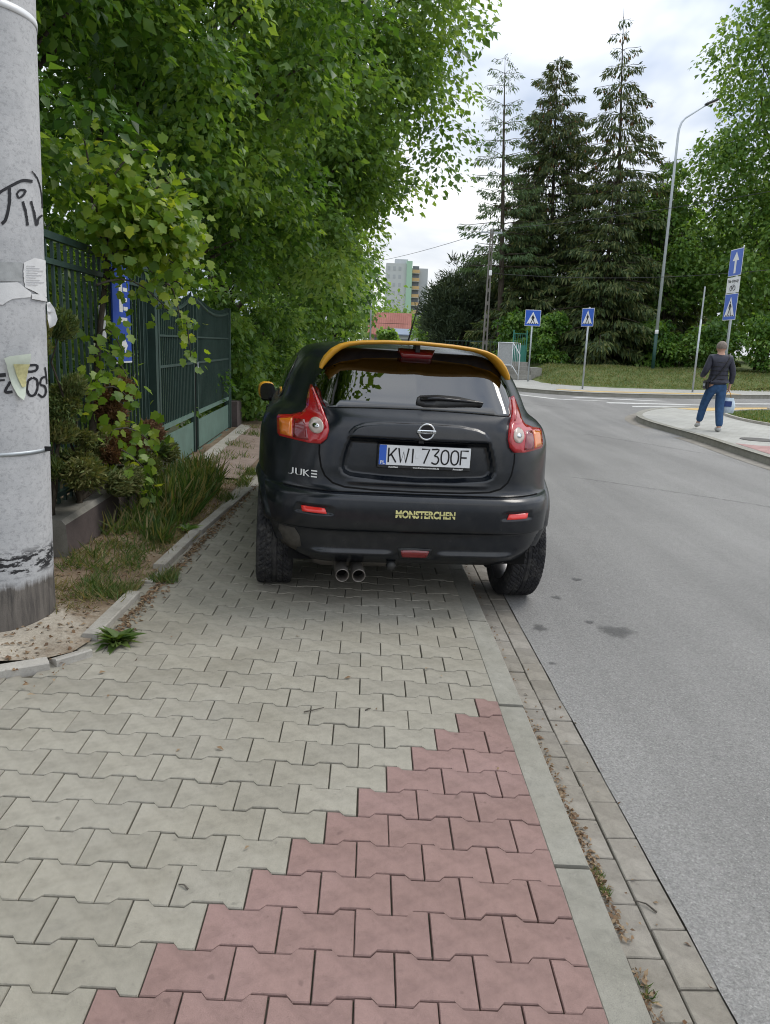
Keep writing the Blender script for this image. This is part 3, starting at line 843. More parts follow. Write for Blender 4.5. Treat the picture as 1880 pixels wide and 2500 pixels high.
# far pavement, bank
far_k = [(4.9, 120), (4.9, 60), (4.85, 36), (4.62, 29), (4.75, 26.7), (5.6, 25.5), (7.4, 24.9), (10.8, 25.5), (14, 26.8), (25, 31.3), (46, 40)]
far_kc = [(p.x, p.y) for p in smooth_curve(far_k, 5)]
tag(sheet('far_pavement', far_kc + [(46, 44), (14, 30.5), (8, 31), (6.6, 34), (6.6, 120)], lambda x, y: zt(y) + .12, M_FPAVE, 2.0), kind='structure')
fk = empty('far_kerb'); fk['kind'] = 'structure'
for i in range(len(far_kc) - 1):
    a = Vector(far_kc[i]); b = Vector(far_kc[i + 1]); t = (b - a).normalized(); nn_ = Vector((-t.y, t.x)); mb = MB()
    for e_ in (a, b):
        for o_, h in [(-.02, -.1), (0, .11), (-.02, .126), (.13, .126), (.14, -.1)]:
            c = e_ + nn_ * o_; mb.v.append((c.x, c.y, zt(c.y) + h))
    for k in range(5): mb.f.append((k, (k + 1) % 5, (k + 1) % 5 + 5, k + 5)); mb.mi.append(0)
    mb.f += [(4, 3, 2, 1, 0), (5, 6, 7, 8, 9)]; mb.mi += [0, 0]
    mb.build('kerb_stone', M_KERB, fk, fix=True)
tag(sheet('far_tactile_paving', [(6.2, 25.75), (7.4, 25.3), (10.8, 25.9), (13.0, 26.7), (12.8, 27.1), (10.7, 26.35), (7.4, 25.75), (6.4, 26.1)], lambda x, y: zt(y) + .126, M_TACT, 1.0), kind='structure')
def zb(x, y):
    e0 = 28.2 + .35 * abs(x - 10) * .35
    d = max(0, min(1, (y - e0) / 3.4)); d2 = max(0, min(1, (x - 6.5) / 1.2))
    return zt(y) + .125 + .55 * (d * d * (3 - 2 * d)) * d2 + .05 * math.sin(x * 1.7) * math.sin(y * 1.3) * d
bank = sheet('grass_bank', [(6.55, 29.6), (7.4, 28.4), (9, 27.9), (12, 28.4), (16, 30.0), (30, 36), (46, 43), (46, 75), (6.55, 75)], zb, M_BANK, .8)

# ================================================================== THE CAR
CAR_O = Vector((.20, 4.68, .045)); CAR_H = R(6.6); CAR_R = R(1.6)
car = empty('parked_car', CAR_O, 0, 'satin black compact crossover car with yellow roof spoiler parked half on the pavement', 'car')
car.rotation_euler = Euler((0, CAR_R, CAR_H), 'XYZ')

def pchip(x, Y, xi):
    """monotone cubic along axis 0; x (n,), Y (n,...)"""
    x = np.asarray(x, float); Y = np.asarray(Y, float); h = np.diff(x); sh = (len(h),) + (1,) * (Y.ndim - 1)
    d = np.diff(Y, axis=0) / h.reshape(sh); m = np.zeros_like(Y)
    for i in range(1, len(x) - 1):
        a, b = d[i - 1], d[i]; w1 = 2 * h[i] + h[i - 1]; w2 = h[i] + 2 * h[i - 1]
        with np.errstate(divide='ignore', invalid='ignore'):
            v = (w1 + w2) / (w1 / a + w2 / b)
        m[i] = np.where(a * b > 0, v, 0)
    m[0] = d[0]; m[-1] = d[-1]
    j = np.clip(np.searchsorted(x, xi, side='right') - 1, 0, len(x) - 2)
    t = ((xi - x[j]) / h[j]).reshape((-1,) + (1,) * (Y.ndim - 1)); hh = h[j].reshape(t.shape)
    return (Y[j] * (1 + 2 * t) * (1 - t) ** 2 + hh * m[j] * t * (1 - t) ** 2 + Y[j + 1] * t * t * (3 - 2 * t) + hh * m[j + 1] * t * t * (t - 1))

# height level: plan outline from rear centre round the side to the front centre
LV = [
 (.285, [(0, -.46), (.42, -.455), (.66, -.33), (.80, .0), (.77, .8), (.77, 1.6), (.80, 2.53), (.62, 3.12), (0, 3.24)]),
 (.335, [(0, -.545), (.45, -.54), (.70, -.385), (.84, .0), (.79, .8), (.79, 1.6), (.84, 2.53), (.65, 3.18), (0, 3.30)]),
 (.400, [(0, -.585), (.46, -.575), (.745, -.40), (.875, .0), (.81, .8), (.81, 1.6), (.87, 2.53), (.69, 3.21), (0, 3.34)]),
 (.498, [(0, -.600), (.47, -.588), (.775, -.405), (.895, .0), (.82, .8), (.82, 1.6), (.89, 2.53), (.70, 3.22), (0, 3.36)]),
 (.506, [(0, -.612), (.47, -.600), (.785, -.415), (.898, .0), (.82, .8), (.82, 1.6), (.89, 2.53), (.70, 3.22), (0, 3.36)]),
 (.600, [(0, -.625), (.47, -.612), (.785, -.42), (.898, .0), (.83, .8), (.83, 1.6), (.89, 2.53), (.70, 3.2), (0, 3.35)]),
 (.672, [(0, -.618), (.47, -.604), (.775, -.41), (.895, .0), (.835, .8), (.835, 1.6), (.885, 2.53), (.70, 3.18), (0, 3.34)]),
 (.700, [(0, -.596), (.46, -.582), (.760, -.39), (.893, .0), (.837, .8), (.837, 1.6), (.885, 2.53), (.70, 3.17), (0, 3.33)]),
 (.712, [(0, -.552), (.45, -.540), (.745, -.365), (.892, .0), (.838, .8), (.838, 1.6), (.885, 2.53), (.70, 3.17), (0, 3.33)]),
 (.740, [(0, -.538), (.45, -.522), (.740, -.355), (.890, .0), (.84, .8), (.84, 1.6), (.882, 2.53), (.70, 3.16), (0, 3.32)]),
 (.850, [(0, -.535), (.45, -.512), (.735, -.335), (.888, .0), (.845, .8), (.845, 1.6), (.878, 2.53), (.69, 3.12), (0, 3.30)]),
 (.960, [(0, -.528), (.45, -.500), (.725, -.315), (.885, .0), (.845, .8), (.845, 1.6), (.872, 2.53), (.67, 3.05), (0, 3.26)]),
 (1.050, [(0, -.512), (.44, -.480), (.700, -.285), (.868, .03), (.84, .8), (.835, 1.6), (.84, 2.45), (.60, 2.9), (0, 3.10)]),
 (1.105, [(0, -.485), (.43, -.452), (.655, -.255), (.828, .05), (.825, .8), (.81, 1.6), (.76, 2.2), (.52, 2.5), (0, 2.62)]),
 (1.150, [(0, -.432), (.48, -.402), (.640, -.215), (.772, .08), (.785, .8), (.765, 1.4), (.69, 1.85), (.42, 2.08), (0, 2.16)]),
 (1.250, [(0, -.345), (.465, -.314), (.612, -.125), (.728, .11), (.752, .8), (.735, 1.3), (.65, 1.67), (.4, 1.88), (0, 1.96)]),
 (1.350, [(0, -.260), (.445, -.228), (.578, -.055), (.678, .14), (.708, .8), (.69, 1.2), (.6, 1.5), (.38, 1.68), (0, 1.75)]),
 (1.430, [(0, -.195), (.41, -.163), (.530, .0), (.618, .18), (.655, .8), (.635, 1.12), (.54, 1.35), (.35, 1.48), (0, 1.54)]),
 (1.478, [(0, -.145), (.35, -.110), (.47, .05), (.555, .22), (.595, .8), (.57, 1.05), (.48, 1.2), (.31, 1.31), (0, 1.36)]),
 (1.500, [(0, -.06), (.25, -.02), (.37, .13), (.46, .3), (.50, .8), (.47, .98), (.38, 1.09), (.24, 1.16), (0, 1.19)]),
 (1.515, [(0, .02), (.16, .05), (.25, .17), (.32, .38), (.35, .8), (.32, .9), (.25, .98), (.16, 1.02), (0, 1.04)]),
 (1.523, [(0, .25), (.05, .27), (.09, .34), (.11, .5), (.12, .68), (.11, .72), (.09, .76), (.05, .78), (0, .79)]),
]
TP = np.array([0, .12, .225, .335, .48, .62, .78, .91, 1.0])
NTc, NZ = 190, 200
ti = np.concatenate([np.linspace(0, .335, 95, endpoint=False), np.linspace(.335, 1, NTc - 95)])
zl = np.array([l[0] for l in LV])
rows = np.stack([pchip(TP, np.array(l[1]), ti) for l in LV])            # level, t, xy
zi = np.unique(np.concatenate([np.linspace(zl[0], 1.50, NZ), np.linspace(1.50, zl[-1], 10), zl]))
G = pchip(zl, rows, zi)                                                   # z, t, xy
NZ = len(zi)
X, Y, Zg = G[..., 0].copy(), G[..., 1].copy(), np.repeat(zi[:, None], NTc, 1)
def sdist_poly(px, pz, poly):
    """signed distance (inside positive) to polygon"""
    P = np.array(poly); n = len(P); d = np.full(px.shape, 1e9); ins = np.zeros(px.shape, bool)
    for i in range(n):
        a, b = P[i], P[(i + 1) % n]; ab = b - a
        t = np.clip(((px - a[0]) * ab[0] + (pz - a[1]) * ab[1]) / (ab @ ab), 0, 1)
        d = np.minimum(d, np.hypot(px - a[0] - t * ab[0], pz - a[1] - t * ab[1]))
        c = ((a[1] > pz) != (b[1] > pz))
        with np.errstate(divide='ignore', invalid='ignore'):
            xx = a[0] + (pz - a[1]) * ab[0] / (ab[1] if ab[1] else 1e-12)
        ins ^= c & (px < xx)
    return np.where(ins, d, -d)
def sst(a, b, x):
    t = np.clip((x - a) / (b - a), 0, 1); return t * t * (3 - 2 * t)
def mirror_poly(half): return [(x, z) for x, z in half] + [(-x, z) for x, z in reversed(half) if x > 1e-6]
REC = mirror_poly([(0, 1.0), (.395, 1.0), (.415, .95), (.432, .88), (.436, .835), (.42, .802), (.38, .784), (.2, .772), (0, .768)])
GAR = mirror_poly([(0, 1.000), (.400, 1.0), (.392, 1.035), (.365, 1.062), (.32, 1.08), (.22, 1.094), (0, 1.102)])
rear = (Y < -.15)
dr_ = sdist_poly(X, Zg, REC); Y += np.where(rear, .046 * sst(0, .026, dr_) * 1.0, 0)
dg_ = sdist_poly(X, Zg, GAR); Y -= np.where(rear, .018 * sst(0, .014, dg_), 0)
# lower lip of the recess catches the light
lipz = np.exp(-((Zg - .762) / .010) ** 2) * sst(.42, .30, np.abs(X)); Y -= np.where(rear, .008 * lipz, 0)
# bumper: two swelling skid bars low down, a notch for the fog lamp, hollows for the reflectors
bar = np.exp(-((Zg - .362) / .020) ** 2) * sst(.08, .17, np.abs(X)) * sst(.66, .52, np.abs(X)); Y -= np.where(rear, .028 * bar, 0)
hol = sst(-.02, .015, .075 - np.abs(Zg - .425)) * sst(.68, .5, np.abs(X)); Y += np.where(rear, .018 * hol, 0)
ref = sst(0, .012, sdist_poly(np.abs(X), Zg, [(.47, .585), (.475, .625), (.50, .640), (.665, .640), (.672, .585)])); Y += np.where(rear, .012 * ref, 0)
# full body surface (uncut) for ray casting
V = np.stack([X, Y, Zg], -1).reshape(-1, 3); Vm = V * np.array([-1, 1, 1]); nv = len(V)
jj, ii = np.meshgrid(np.arange(NZ - 1), np.arange(NTc - 1), indexing='ij')
q0 = (jj * NTc + ii).ravel(); Fq = np.stack([q0, q0 + 1, q0 + NTc + 1, q0 + NTc], -1); Fqm = Fq[:, ::-1] + nv
topl = (NZ - 1) * NTc
ALLV = np.concatenate([V, Vm]); ALLF = np.concatenate([Fq, Fqm])
body_bvh = BVHTree.FromPolygons([tuple(v) for v in ALLV], [tuple(int(k) for k in f) for f in ALLF])
def on_rear(x, z, off=0.0):
    h = body_bvh.ray_cast(Vector((x, -3, z)), Vector((0, 1, 0)))
    if h[0] is None: return Vector((x, -.3, z)), Vector((0, -1, 0))
    n = h[1] if h[1].y < 0 else -h[1]
    return h[0] + n * off, n
def on_side(sgn, y, z, off=0.0):
    h = body_bvh.ray_cast(Vector((sgn * 3, y, z)), Vector((-sgn, 0, 0)))
    if h[0] is None: return Vector((sgn * .8, y, z)), Vector((sgn, 0, 0))
    n = h[1] if h[1].x * sgn > 0 else -h[1]
    return h[0] + n * off, n
def on_front(x, z, off=0.0):
    h = body_bvh.ray_cast(Vector((x, 6, z)), Vector((0, -1, 0)))
    if h[0] is None: return Vector((x, 2.0, z)), Vector((0, 1, 0))
    n = h[1] if h[1].y > 0 else -h[1]
    return h[0] + n * off, n
GLASS_R = mirror_poly([(0, 1.163), (.30, 1.157), (.525, 1.148), (.548, 1.17), (.572, 1.235), (.578, 1.265), (.56, 1.31), (.52, 1.352), (.44, 1.392), (.30, 1.422), (0, 1.440)])
GLASS_S1 = [(.16, 1.165), (.20, 1.25), (.30, 1.34), (.42, 1.395), (.60, 1.405), (.86, 1.412), (.86, 1.145), (.30, 1.145)]
GLASS_S2 = [(.94, 1.145), (.94, 1.412), (1.10, 1.405), (1.22, 1.37), (1.42, 1.27), (1.60, 1.17), (1.60, 1.145)]
GLASS_F = mirror_poly([(0, 1.175), (.36, 1.175), (.56, 1.19), (.52, 1.30), (.44, 1.41), (.3, 1.45), (0, 1.462)])
ctr = ALLV[ALLF].mean(1)
cx_, cy_, cz_ = ctr[:, 0], ctr[:, 1], ctr[:, 2]
SHR = .026
open_r = (cy_ < -.05) & (sdist_poly(cx_, cz_, GLASS_R) > SHR)
open_s = (np.abs(cx_) > .45) & ((sdist_poly(cy_, cz_, GLASS_S1) > SHR) | (sdist_poly(cy_, cz_, GLASS_S2) > SHR))
open_f = (cy_ > .9) & (sdist_poly(cx_, cz_, GLASS_F) > SHR)
arch = np.zeros(len(ctr), bool)
for yc in (0.0, 2.53):
    arch |= (np.abs(cx_) > .60) & ((cy_ - yc) ** 2 + (cz_ - .34) ** 2 < .378 ** 2)
# lower rear bumper edge rises towards the wheels
cutb = (cy_ < .02) & (cz_ < .285 + .19 * np.clip((np.abs(cx_) - .60) / .15, 0, 1) ** 1.4)
keep = ~(open_r | open_s | open_f | arch | cutb)
SEAM = [(.562, .955), (.553, .90), (.540, .83), (.518, .785), (.475, .75), (.41, .731), (.25, .722), (0, .720)]
HATCH = mirror_poly([(0, 1.475), (.42, 1.44), (.575, 1.30), (.575, 1.25), (.55, 1.15), (.51, 1.07), (.505, 1.0)] + SEAM)
is_bump = (cy_ < -.05) & (cz_ < .706)
is_hatch = (cy_ < -.08) & ~is_bump & (sdist_poly(cx_, cz_, HATCH) > 0)
def sub_mesh(name, mask, mat, parent, solid=0):
    F = ALLF[mask]; u, inv = np.unique(F.ravel(), return_inverse=True)
    me = np_mesh(name, ALLV[u], inv.reshape(F.shape), None, True)
    bm = bmesh.new(); bm.from_mesh(me); bmesh.ops.remove_doubles(bm, verts=bm.verts, dist=1e-5)
    bmesh.ops.dissolve_degenerate(bm, edges=bm.edges, dist=1e-6); bmesh.ops.recalc_face_normals(bm, faces=bm.faces); bm.to_mesh(me); bm.free()
    return link_obj(name, me, mat, parent, True)
body = sub_mesh('body', keep & ~is_bump & ~is_hatch, M_BODY, car)
hatch = sub_mesh('tailgate', keep & is_hatch, M_BODY, car)
bumper = sub_mesh('rear_bumper', keep & is_bump, M_BODY, car)

def patch(name, poly, place, off, mat, parent, res=.02, thick=.006, smooth=True):
    """a plate lying on the body: 2D outline in the projection plane, wrapped and given thickness"""
    b = densify(poly, res, True); vs = [Vector(p) for p in b]; nb = len(vs)
    P = np.array(b); gx = np.arange(P[:, 0].min() + res * .5, P[:, 0].max(), res); gz_ = np.arange(P[:, 1].min() + res * .5, P[:, 1].max(), res)
    if len(gx) and len(gz_):
        A, B = np.meshgrid(gx, gz_); A, B = A.ravel(), B.ravel(); ok = sdist_poly(A, B, poly) > res * .4
        vs += [Vector((a, c)) for a, c in zip(A[ok], B[ok])]
    v2, e2, f2, *_ = delaunay_2d_cdt(vs, [(i, (i + 1) % nb) for i in range(nb)], [list(range(nb))], 1, 1e-6)
    top, bot = [], []
    for p in v2:
        h, n = place(p.x, p.y, off); top.append(tuple(h)); bot.append(tuple(h - n * thick))
    me = bpy.data.meshes.new(name); n = len(top)
    cnt = {}
    for f in f2:
        for a, c in zip(f, list(f[1:]) + [f[0]]): cnt[(a, c)] = 1
    sides = [(a, c, c + n, a + n) for (a, c) in cnt if (c, a) not in cnt]
    me.from_pydata(top + bot, [], [tuple(f) for f in f2] + sides); me.update()
    bm = bmesh.new(); bm.from_mesh(me); bmesh.ops.recalc_face_normals(bm, faces=bm.faces)
    c0 = bm.faces[:] if False else None
    bm.to_mesh(me); bm.free()
    # make sure the top faces look outwards
    me.update()
    h, nrm0 = place(v2[f2[0][0]].x, v2[f2[0][0]].y, off)
    if me.polygons[0].normal.dot(nrm0) < 0: me.flip_normals()
    return link_obj(name, me, mat, parent, smooth)

def strip(name, pts2, place, w, off, mat, parent):
    """thin line (seam) on the body"""
    P = [place(u, v, off) for u, v in densify(pts2, .015)]
    mb = MB(); n = len(P); L, Rr = [], []
    for i, (p, nn_) in enumerate(P):
        t = (P[min(i + 1, n - 1)][0] - P[max(i - 1, 0)][0]).normalized(); q = nn_.cross(t).normalized() * w / 2
        L.append(p + q); Rr.append(p - q)
    mb.add(L + Rr, [(i, i + 1, n + i + 1, n + i) for i in range(n - 1)])
    return mb.build(name, mat, parent)

# glazing
rear_win = patch('rear_window', GLASS_R, on_rear, .004, M_GLASS, car, .03, .001)
# ceramic border of the rear window
def frame_ring(name, poly, place, w, off, mat, parent):
    P = np.array(densify(poly, .02, True)); c = P.mean(0); n = len(P)
    T = np.roll(P, -1, 0) - np.roll(P, 1, 0); T /= np.linalg.norm(T, axis=1, keepdims=True); Nn = np.stack([-T[:, 1], T[:, 0]], 1)
    area = .5 * np.sum(P[:, 0] * np.roll(P[:, 1], -1) - np.roll(P[:, 0], -1) * P[:, 1])
    if area < 0: Nn = -Nn
    I = P + Nn * w
    mb = MB(); mb.add([place(a, b, off)[0] for a, b in P] + [place(a, b, off)[0] for a, b in I], [(i, (i + 1) % n, n + (i + 1) % n, n + i) for i in range(n)])
    return mb.build(name, mat, parent)
frame_ring('window_border', GLASS_R, on_rear, .045, .0015, M_GLOSSB, rear_win)
for s in (-1, 1):
    for gp in (GLASS_S1, GLASS_S2):
        w_ = patch('side_window', gp, lambda a, b, o, s=s: on_side(s, a, b, o), .004, M_GLASS, car, .04, .001)
        frame_ring('window_seal', gp, lambda a, b, o, s=s: on_side(s, a, b, o), .04, .0055, M_GLOSSB, w_)
    strip('door_seam', [(.30, 1.13), (.36, .9), (.52, .62), (.60, .40)], lambda a, b, o, s=s: on_side(s, a, b, o), .006, .0015, M_UNDER, body)
    strip('door_seam', [(.90, 1.14), (.90, .8), (.92, .40)], lambda a, b, o, s=s: on_side(s, a, b, o), .006, .0015, M_UNDER, body)
    strip('door_seam', [(1.75, 1.12), (1.85, .8), (1.83, .42)], lambda a, b, o, s=s: on_side(s, a, b, o), .006, .0015, M_UNDER, body)
    patch('door_handle', [(1.0, .985), (1.17, .985), (1.18, 1.005), (1.17, 1.02), (1.0, 1.02), (.99, 1.0)], lambda a, b, o, s=s: on_side(s, a, b, o), .03, M_BODY, car, .03, .025)
    patch('side_sill', [(.42, .30), (.42, .40), (2.1, .40), (2.1, .30)], lambda a, b, o, s=s: on_side(s, a, b, o), .02, M_TRIM, car, .06, .02)
patch('windscreen', GLASS_F, on_front, .004, M_GLASS, car, .05, .001)
for s in (-1, 1):
    patch('headlight', [(s * (.50 + .09 * math.cos(a)), .72 + .09 * math.sin(a)) for a in np.linspace(0, 2 * math.pi, 20, endpoint=False)], on_front, .02, M_CLR, car, .04, .02)
patch('front_grille', mirror_poly([(0, .80), (.34, .80), (.42, .86), (.40, .93), (0, .93)]), on_front, .012, M_TRIM, car, .05, .012)
# tailgate seam, bumper seams
strip('tailgate_seam', [(.553, .95)] + SEAM[1:] + [(-x, z) for x, z in reversed(SEAM[1:-1])] + [(-.553, .95)], on_rear, .010, .0012, M_UNDER, hatch)
strip('bumper_seam', [(-.74, .7085), (-.4, .7085), (0, .7085), (.4, .7085), (.74, .7085)], on_rear, .008, .003, M_UNDER, bumper)
strip('lower_seam', [(-.775, .502), (-.4, .502), (0, .502), (.4, .502), (.775, .502)], on_rear, .005, .0015, M_UNDER, bumper)
strip('handle_shadow_gap', [(-.39, .9975), (0, .9975), (.39, .9975)], on_rear, .008, .003, M_UNDER, hatch)
# scuffed corner of the bumper
M_SCUFF = mat_plain('scuffed_plastic', (.055, .050, .042), .8, .3, 0, .45, 18)
patch('scuff_patch', [(-.735, .37), (-.76, .43), (-.755, .488), (-.67, .487), (-.64, .44), (-.63, .385), (-.66, .345)], on_rear, .0025, M_SCUFF, bumper, .03, .002)

# rear lamps: one shell each with its lenses as sub-parts
LAMP = [(.588, 1.250), (.560, 1.19), (.528, 1.115), (.510, 1.07), (.504, 1.03), (.515, .985), (.545, .955), (.60, .951), (.755, .962), (.768, .975), (.776, 1.055), (.768, 1.063), (.69, 1.075), (.640, 1.092), (.615, 1.125), (.608, 1.17), (.600, 1.215)]
for s in (-1, 1):
    fx = lambda a, b, o, s=s: on_rear(a, b, o)
    lp = patch('tail_light', [(s * x, z) for x, z in LAMP], fx, .022, M_RED, car, .016, .024)
    patch('turn_signal_lens', [(s * x, z) for x, z in [(.688, .968), (.752, .973), (.762, 1.048), (.690, 1.058)]], fx, .0245, M_AMB, lp, .016, .004)
    patch('brake_lens', [(s * x, z) for x, z in [(.60, .964), (.680, .966), (.680, 1.056), (.625, 1.06), (.612, 1.02)]], fx, .0245, M_DRED, lp, .016, .004)
    patch('reversing_lens', [(s * (.562 + .037 * math.cos(a)), 1.040 + .037 * math.sin(a)) for a in np.linspace(0, 2 * math.pi, 22, endpoint=False)], fx, .0275, M_CLR, lp, .014, .008)
    patch('lens_centre', [(s * (.562 + .017 * math.cos(a)), 1.040 + .012 * math.sin(a)) for a in np.linspace(0, 2 * math.pi, 14, endpoint=False)], fx, .0300, M_CHR, lp, .014, .004)
    patch('lamp_ridge', [(s * x, z) for x, z in [(.584, 1.240), (.562, 1.19), (.537, 1.125), (.547, 1.122), (.570, 1.185)]], fx, .0255, M_RED, lp, .012, .006)
    patch('reflector', [(s * x, z) for x, z in ([(.505, .592), (.515, .622), (.640, .624), (.635, .592)])], fx, .006, M_REFL, car, .02, .008)
# third brake light
def on_spoil(x, z, off): h, n = on_rear(x, z, off); return h, n
patch('high_brake_light', [(-.085, 1.440), (-.108, 1.470), (.108, 1.470), (.085, 1.440)], on_rear, .028, M_DRED, car, .02, .03)
# fog lamp
patch('fog_light', mirror_poly([(0, .350), (.068, .350), (.080, .392), (0, .395)]), on_rear, .016, M_DRED, car, .016, .03)
patch('fog_light_surround', mirror_poly([(0, .340), (.082, .340), (.096, .402), (0, .406)]), on_rear, .006, M_TRIM, bumper, .02, .01)

# number plate
pl = empty('number_plate', (0, 0, 0)); pl.parent = car
px0 = .03; pzc = .910
py_ = on_rear(0, .91)[0].y - .018
mb = MB(); mb.box((px0, py_ + .006, pzc - .004), (.532, .016, .134), bevel=.006); mb.build('plate_holder', M_TRIM, pl)
mb = MB(); mb.box((px0, py_ - .004, pzc + .006), (.514, .004, .110)); mb.build('plate_sheet', M_PWHITE, pl)
mb = MB(); mb.box((px0 - .237, py_ - .0062, pzc + .006), (.040, .002, .108)); mb.build('country_band', M_PBLUE, pl)
fp = lambda cx0, cz0, y=py_ - .0075: (lambda u, v: Vector((cx0 + u, y, cz0 + v)))
# plate characters as strokes of even width
CH = {
 'K': [[(0, 0), (0, 1)], [(1, 1), (.08, .42)], [(.32, .58), (1, 0)]],
 'W': [[(0, 1), (.25, 0), (.5, .75), (.75, 0), (1, 1)]],
 'I': [[(.5, 0), (.5, 1)]],
 '7': [[(0, 1), (1, 1), (.35, 0)]],
 '3': [[(0, 1), (.95, 1), (.42, .58), (.75, .52), (.98, .32), (.82, .06), (.45, 0), (.05, .1)]],
 '0': [[(.5, 1), (.12, .86), (.0, .5), (.12, .14), (.5, 0), (.88, .14), (1, .5), (.88, .86), (.5, 1)]],
 'F': [[(0, 0), (0, 1), (1, 1)], [(0, .52), (.8, .52)]]}
xs_ = px0 - .205; wd = {'I': .022, 'W': .056}
for chx in 'KWI 7300F':
    if chx == ' ': xs_ += .026; continue
    w_ = wd.get(chx, .043); mb = MB()
    for pth in CH[chx]:
        stroke(mb, [(xs_ + p[0] * w_, pzc - .034 + p[1] * .080) for p in (smooth_curve([(*q, 0) for q in pth], 3) if chx in '03' else pth)], .0088, lambda u, v: Vector((u, py_ - .0075, v)))
    mb.build('plate_character', M_BLACK, pl); xs_ += w_ + .0125
mb = MB(); mb.box((px0 - .045, py_ - .0075, pzc + .005), (.016, .001, .022)); mb.build('plate_hologram', M_SIGNW, pl)
text_mesh('PL', .026, fp(px0 - .237, pzc - .036, py_ - .0085), M_WPRINT, 'country_code', pl, .0006)
for tx, xo, sz in (('AutoHaus', -.175, .013), ('www.friedrem.automobile.de', .01, .0125), ('Annendorf', .19, .013)):
    text_mesh(tx, sz, fp(px0 + xo, pzc - .0605, py_ - .0035), M_WPRINT, 'holder_print', pl, .0004)
# emblem: ring with bar
ey = on_rear(0, 1.055)[0].y
em = empty('maker_badge', (0, 0, 0)); em.parent = car
mb = MB()
ring = [(.042 * math.cos(a), .042 * math.sin(a)) for a in np.linspace(0, 2 * math.pi, 28)]
mb.tube([(.022 + x, ey - .012, 1.055 + z) for x, z in ring], .0058, 8, cap=False); mb.build('badge_ring', M_CHR, em, True)
mb = MB(); mb.box((.022, ey - .015, 1.055), (.106, .012, .020), bevel=.004); mb.build('badge_bar', M_CHR, em)
mb = MB(); mb.prism([(.04 * math.cos(a), .04 * math.sin(a)) for a in np.linspace(0, 2 * math.pi, 24, endpoint=False)], ey - .010, ey + .01, lambda u, v, h: (.022 + u, h, 1.055 + v)); mb.build('badge_backing', M_GLOSSB, em, fix=True)
text_mesh('NISSAN', .016, lambda u, v: Vector((.022 + u, ey - .0222, 1.055 + v)), M_BLACK, 'badge_lettering', em, .0003, 1.25)
# model lettering on the left rear panel
def rear_txt(cx0, cz0, off):
    return lambda u, v: on_rear(cx0 + u, cz0 + v, off)[0]
mb = MB(); jf = lambda u, v: on_rear(-.635 + u * .155 - .0775, .770 + v * .036, .006)[0]
for pth in ([(0, .0), (.10, .0), (.16, .2), (.16, 1)], [(.27, 1), (.27, .25), (.31, .05), (.43, .05), (.46, .25), (.46, 1)], [(.545, 0), (.545, 1)], [(.70, 1), (.57, .52)], [(.58, .52), (.72, 0)], [(.79, .95), (1, .95)], [(.79, .5), (1, .5)], [(.79, .05), (1, .05)]):
    stroke(mb, [(p[0], p[1]) for p in pth], [.055 if abs(pth[0][0] - pth[-1][0]) < .2 else .20] * len(pth), jf)
mb.build('model_lettering', M_WPRINT, car)
# sticker on the bumper
text_mesh('MONSTERCHEN', .055, lambda u, v: on_rear(.035 + u, .607 + v, .003)[0], M_STICK, 'bumper_sticker', car, .0022, .84)
strip('sticker_line', [(-.15, .607), (.03, .607), (.21, .607)], on_rear, .0035, .0045, M_BODY, bumper)

# roof spoiler: blade with end fins
path = [(.552, 1.352, .10, .020), (.543, 1.376, .15, .032), (.520, 1.412, .19, .040), (.486, 1.450, .21, .040), (.446, 1.479, .22, .034), (.40, 1.497, .22, .028), (.33, 1.510, .20, .024), (.2, 1.520, .20, .023), (0, 1.526, .20, .023)]
full = path + [(-x, z, d, t) for x, z, d, t in reversed(path[:-1])]
full = [tuple(p) for p in [tuple(q) for q in full]]
SP = np.array(full); s_ = np.linspace(0, len(SP) - 1, 81); SPi = np.stack([np.interp(s_, np.arange(len(SP)), SP[:, k]) for k in range(4)], 1)
mb = MB(); ns = len(SPi); sec = 10
for i, (x, z, d, t) in enumerate(SPi):
    a = SPi[min(i + 1, ns - 1)] - SPi[max(i - 1, 0)]; tv = Vector((a[0], 0, a[1])).normalized(); nv_ = Vector((-tv.z, 0, tv.x))
    if nv_.z < 0 and abs(x) < .5: nv_ = -nv_
    cxn = Vector((x, 0, z)); outw = Vector((x, 0, z - 1.2)).normalized()
    if nv_.dot(outw) < 0: nv_ = -nv_
    y_te = -.305 + .07 * (abs(x) / .55) ** 2
    for k in range(sec):
        an = 2 * math.pi * k / sec; cu_ = math.cos(an); su_ = math.sin(an)
        yy = y_te + d * .5 - d * .5 * cu_
        th = t * .5 * su_ * (1.0 + .25 * cu_)
        p = cxn + nv_ * (th + .008 * (1 - cu_) * 0) + Vector((0, yy, 0))
        mb.v.append(tuple(p))
for i in range(ns - 1):
    for k in range(sec): mb.f.append((i * sec + k, i * sec + (k + 1) % sec, (i + 1) * sec + (k + 1) % sec, (i + 1) * sec + k)); mb.mi.append(0)
mb.f += [tuple(range(sec)), tuple((ns - 1) * sec + k for k in range(sec))]; mb.mi += [0, 0]
spo = mb.build('roof_spoiler', M_YEL, car, True, True)
mb = MB(); mb.box((0, -.16, 1.500), (.025, .1, .05)); mb.build('spoiler_strut', M_TRIM, spo)
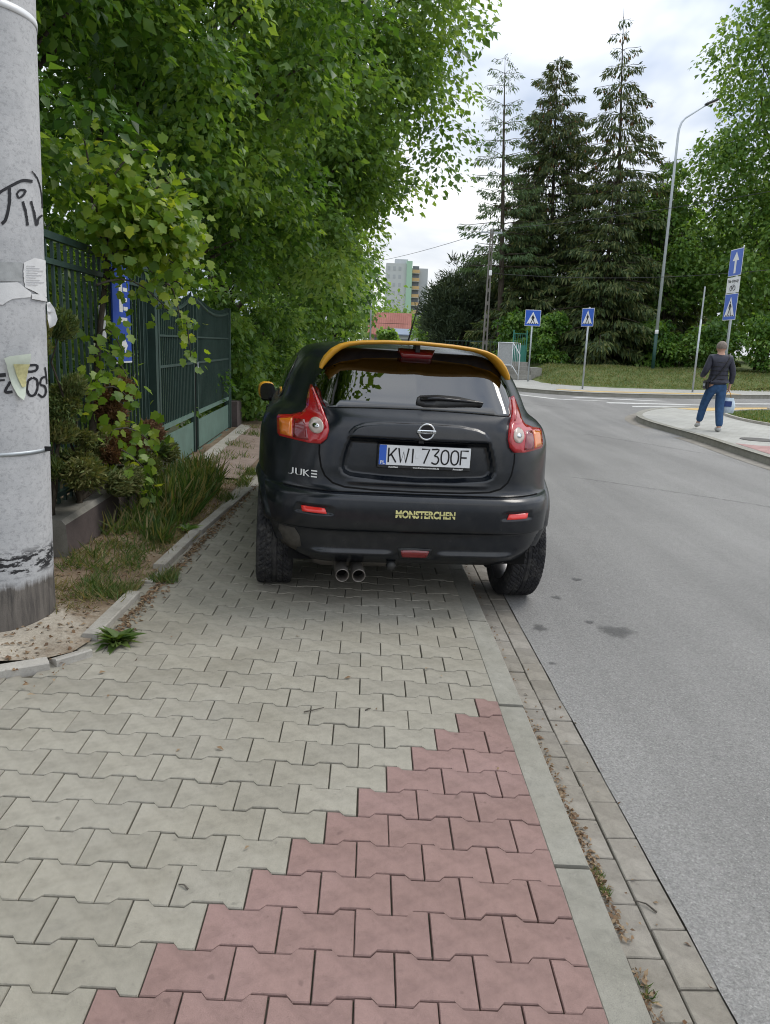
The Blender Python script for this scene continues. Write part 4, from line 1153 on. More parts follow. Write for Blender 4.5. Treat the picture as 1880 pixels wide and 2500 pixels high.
# wiper
wz = lambda x, z, o=.02: on_rear(x, z, o)[0]
wip = patch('rear_wiper', [(-.02, 1.186), (-.018, 1.212), (.0, 1.224), (.10, 1.232), (.22, 1.228), (.36, 1.205), (.365, 1.199), (.28, 1.192), (.15, 1.178), (.02, 1.174)], on_rear, .028, M_TRIM, car, .02, .024)
mb = MB(); mb.tube([wz(.0, 1.200, .036), wz(.10, 1.207, .038), wz(.36, 1.199, .03)], [.013, .010, .005], 8); mb.build('wiper_arm', M_GLOSSB, wip, True)
mb = MB(); mb.box(wz(.015, 1.2, .046), (.035, .008, .012)); mb.build('washer_jet', M_GLOSSB, wip)
mb = MB(); mb.box((.0, ey + .012, .998), (.03, .03, .022), bevel=.004); mb.build('rear_camera', M_GLOSSB, car)
# antenna
mb = MB(); mb.tube([(0, .20, 1.505), (.004, .185, 1.54), (.022, .13, 1.66), (.040, .08, 1.78)], [.012, .006, .004, .003], 7); mb.build('antenna', M_TRIM, car, True)
mb = MB(); mb.lathe([(0, .03), (.022, .022), (.034, .0)], 14); o = mb.build('antenna_base', M_TRIM, car, True); o.location = (0, .20, 1.503)
# mirrors
for s in (-1, 1):
    mb = MB(); prof = []
    nb_ = 14; st_ = [(-.09, .55), (-.075, .85), (-.03, 1.0), (.03, .92), (.075, .6), (.095, .2)]
    for (yy, sc_) in st_:
        for k in range(nb_):
            a = 2 * math.pi * k / nb_; mb.v.append((s * (.885 + .066 * sc_ * math.copysign(abs(math.cos(a)) ** .7, math.cos(a))), 1.66 + yy, 1.100 + .070 * sc_ * math.copysign(abs(math.sin(a)) ** .7, math.sin(a))))
    for i in range(len(st_) - 1):
        for k in range(nb_): mb.f.append((i * nb_ + k, i * nb_ + (k + 1) % nb_, (i + 1) * nb_ + (k + 1) % nb_, (i + 1) * nb_ + k)); mb.mi.append(0)
    mb.f += [tuple(range(nb_)), tuple((len(st_) - 1) * nb_ + k for k in range(nb_))]; mb.mi += [0, 0]
    mir = mb.build('side_mirror', M_YEL, car, True, True)
    mb = MB(); mb.prism([(.874 + .058 * math.copysign(abs(math.cos(a)) ** .7, math.cos(a)), 1.096 + .064 * math.copysign(abs(math.sin(a)) ** .7, math.sin(a))) for a in np.linspace(0, 2 * math.pi, 18, endpoint=False)], 1.555, 1.60, lambda u, v, h: (s * u, h, v)); mb.build('mirror_glass', M_GLOSSB, mir, fix=True)
    mb = MB(); mb.box((s * .855, 1.66, 1.04), (.14, .10, .05), bevel=.015); mb.build('mirror_foot', M_TRIM, mir)
# wheel-arch flares and liners
for s in (-1, 1):
    for yc in (0.0, 2.53):
        mb = MB(); sec_ = [(.366, -.09), (.368, .004), (.374, .014), (.388, .017), (.404, .012), (.428, .0015), (.436, -.006)]; A = np.linspace(R(8), R(176), 57)
        for a in A:
            for r_, x_ in sec_:
                yy, zz_ = yc - r_ * math.cos(a), .34 + r_ * math.sin(a)
                bx = on_side(s, yc - max(r_, .385) * math.cos(a), .34 + max(r_, .385) * math.sin(a))[0].x
                mb.v.append((bx + s * x_, yy, zz_))
        m_ = len(sec_)
        for i in range(len(A) - 1):
            for k in range(m_ - 1): mb.f.append((i * m_ + k, i * m_ + k + 1, (i + 1) * m_ + k + 1, (i + 1) * m_ + k)); mb.mi.append(0)
        mb.build('wheel_arch', M_BODY, car, True, True)
        mb = MB(); A = np.linspace(R(48), R(186), 30)
        for a in A:
            for x_ in (.48, .84): mb.v.append((s * x_, yc - .385 * math.cos(a), .34 + .385 * math.sin(a)))
        for i in range(len(A) - 1): mb.f.append((2 * i, 2 * i + 1, 2 * i + 3, 2 * i + 2)); mb.mi.append(0)
        mb.build('arch_liner', M_UNDER, car)
# wheels
def tyre_mesh():
    nA = 200; prof = []; W = .112
    pr = [(-.095, .225), (-.108, .26), (-.1095, .295), (-.103, .320), (-.095, .3285)] + [(x, .331) for x in np.linspace(-.088, .088, 25)] + [(.095, .3285), (.103, .320), (.1095, .295), (.108, .26), (.095, .225)]
    Vt = []; 
    for k in range(nA):
        a = 2 * math.pi * k / nA
        for (x, r_) in pr:
            rr = r_
            if abs(x) <= .0885:
                grv = 0
                for c in (-.052, -.017, .017, .052):
                    if abs(x - c) < .0045: grv = 1
                ph = (a / (2 * math.pi) * 58 + abs(x) * 24) % 1.0
                if ph < .28 and abs(x) > .010: grv = 1
                rr -= .006 * grv
            elif r_ > .315:
                ph = (a / (2 * math.pi) * 58 + abs(x) * 24) % 1.0
                if ph < .28: rr -= .004
            Vt.append((x, rr * math.cos(a), rr * math.sin(a)))
    m = len(pr); F = [(k * m + j, k * m + j + 1, ((k + 1) % nA) * m + j + 1, ((k + 1) % nA) * m + j) for k in range(nA) for j in range(m - 1)]
    me = bpy.data.meshes.new('tyre'); me.from_pydata(Vt, [], F); me.update()
    bm = bmesh.new(); bm.from_mesh(me); bmesh.ops.recalc_face_normals(bm, faces=bm.faces); bm.to_mesh(me); bm.free()
    me.materials.append(M_RUB); return me
ty_me = tyre_mesh()
rm = MB(); rm.lathe([(.228, -.10), (.215, -.085), (.205, -.02), (.21, .05), (.222, .085), (.229, .10)], 40, 'x')
for k in range(5):
    a = 2 * math.pi * k / 5
    for da in (-.14, .14):
        rm.tube([(.062, .05 * math.cos(a), .05 * math.sin(a)), (.085, .13 * math.cos(a + da * .6), .13 * math.sin(a + da * .6)), (.085, .212 * math.cos(a + da), .212 * math.sin(a + da))], [.025, .018, .016], 6)
rm.lathe([(0, .085), (.055, .08), (.07, .05), (.07, -.03), (0, -.03)], 20, 'x')
rm_me = rm.mesh('rim'); rm_me.materials.append(M_RIM)
bk = MB(); bk.lathe([(0, .02), (.15, .02), (.15, -.01), (0, -.01)], 24, 'x'); bk_me = bk.mesh('brake_disc'); bk_me.materials.append(M_STEEL)
cm = car.matrix_basis.copy()
car_m = Matrix.Translation(CAR_O) @ Euler((0, CAR_R, CAR_H), 'XYZ').to_matrix().to_4x4()
for yc in (0.0, 2.53):
    for s in (-1, 1):
        gp = car_m @ Vector((s * .765, yc, 0))
        gz0 = zs(gp.x, gp.y) if gp.x < .6 else .004
        wl = empty('wheel', (0, 0, 0)); wl.parent = car
        loc = car_m.inverted() @ Vector((gp.x, gp.y, gz0 + .325))
        wl.location = loc; wl.rotation_euler = (R(17 * s), 0, 0 if s > 0 else math.pi)
        for me_, nm in ((ty_me, 'tyre'), (rm_me, 'rim'), (bk_me, 'brake_disc')):
            o = bpy.data.objects.new(nm, me_); COL.objects.link(o); o.parent = wl
            if nm != 'tyre':
                pass
for me_ in (rm_me,): me_.polygons.foreach_set('use_smooth', [True] * len(me_.polygons))
# underbody, silencer, exhaust tips, tow ball
mb = MB(); mb.box((0, 1.35, .33), (1.40, 3.5, .10)); mb.build('floor_pan', M_UNDER, car)
mb = MB(); mb.box((-.02, .05, .30), (1.0, .10, .10)); mb.build('rear_axle', M_UNDER, car)
mb = MB(); mb.lathe([(0, -.26), (.07, -.25), (.085, -.2), (.085, .2), (.07, .25), (0, .26)], 16, 'x'); o = mb.build('silencer', M_STEEL, car, True); o.location = (-.30, -.25, .29)
for xx in (-.400, -.308):
    mb = MB(); mb.lathe([(.037, .16), (.038, .0), (.038, -.085), (.0365, -.090), (.0335, -.088), (.0335, .02)], 22, 'y')
    o = mb.build('exhaust_tip', M_STEEL, car, True); o.location = (xx, -.49, .246); o.rotation_euler = (R(4), 0, 0)
    mb = MB(); mb.lathe([(0, .0), (.034, .0)], 16, 'y'); oo = mb.build('tip_interior', M_UNDER, o)
mb = MB(); mb.tube([(-.11, -.30, .30), (-.115, -.44, .285), (-.12, -.50, .278)], [.018, .02, .026], 10); tb = mb.build('tow_hitch', M_TRIM, car, True)
mb = MB(); mb.lathe([(0, -.03), (.02, -.024), (.03, 0), (.02, .024), (0, .03)], 14, 'z'); o = mb.build('hitch_cap', M_TRIM, tb, True); o.location = (-.12, -.505, .285)
mb = MB(); mb.box((.42, -.32, .30), (.18, .10, .05)); mb.box((.50, -.30, .27), (.03, .06, .07)); mb.build('spring_link', M_UNDER, car)
# interior
mb = MB(); mb.box((0, 1.0, .55), (1.35, 2.3, .25)); mb.build('cabin_floor', M_UNDER, car)
mb = MB(); mb.box((0, .02, .98), (1.20, .55, .02)); mb.build('parcel_shelf', M_INT, car)
for xx, nm in ((-.34, 'rear_seat'), (.34, 'rear_seat'), (-.36, 'front_seat'), (.36, 'front_seat')):
    yy = .42 if nm == 'rear_seat' else 1.25
    st = MB(); st.box((xx, yy, .93), (.50, .16, .60), (R(-16), 0, 0), bevel=.06); so = st.build(nm, M_INT, car, False)
    st = MB(); st.box((xx, yy - .10, 1.27), (.25, .10, .16), (R(-10), 0, 0), bevel=.045); st.build('headrest', M_INT, so)
mb = MB(); mb.box((.02, .40, 1.22), (.05, .02, .38), (R(-12), 0, R(4))); mb.build('seat_belt', M_INTR, car)
mb = MB(); mb.box((0, 1.75, .95), (1.35, .45, .28), bevel=.08); mb.build('dashboard', M_INT, car)
mb = MB(); mb.box((.02, 1.42, 1.36), (.22, .02, .065), bevel=.01); mb.build('interior_mirror', M_INT, car)
# roof lining
mb = MB(); mb.box((0, .62, 1.462), (.86, 1.0, .02)); mb.build('roof_lining', M_INT, car)

# ================================================================== STREET FURNITURE, LEFT
# -------- concrete pole with bills and spray writing
PB = Vector((-1.856, 3.70, zv(-1.856, 3.70) - .05)); PLEAN = .031
pole = empty('concrete_pole', PB, 0, 'thick pale concrete pole at the left edge with torn bills and black spray writing', 'pole')
def pr_(z): return .268 - .0045 * z
def pc_(z): return Vector((PLEAN * z * 1.0, 0, z))
mb = MB(); zz = np.linspace(-.05, 9.0, 60); nA = 64
for z in zz:
    for k in range(nA):
        a = 2 * math.pi * k / nA; c = pc_(z); r_ = pr_(z) + .0012 * math.sin(7 * a + z * 3)
        mb.v.append((c.x + r_ * math.cos(a), c.y + r_ * math.sin(a), c.z))
for i in range(len(zz) - 1):
    for k in range(nA): mb.f.append((i * nA + k, i * nA + (k + 1) % nA, (i + 1) * nA + (k + 1) % nA, (i + 1) * nA + k)); mb.mi.append(0)
mb.f.append(tuple((len(zz) - 1) * nA + k for k in range(nA))); mb.mi.append(0)
mb.build('shaft', M_POLE, pole, True)
mb = MB()
mb.lathe([(pr_(0) + .006, -.05), (pr_(0) + .006, .27), (pr_(.3) + .001, .285)], 56); mb.build('foot_collar', M_POLE, pole, True)
# a point of the photograph's pole face: (px, py) in photo pixels, found on the cylinder
def ray_px(px, py):
    d = fw + r2 * ((px - 940) / 1860.0) - u2 * ((py - 1250) / 1860.0); return Vector((0, 0, EYE)), d
def on_pole(px, py, off=.002):
    o, d = ray_px(px, py); o = o - PB
    best = None
    # intersect with leaning, slightly tapered cylinder by stepping
    lo, hi = 2.5, 4.4; prev = None
    for i in range(400):
        t = lo + (hi - lo) * i / 399; p = o + d * t; c = pc_(p.z); dd = math.hypot(p.x - c.x, p.y - c.y) - pr_(p.z)
        if best is None or dd < best[0]: best = (dd, p, c)
        if dd < 0: best = (dd, p, c); break
    dd, p, c = best
    n = Vector((p.x - c.x, p.y - c.y, 0)).normalized(); q = c + n * (pr_(p.z) + off); q.z = p.z
    return q
def ppx(u, v, off=.003):  # zoomed crop coordinates (0..479 x 0..2212) of the pole -> pole surface
    return on_pole(u * 130 / 479.0, 400 + v * 600 / 2212.0, off)
def pole_patch(name, poly, m, off=.003, lift=None):
    pts = densify(poly, 18, True); vs = [Vector(p) for p in pts]; nb = len(vs)
    P = np.array(pts)
    A, B = np.meshgrid(np.arange(P[:, 0].min() + 10, P[:, 0].max(), 22), np.arange(P[:, 1].min() + 10, P[:, 1].max(), 30)); A, B = A.ravel(), B.ravel()
    ok = sdist_poly(A, B, poly) > 6; vs += [Vector((a, b)) for a, b in zip(A[ok], B[ok])]
    v2, _, f2, *_ = delaunay_2d_cdt(vs, [(i, (i + 1) % nb) for i in range(nb)], [list(range(nb))], 1, 1e-4)
    V3 = [ppx(p.x, p.y, off + (lift(p.x, p.y) if lift else 0) + random.uniform(0, .0012)) for p in v2]
    mb = MB(); mb.add(V3, [tuple(reversed(f)) for f in f2]); return mb.build(name, m, pole, True)
def ink(name, paths, w):
    mb = MB()
    for pth in paths:
        pts = [(p.x, p.y) for p in smooth_curve([(*q, 0) for q in pth], 5)]
        stroke(mb, densify(pts, 9), w, lambda u, v: ppx(u, v, .0025))
    return mb.build(name, M_INK, pole)
ink('spray_letter', [[(-60, 330), (-10, 265), (30, 235), (120, 185), (200, 150), (285, 158)]], 27)
ink('spray_letter', [[(75, 200), (82, 300), (70, 420), (45, 505), (12, 542)]], 30)
ink('spray_letter', [[(205, 235), (170, 240), (148, 275), (165, 305), (200, 285), (222, 245), (200, 232)]], 19)
ink('spray_letter', [[(198, 338), (222, 420), (235, 490), (243, 555)]], 24)
ink('spray_letter', [[(272, 335), (300, 430), (325, 552), (342, 490), (378, 462)]], 19)
ink('spray_letter', [[(280, 65), (330, 130), (358, 220), (372, 310), (376, 400)]], 12)
ink('spray_letter', [[(-30, 1905), (50, 1898)]], 34); ink('spray_letter', [[(-30, 1950), (40, 1945)]], 18)
ink('spray_letter', [[(90, 1960), (45, 2050), (110, 2050)]], 26)
ink('spray_letter', [[(240, 1815), (320, 1812), (325, 1850), (290, 1868), (238, 1870)]], 22)
ink('spray_letter', [[(285, 1925), (245, 1960), (238, 2030), (262, 2082), (305, 2078), (330, 2020), (328, 1950), (290, 1922)]], 22)
ink('spray_letter', [[(408, 1915), (370, 1930), (358, 1985), (395, 2000), (410, 2050), (380, 2098), (335, 2070)]], 19)
ink('spray_letter', [[(400, 1830), (412, 1900), (418, 1980)]], 12)
pole_patch('torn_bill', [(205, 890), (300, 845), (405, 870), (412, 1000), (412, 1200), (360, 1185), (300, 1150), (215, 1110), (200, 1010)], M_PAPER, .005)
pole_patch('torn_bill', [(-40, 880), (195, 890), (192, 1060), (-40, 1055)], M_PAPERB, .003)
pole_patch('torn_bill', [(-40, 1075), (150, 1065), (200, 1100), (270, 1160), (265, 1200), (110, 1215), (60, 1240), (20, 1270), (-40, 1262)], M_PAPER, .004)
pole_patch('torn_bill', [(270, 1170), (350, 1175), (405, 1205), (412, 1240), (330, 1225), (275, 1215)], M_PAPER, .007)
pole_patch('curling_bill', [(405, 1250), (425, 1240), (462, 1310), (478, 1400), (460, 1450), (418, 1480), (410, 1400)], M_PAPER, .006, lambda u, v: max(0, (u - 405)) * .0006)
pole_patch('hanging_leaflet', [(18, 1750), (60, 1730), (235, 1705), (232, 1850), (222, 2010), (205, 2085), (185, 2125), (140, 2080), (90, 1960), (40, 1800)], M_PAPERG, .008, lambda u, v: .010 + .012 * math.sin(v * .012))
pole_patch('leaflet_picture', [(92, 1800), (225, 1802), (215, 2000), (185, 2010), (130, 1900)], M_PAPERY, .014, lambda u, v: .010 + .012 * math.sin(v * .012))
for k in range(9):
    mb = MB(); stroke(mb, densify([(222, 920 + k * 21), (300 + (k * 37) % 90, 922 + k * 21)], 12), 5, lambda u, v: ppx(u, v, .0085)); mb.build('bill_print', M_PENC, pole)
for zc_, w_, m_ in ((1.255 - .35 + .0, .018, M_GALV), (2.78, .030, M_SIGNW)):
    mb = MB(); r_ = pr_(zc_) + .003; mb.lathe([(r_ - .003, -w_ / 2), (r_, -w_ / 2), (r_, w_ / 2), (r_ - .003, w_ / 2)], 48); o = mb.build('strap_band', m_, pole, True); o.location = pc_(zc_) ; o.location.z = zc_
mb = MB(); mb.box((0, 0, 0), (.05, .006, .022)); o = mb.build('strap_buckle', M_BLACK, pole); o.location = on_pole(108, 1095, .006)

# -------- low retaining wall
wall = empty('retaining_wall', (-1.95, 4.6, 0), 0, 'low dark painted concrete retaining wall under the green fence', 'wall')
def wseg(y0, y1, xf0, xf1, z0, z1, name, m, mcap, thick=.26):
    mb = MB(); vs = []
    for y, xf, zt_ in ((y0, xf0, z0), (y1, xf1, z1)):
        vs += [(xf + 1.95 + .03, y - 4.6, -.1), (xf + 1.95 + .0, y - 4.6, zt_ - .03), (xf + 1.95 - .025, y - 4.6, zt_), (xf + 1.95 - thick, y - 4.6, zt_), (xf + 1.95 - thick, y - 4.6, -.1)]
    fs = [(0, 5, 6, 1), (1, 6, 7, 2), (2, 7, 8, 3), (3, 8, 9, 4), (4, 3, 2, 1, 0), (5, 6, 7, 8, 9)]
    mb.add(vs, fs); me = mb.mesh(name)
    bm = bmesh.new(); bm.from_mesh(me); bmesh.ops.recalc_face_normals(bm, faces=bm.faces); bm.to_mesh(me); bm.free()
    o = link_obj(name, me, [m, mcap], wall)
    for p in me.polygons:
        if abs(p.normal.z) > .5 or abs(p.normal.y) > .5: p.material_index = 1
    return o
wseg(4.62, 5.62, -1.86, -1.86, .425, .445, 'wall_block', M_WALLC, M_WALLT)
wseg(5.66, 7.38, -1.90, -1.935, .435, .47, 'wall_block', M_WALLC, M_WALLT, .22)
wseg(3.2, 4.61, -2.02, -2.02, .36, .36, 'wall_block', M_WALLC, M_WALLT, .2)
# -------- picket fence on the wall
fence = empty('picket_fence', (-2.06, 4.0, .40), 0, 'dark green metal picket fence on the low wall behind the vine', 'fence')
bar_me = MB().box((0, 0, .86), (.018, .018, 1.74)).mesh('picket'); bar_me.materials.append(M_FENCE)
tip_me = MB().add([(-.009, -.009, 1.73), (.009, -.009, 1.73), (.009, .009, 1.73), (-.009, .009, 1.73), (0, 0, 1.79)], [(0, 1, 4), (1, 2, 4), (2, 3, 4), (3, 0, 4)]).mesh('picket')
y = 2.6
while y < 7.32:
    o = bpy.data.objects.new('picket', bar_me); COL.objects.link(o); o.parent = fence; o.location = (-.012 * (y - 4.0) * 1.0, y - 4.0, 0); y += .112
for z, h in ((.10, .035), (1.60, .035), (1.76, .045)):
    mb = MB(); mb.add([], []); 
    v = [];
    for yy in (2.5, 7.36):
        xo = -.012 * (yy - 4.0)
        for dx, dz in ((-.02, -h / 2), (.02, -h / 2), (.02, h / 2), (-.02, h / 2)): v.append((xo + dx, yy - 4.0, z + dz))
    mb.add(v, [(0, 1, 5, 4), (1, 2, 6, 5), (2, 3, 7, 6), (3, 0, 4, 7), (3, 2, 1, 0), (4, 5, 6, 7)]); mb.build('rail', M_FENCE, fence, fix=True)
for yy in (2.6, 4.9, 7.30):
    mb = MB(); mb.box((-.012 * (yy - 4) - .03, yy - 4.0, .86), (.05, .05, 1.84)); mb.build('post', M_FENCE, fence)
# -------- gate with two leaves
gate = empty('metal_gate', (-2.06, 7.5, .22), math.atan2(.14, 4.5), 'green metal double gate with bars above sheet panels and a padlock', 'gate')
def leaf(y0, y1, z_l, z_r, zp):
    L = y1 - y0; mb = MB()
    mb.box((0, y0 + .02, z_l / 2), (.045, .045, z_l)); fr = mb.build('leaf_frame', M_FENCE, gate)
    mb = MB(); mb.box((0, y1 - .02, z_r / 2), (.045, .045, z_r)); mb.build('leaf_stile', M_FENCE, fr)
    n = 10
    def top(t): return z_l + (z_r - z_l) * t - .10 * math.sin(math.pi * t) * (1 if z_l != z_r else 0)
    mb = MB(); mb.tube([(0, y0 + .02 + (L - .04) * t, top(t)) for t in np.linspace(0, 1, n)], .022, 6); mb.build('top_rail', M_FENCE, fr)
    for zz_, h in ((zp + .03, .05), (1.05, .025), (1.35, .02)):
        mb = MB(); mb.box((0, (y0 + y1) / 2, zz_), (.03, L - .05, h)); mb.build('cross_rail', M_FENCE if h < .04 else M_SHEET, fr)
    nb_ = int(L / .075)
    for k in range(nb_):
        t = (k + .5) / nb_; h = top(t) + .07 - (zp + .05); mb = MB(); mb.box((0, y0 + L * t, zp + .05 + h / 2), (.014, .014, h)); mb.build('bar', M_FENCE, fr)
    mb = MB(); mb.box((0, (y0 + y1) / 2, zp / 2 - .03), (.012, L - .09, zp - .07)); sh = mb.build('sheet_panel', M_SHEET, gate)
    for zz_ in (.05,):
        mb = MB(); mb.box((.0, (y0 + y1) / 2, zz_ - .09), (.03, L - .05, .03)); mb.build('bottom_rail', M_SHEET, gate)
leaf(.0, 1.72, 1.66, 1.80, .42); leaf(1.90, 4.45, 1.80, 1.72, .42)
for yy, hh in ((-.09, 1.95), (4.56, 1.9)):
    mb = MB(); mb.box((-.02, yy, hh / 2 - .1), (.09, .09, hh)); mb.build('gate_post', M_FENCE, gate)
mb = MB(); mb.box((.0, 1.81, .55), (.03, .05, 1.3)); mb.build('drop_bolt', M_UNDER, gate)
mb = MB(); mb.box((.04, 1.84, .98), (.02, .045, .055), bevel=.008); lk = mb.build('padlock', M_GALV, gate)
mb = MB(); mb.tube([(.04, 1.825, 1.0), (.04, 1.825, 1.04), (.04, 1.84, 1.055), (.04, 1.855, 1.04), (.04, 1.855, 1.0)], .005, 6); mb.build('shackle', M_GALV, lk)
mb = MB(); stroke(mb, [(.35, .30), (.38, .20), (.36, .12), (.40, .05)], [.03, .05, .03, .04], lambda u, v: Vector((.0075, u, v))); mb.build('white_scrawl', M_WPRINT, gate)
mb = MB(); mb.box((-.0, 4.95, .10), (.20, .5, .55)); mb.build('gate_pier', M_WALLC, gate)

# -------- blue board and small white plate hanging on the fence
board = empty('blue_board', (-2.035, 6.40, 1.34), 0, 'tall blue board with white lettering half hidden by the vine', 'sign')
mb = MB(); mb.box((0, 0, .40), (.012, .44, .80)); mb.build('board_sheet', M_SIGNB2, board)
mb = MB(); mb.box((.0, 0, .002), (.016, .44, .012)); mb.build('board_edge', M_SIGNW, board)
bw = lambda u, v: Vector((.0075, u, v))
for pth, w in (([(-.02, .74), (-.02, .40)], .085), ([(.04, .71), (.15, .71)], .03), ([(.04, .66), (.13, .66)], .03), ([(.04, .58), (.15, .58)], .03), ([(.04, .50), (.14, .50)], .03), ([(.04, .43), (.15, .43)], .03), ([(-.06, .34), (.13, .34)], .035)):
    mb = MB(); stroke(mb, pth, w, bw); mb.build('board_lettering', M_WPRINT, board)
mb = MB(); mb.add([bw(*p) for p in [(-.06, .10), (.04, .10), (.04, .07), (.12, .135), (.04, .20), (.04, .17), (-.06, .17)]], [(0, 1, 2, 3, 4, 5, 6)]); mb.build('board_arrow', M_WPRINT, board)
wp = MB(); wp.box((0, 0, .13), (.01, .13, .26), bevel=.003); o = wp.build('white_plate', M_SIGNW); o.location = (-2.045, 5.98, 1.51)
tag(o, 'small upright white plate on the fence left of the blue board', 'plate')

# ================================================================== VEGETATION
def rnd_dir(n):
    v = RNG.normal(size=(n, 3)); return nrm(v)
def sample_clumps(ells, per, rmin, rmax, shell=.35):
    out = []
    for (c, rad) in ells:
        c = np.array(c, float); rad = np.array(rad, float)
        n = max(4, int(per * (rad[0] * rad[1] * rad[2]) ** (2 / 3)))
        d = rnd_dir(n); q = (shell + (1 - shell) * RNG.random(n) ** .6)[:, None]
        P = c + d * q * rad * (1 + RNG.normal(0, .07, (n, 1)))
        for p in P: out.append((p, RNG.uniform(rmin, rmax)))
    return out
def leaves_for(clumps, n, size, droop=.55, flat=.75, jitter=.25, up=.75):
    w = np.array([r_ ** 2 for _, r_ in clumps]); w /= w.sum()
    idx = RNG.choice(len(clumps), n, p=w)
    C = np.array([c for c, _ in clumps])[idx]; Rr = np.array([r_ for _, r_ in clumps])[idx][:, None]
    d = rnd_dir(n); d[:, 2] = np.where(RNG.random(n) < .72, np.abs(d[:, 2]), d[:, 2]); rad = (.35 + .75 * RNG.random((n, 1)) ** .5)
    off = d * rad * Rr; off[:, 2] *= flat
    off[:, 2] -= .25 * Rr[:, 0] * (off[:, 0] ** 2 + off[:, 1] ** 2) / np.maximum(Rr[:, 0] ** 2, 1e-4)
    pos = C + off
    nor = nrm(d * .55 + np.array([0, 0, up]) + RNG.normal(0, .45, (n, 3)))
    dr = nrm(d * np.array([1, 1, .25]) + np.array([0, 0, -droop]) + RNG.normal(0, .45, (n, 3)))
    sz = size * np.clip(RNG.normal(.92, .27, n), .4, 1.6)
    # tint: light-dark tone per clump, imitating lit and shaded foliage, plus leaf-to-leaf variation
    ct = RNG.random(len(clumps))[idx]
    rn = np.clip(.62 * ct + .38 * RNG.random(n) + jitter * (RNG.random(n) - .5), 0, 1)
    return pos, nor, dr, sz, rn
def branch_mesh(name, base, tips, r0, mat, parent, trunk=None, seg=5, origin=Vector((0, 0, 0))):
    mb = MB()
    if trunk: mb.tube([Vector(p) - origin for p in trunk[0]], trunk[1], 9)
    for (a, b, r_) in tips:
        a = Vector(a); b = Vector(b); L = (b - a).length
        pts = [a.lerp(b, t) + Vector((random.uniform(-.06, .06) * L, random.uniform(-.06, .06) * L, .10 * L * math.sin(math.pi * t))) * (1 if 0 < t < 1 else 0) for t in np.linspace(0, 1, seg)]
        mb.tube([p - origin for p in pts], [r_ * (1 - .8 * t) for t in np.linspace(0, 1, seg)], 5, cap=False)
    return mb.build(name, mat, parent, True)

def broad_tree(name, label, base, height, ells, n, size, mat, per=14, rc=(.35, .75), trunk_r=.14, group=None, nb=26, cat='tree', droop=.55, bark=None, shell=.35, trunk_top=None, wood='trunk', crown='crown', limb=None):
    base = Vector(base); root = empty(name, base, 0, label, cat, group)
    cl = sample_clumps(ells, per, *rc, shell=shell)
    top = Vector(trunk_top) if trunk_top else Vector((base.x * .7 + ells[-1][0][0] * .3, base.y, base.z + height * .8))
    tp = [base.lerp(top, t) + Vector((.10 * math.sin(t * 7), .10 * math.cos(t * 5) - .1, 0)) * (1 if t > 0 else 0) for t in np.linspace(0, 1, 8)]
    tips = []
    for k in random.sample(range(len(cl)), min(nb, len(cl))):
        c = Vector(cl[k][0]); t = min(.95, max(.12, (c.z - base.z) / max(height, .1) * .55)); j = t * 7; i = int(j); a = tp[i].lerp(tp[min(i + 1, 7)], j - i)
        tips.append((a, c, (limb or trunk_r * .28)))
    branch_mesh(wood, base, tips, trunk_r, bark or M_BARK, root, (tp, [trunk_r * (1 - .75 * t) for t in np.linspace(0, 1, 8)]), origin=base)
    pos, nor, dr, sz, rn = leaves_for(cl, n, size, droop)
    link_obj(crown, leaf_mesh(crown, pos - np.array(base), nor, dr, sz, rn), mat, root)
    return root

# left: trees behind the fence, leaning out over the pavement
broad_tree('broadleaf_tree', 'nearest leafy tree behind the picket fence, just right of the concrete pole', (-3.6, 6.0, .2), 7.5,
           [((-3.2, 6.1, 3.3), (1.3, 1.7, 1.5)), ((-2.75, 7.3, 4.1), (1.35, 1.6, 1.5)), ((-3.1, 5.4, 5.0), (1.3, 1.4, 1.6)), ((-2.3, 7.2, 5.4), (1.5, 1.8, 1.3))], 36000, .094, M_LEAF, 24, (.26, .52), .13)
broad_tree('broadleaf_tree', 'dense dark green tree hanging low over the green double gate', (-3.5, 10.0, .2), 9,
           [((-2.75, 9.6, 3.5), (1.15, 2.2, 1.5)), ((-2.0, 10.2, 5.2), (1.7, 2.0, 1.9)), ((-1.6, 10.8, 7.2), (1.9, 2.0, 1.7)), ((-2.0, 11.6, 3.4), (1.1, 1.6, 1.2))], 46000, .106, M_LEAF, 21, (.32, .62), .17)
broad_tree('broadleaf_tree', 'big pale green tree arching over the pavement and the black car', (-3.2, 14.6, .2), 11,
           [((-1.55, 14.2, 4.0), (1.6, 2.4, 1.7)), ((-.55, 14.6, 5.4), (1.75, 2.4, 1.3)), ((-.35, 14.8, 7.2), (1.9, 2.6, 1.7)), ((-1.4, 15.5, 9.0), (2.2, 2.8, 1.7)), ((-.8, 16.5, 3.3), (1.1, 1.8, .9)), ((-.35, 15.0, 4.2), (.9, 1.4, .7))], 56000, .116, M_LEAF2, 19, (.34, .68), .2)
broad_tree('broadleaf_tree', 'far leafy tree of the left row, beyond the gate and above the hedge', (-3.2, 21.5, .2), 10,
           [((-2.0, 21.0, 4.4), (1.7, 3.0, 2.2)), ((-2.2, 22.0, 7.5), (2.2, 3.0, 2.4)), ((-1.3, 22.5, 3.2), (1.2, 2.6, 1.2))], 26000, .165, M_LEAF, 15, (.5, .9), .2)
broad_tree('broadleaf_tree', 'tree above the photographer, outside the picture, mirrored in the rear window', (-4.3, 1.2, .1), 10,
           [((-2.6, 1.4, 7.2), (1.6, 2.6, 1.9)), ((-1.25, 2.9, 8.2), (1.5, 1.8, 1.3)), ((-3.6, .2, 6.0), (1.5, 2.0, 1.6)), ((-1.5, 3.6, 7.2), (1.2, 1.2, 1.0))], 34000, .13, M_LEAF, 16, (.4, .7), .2)
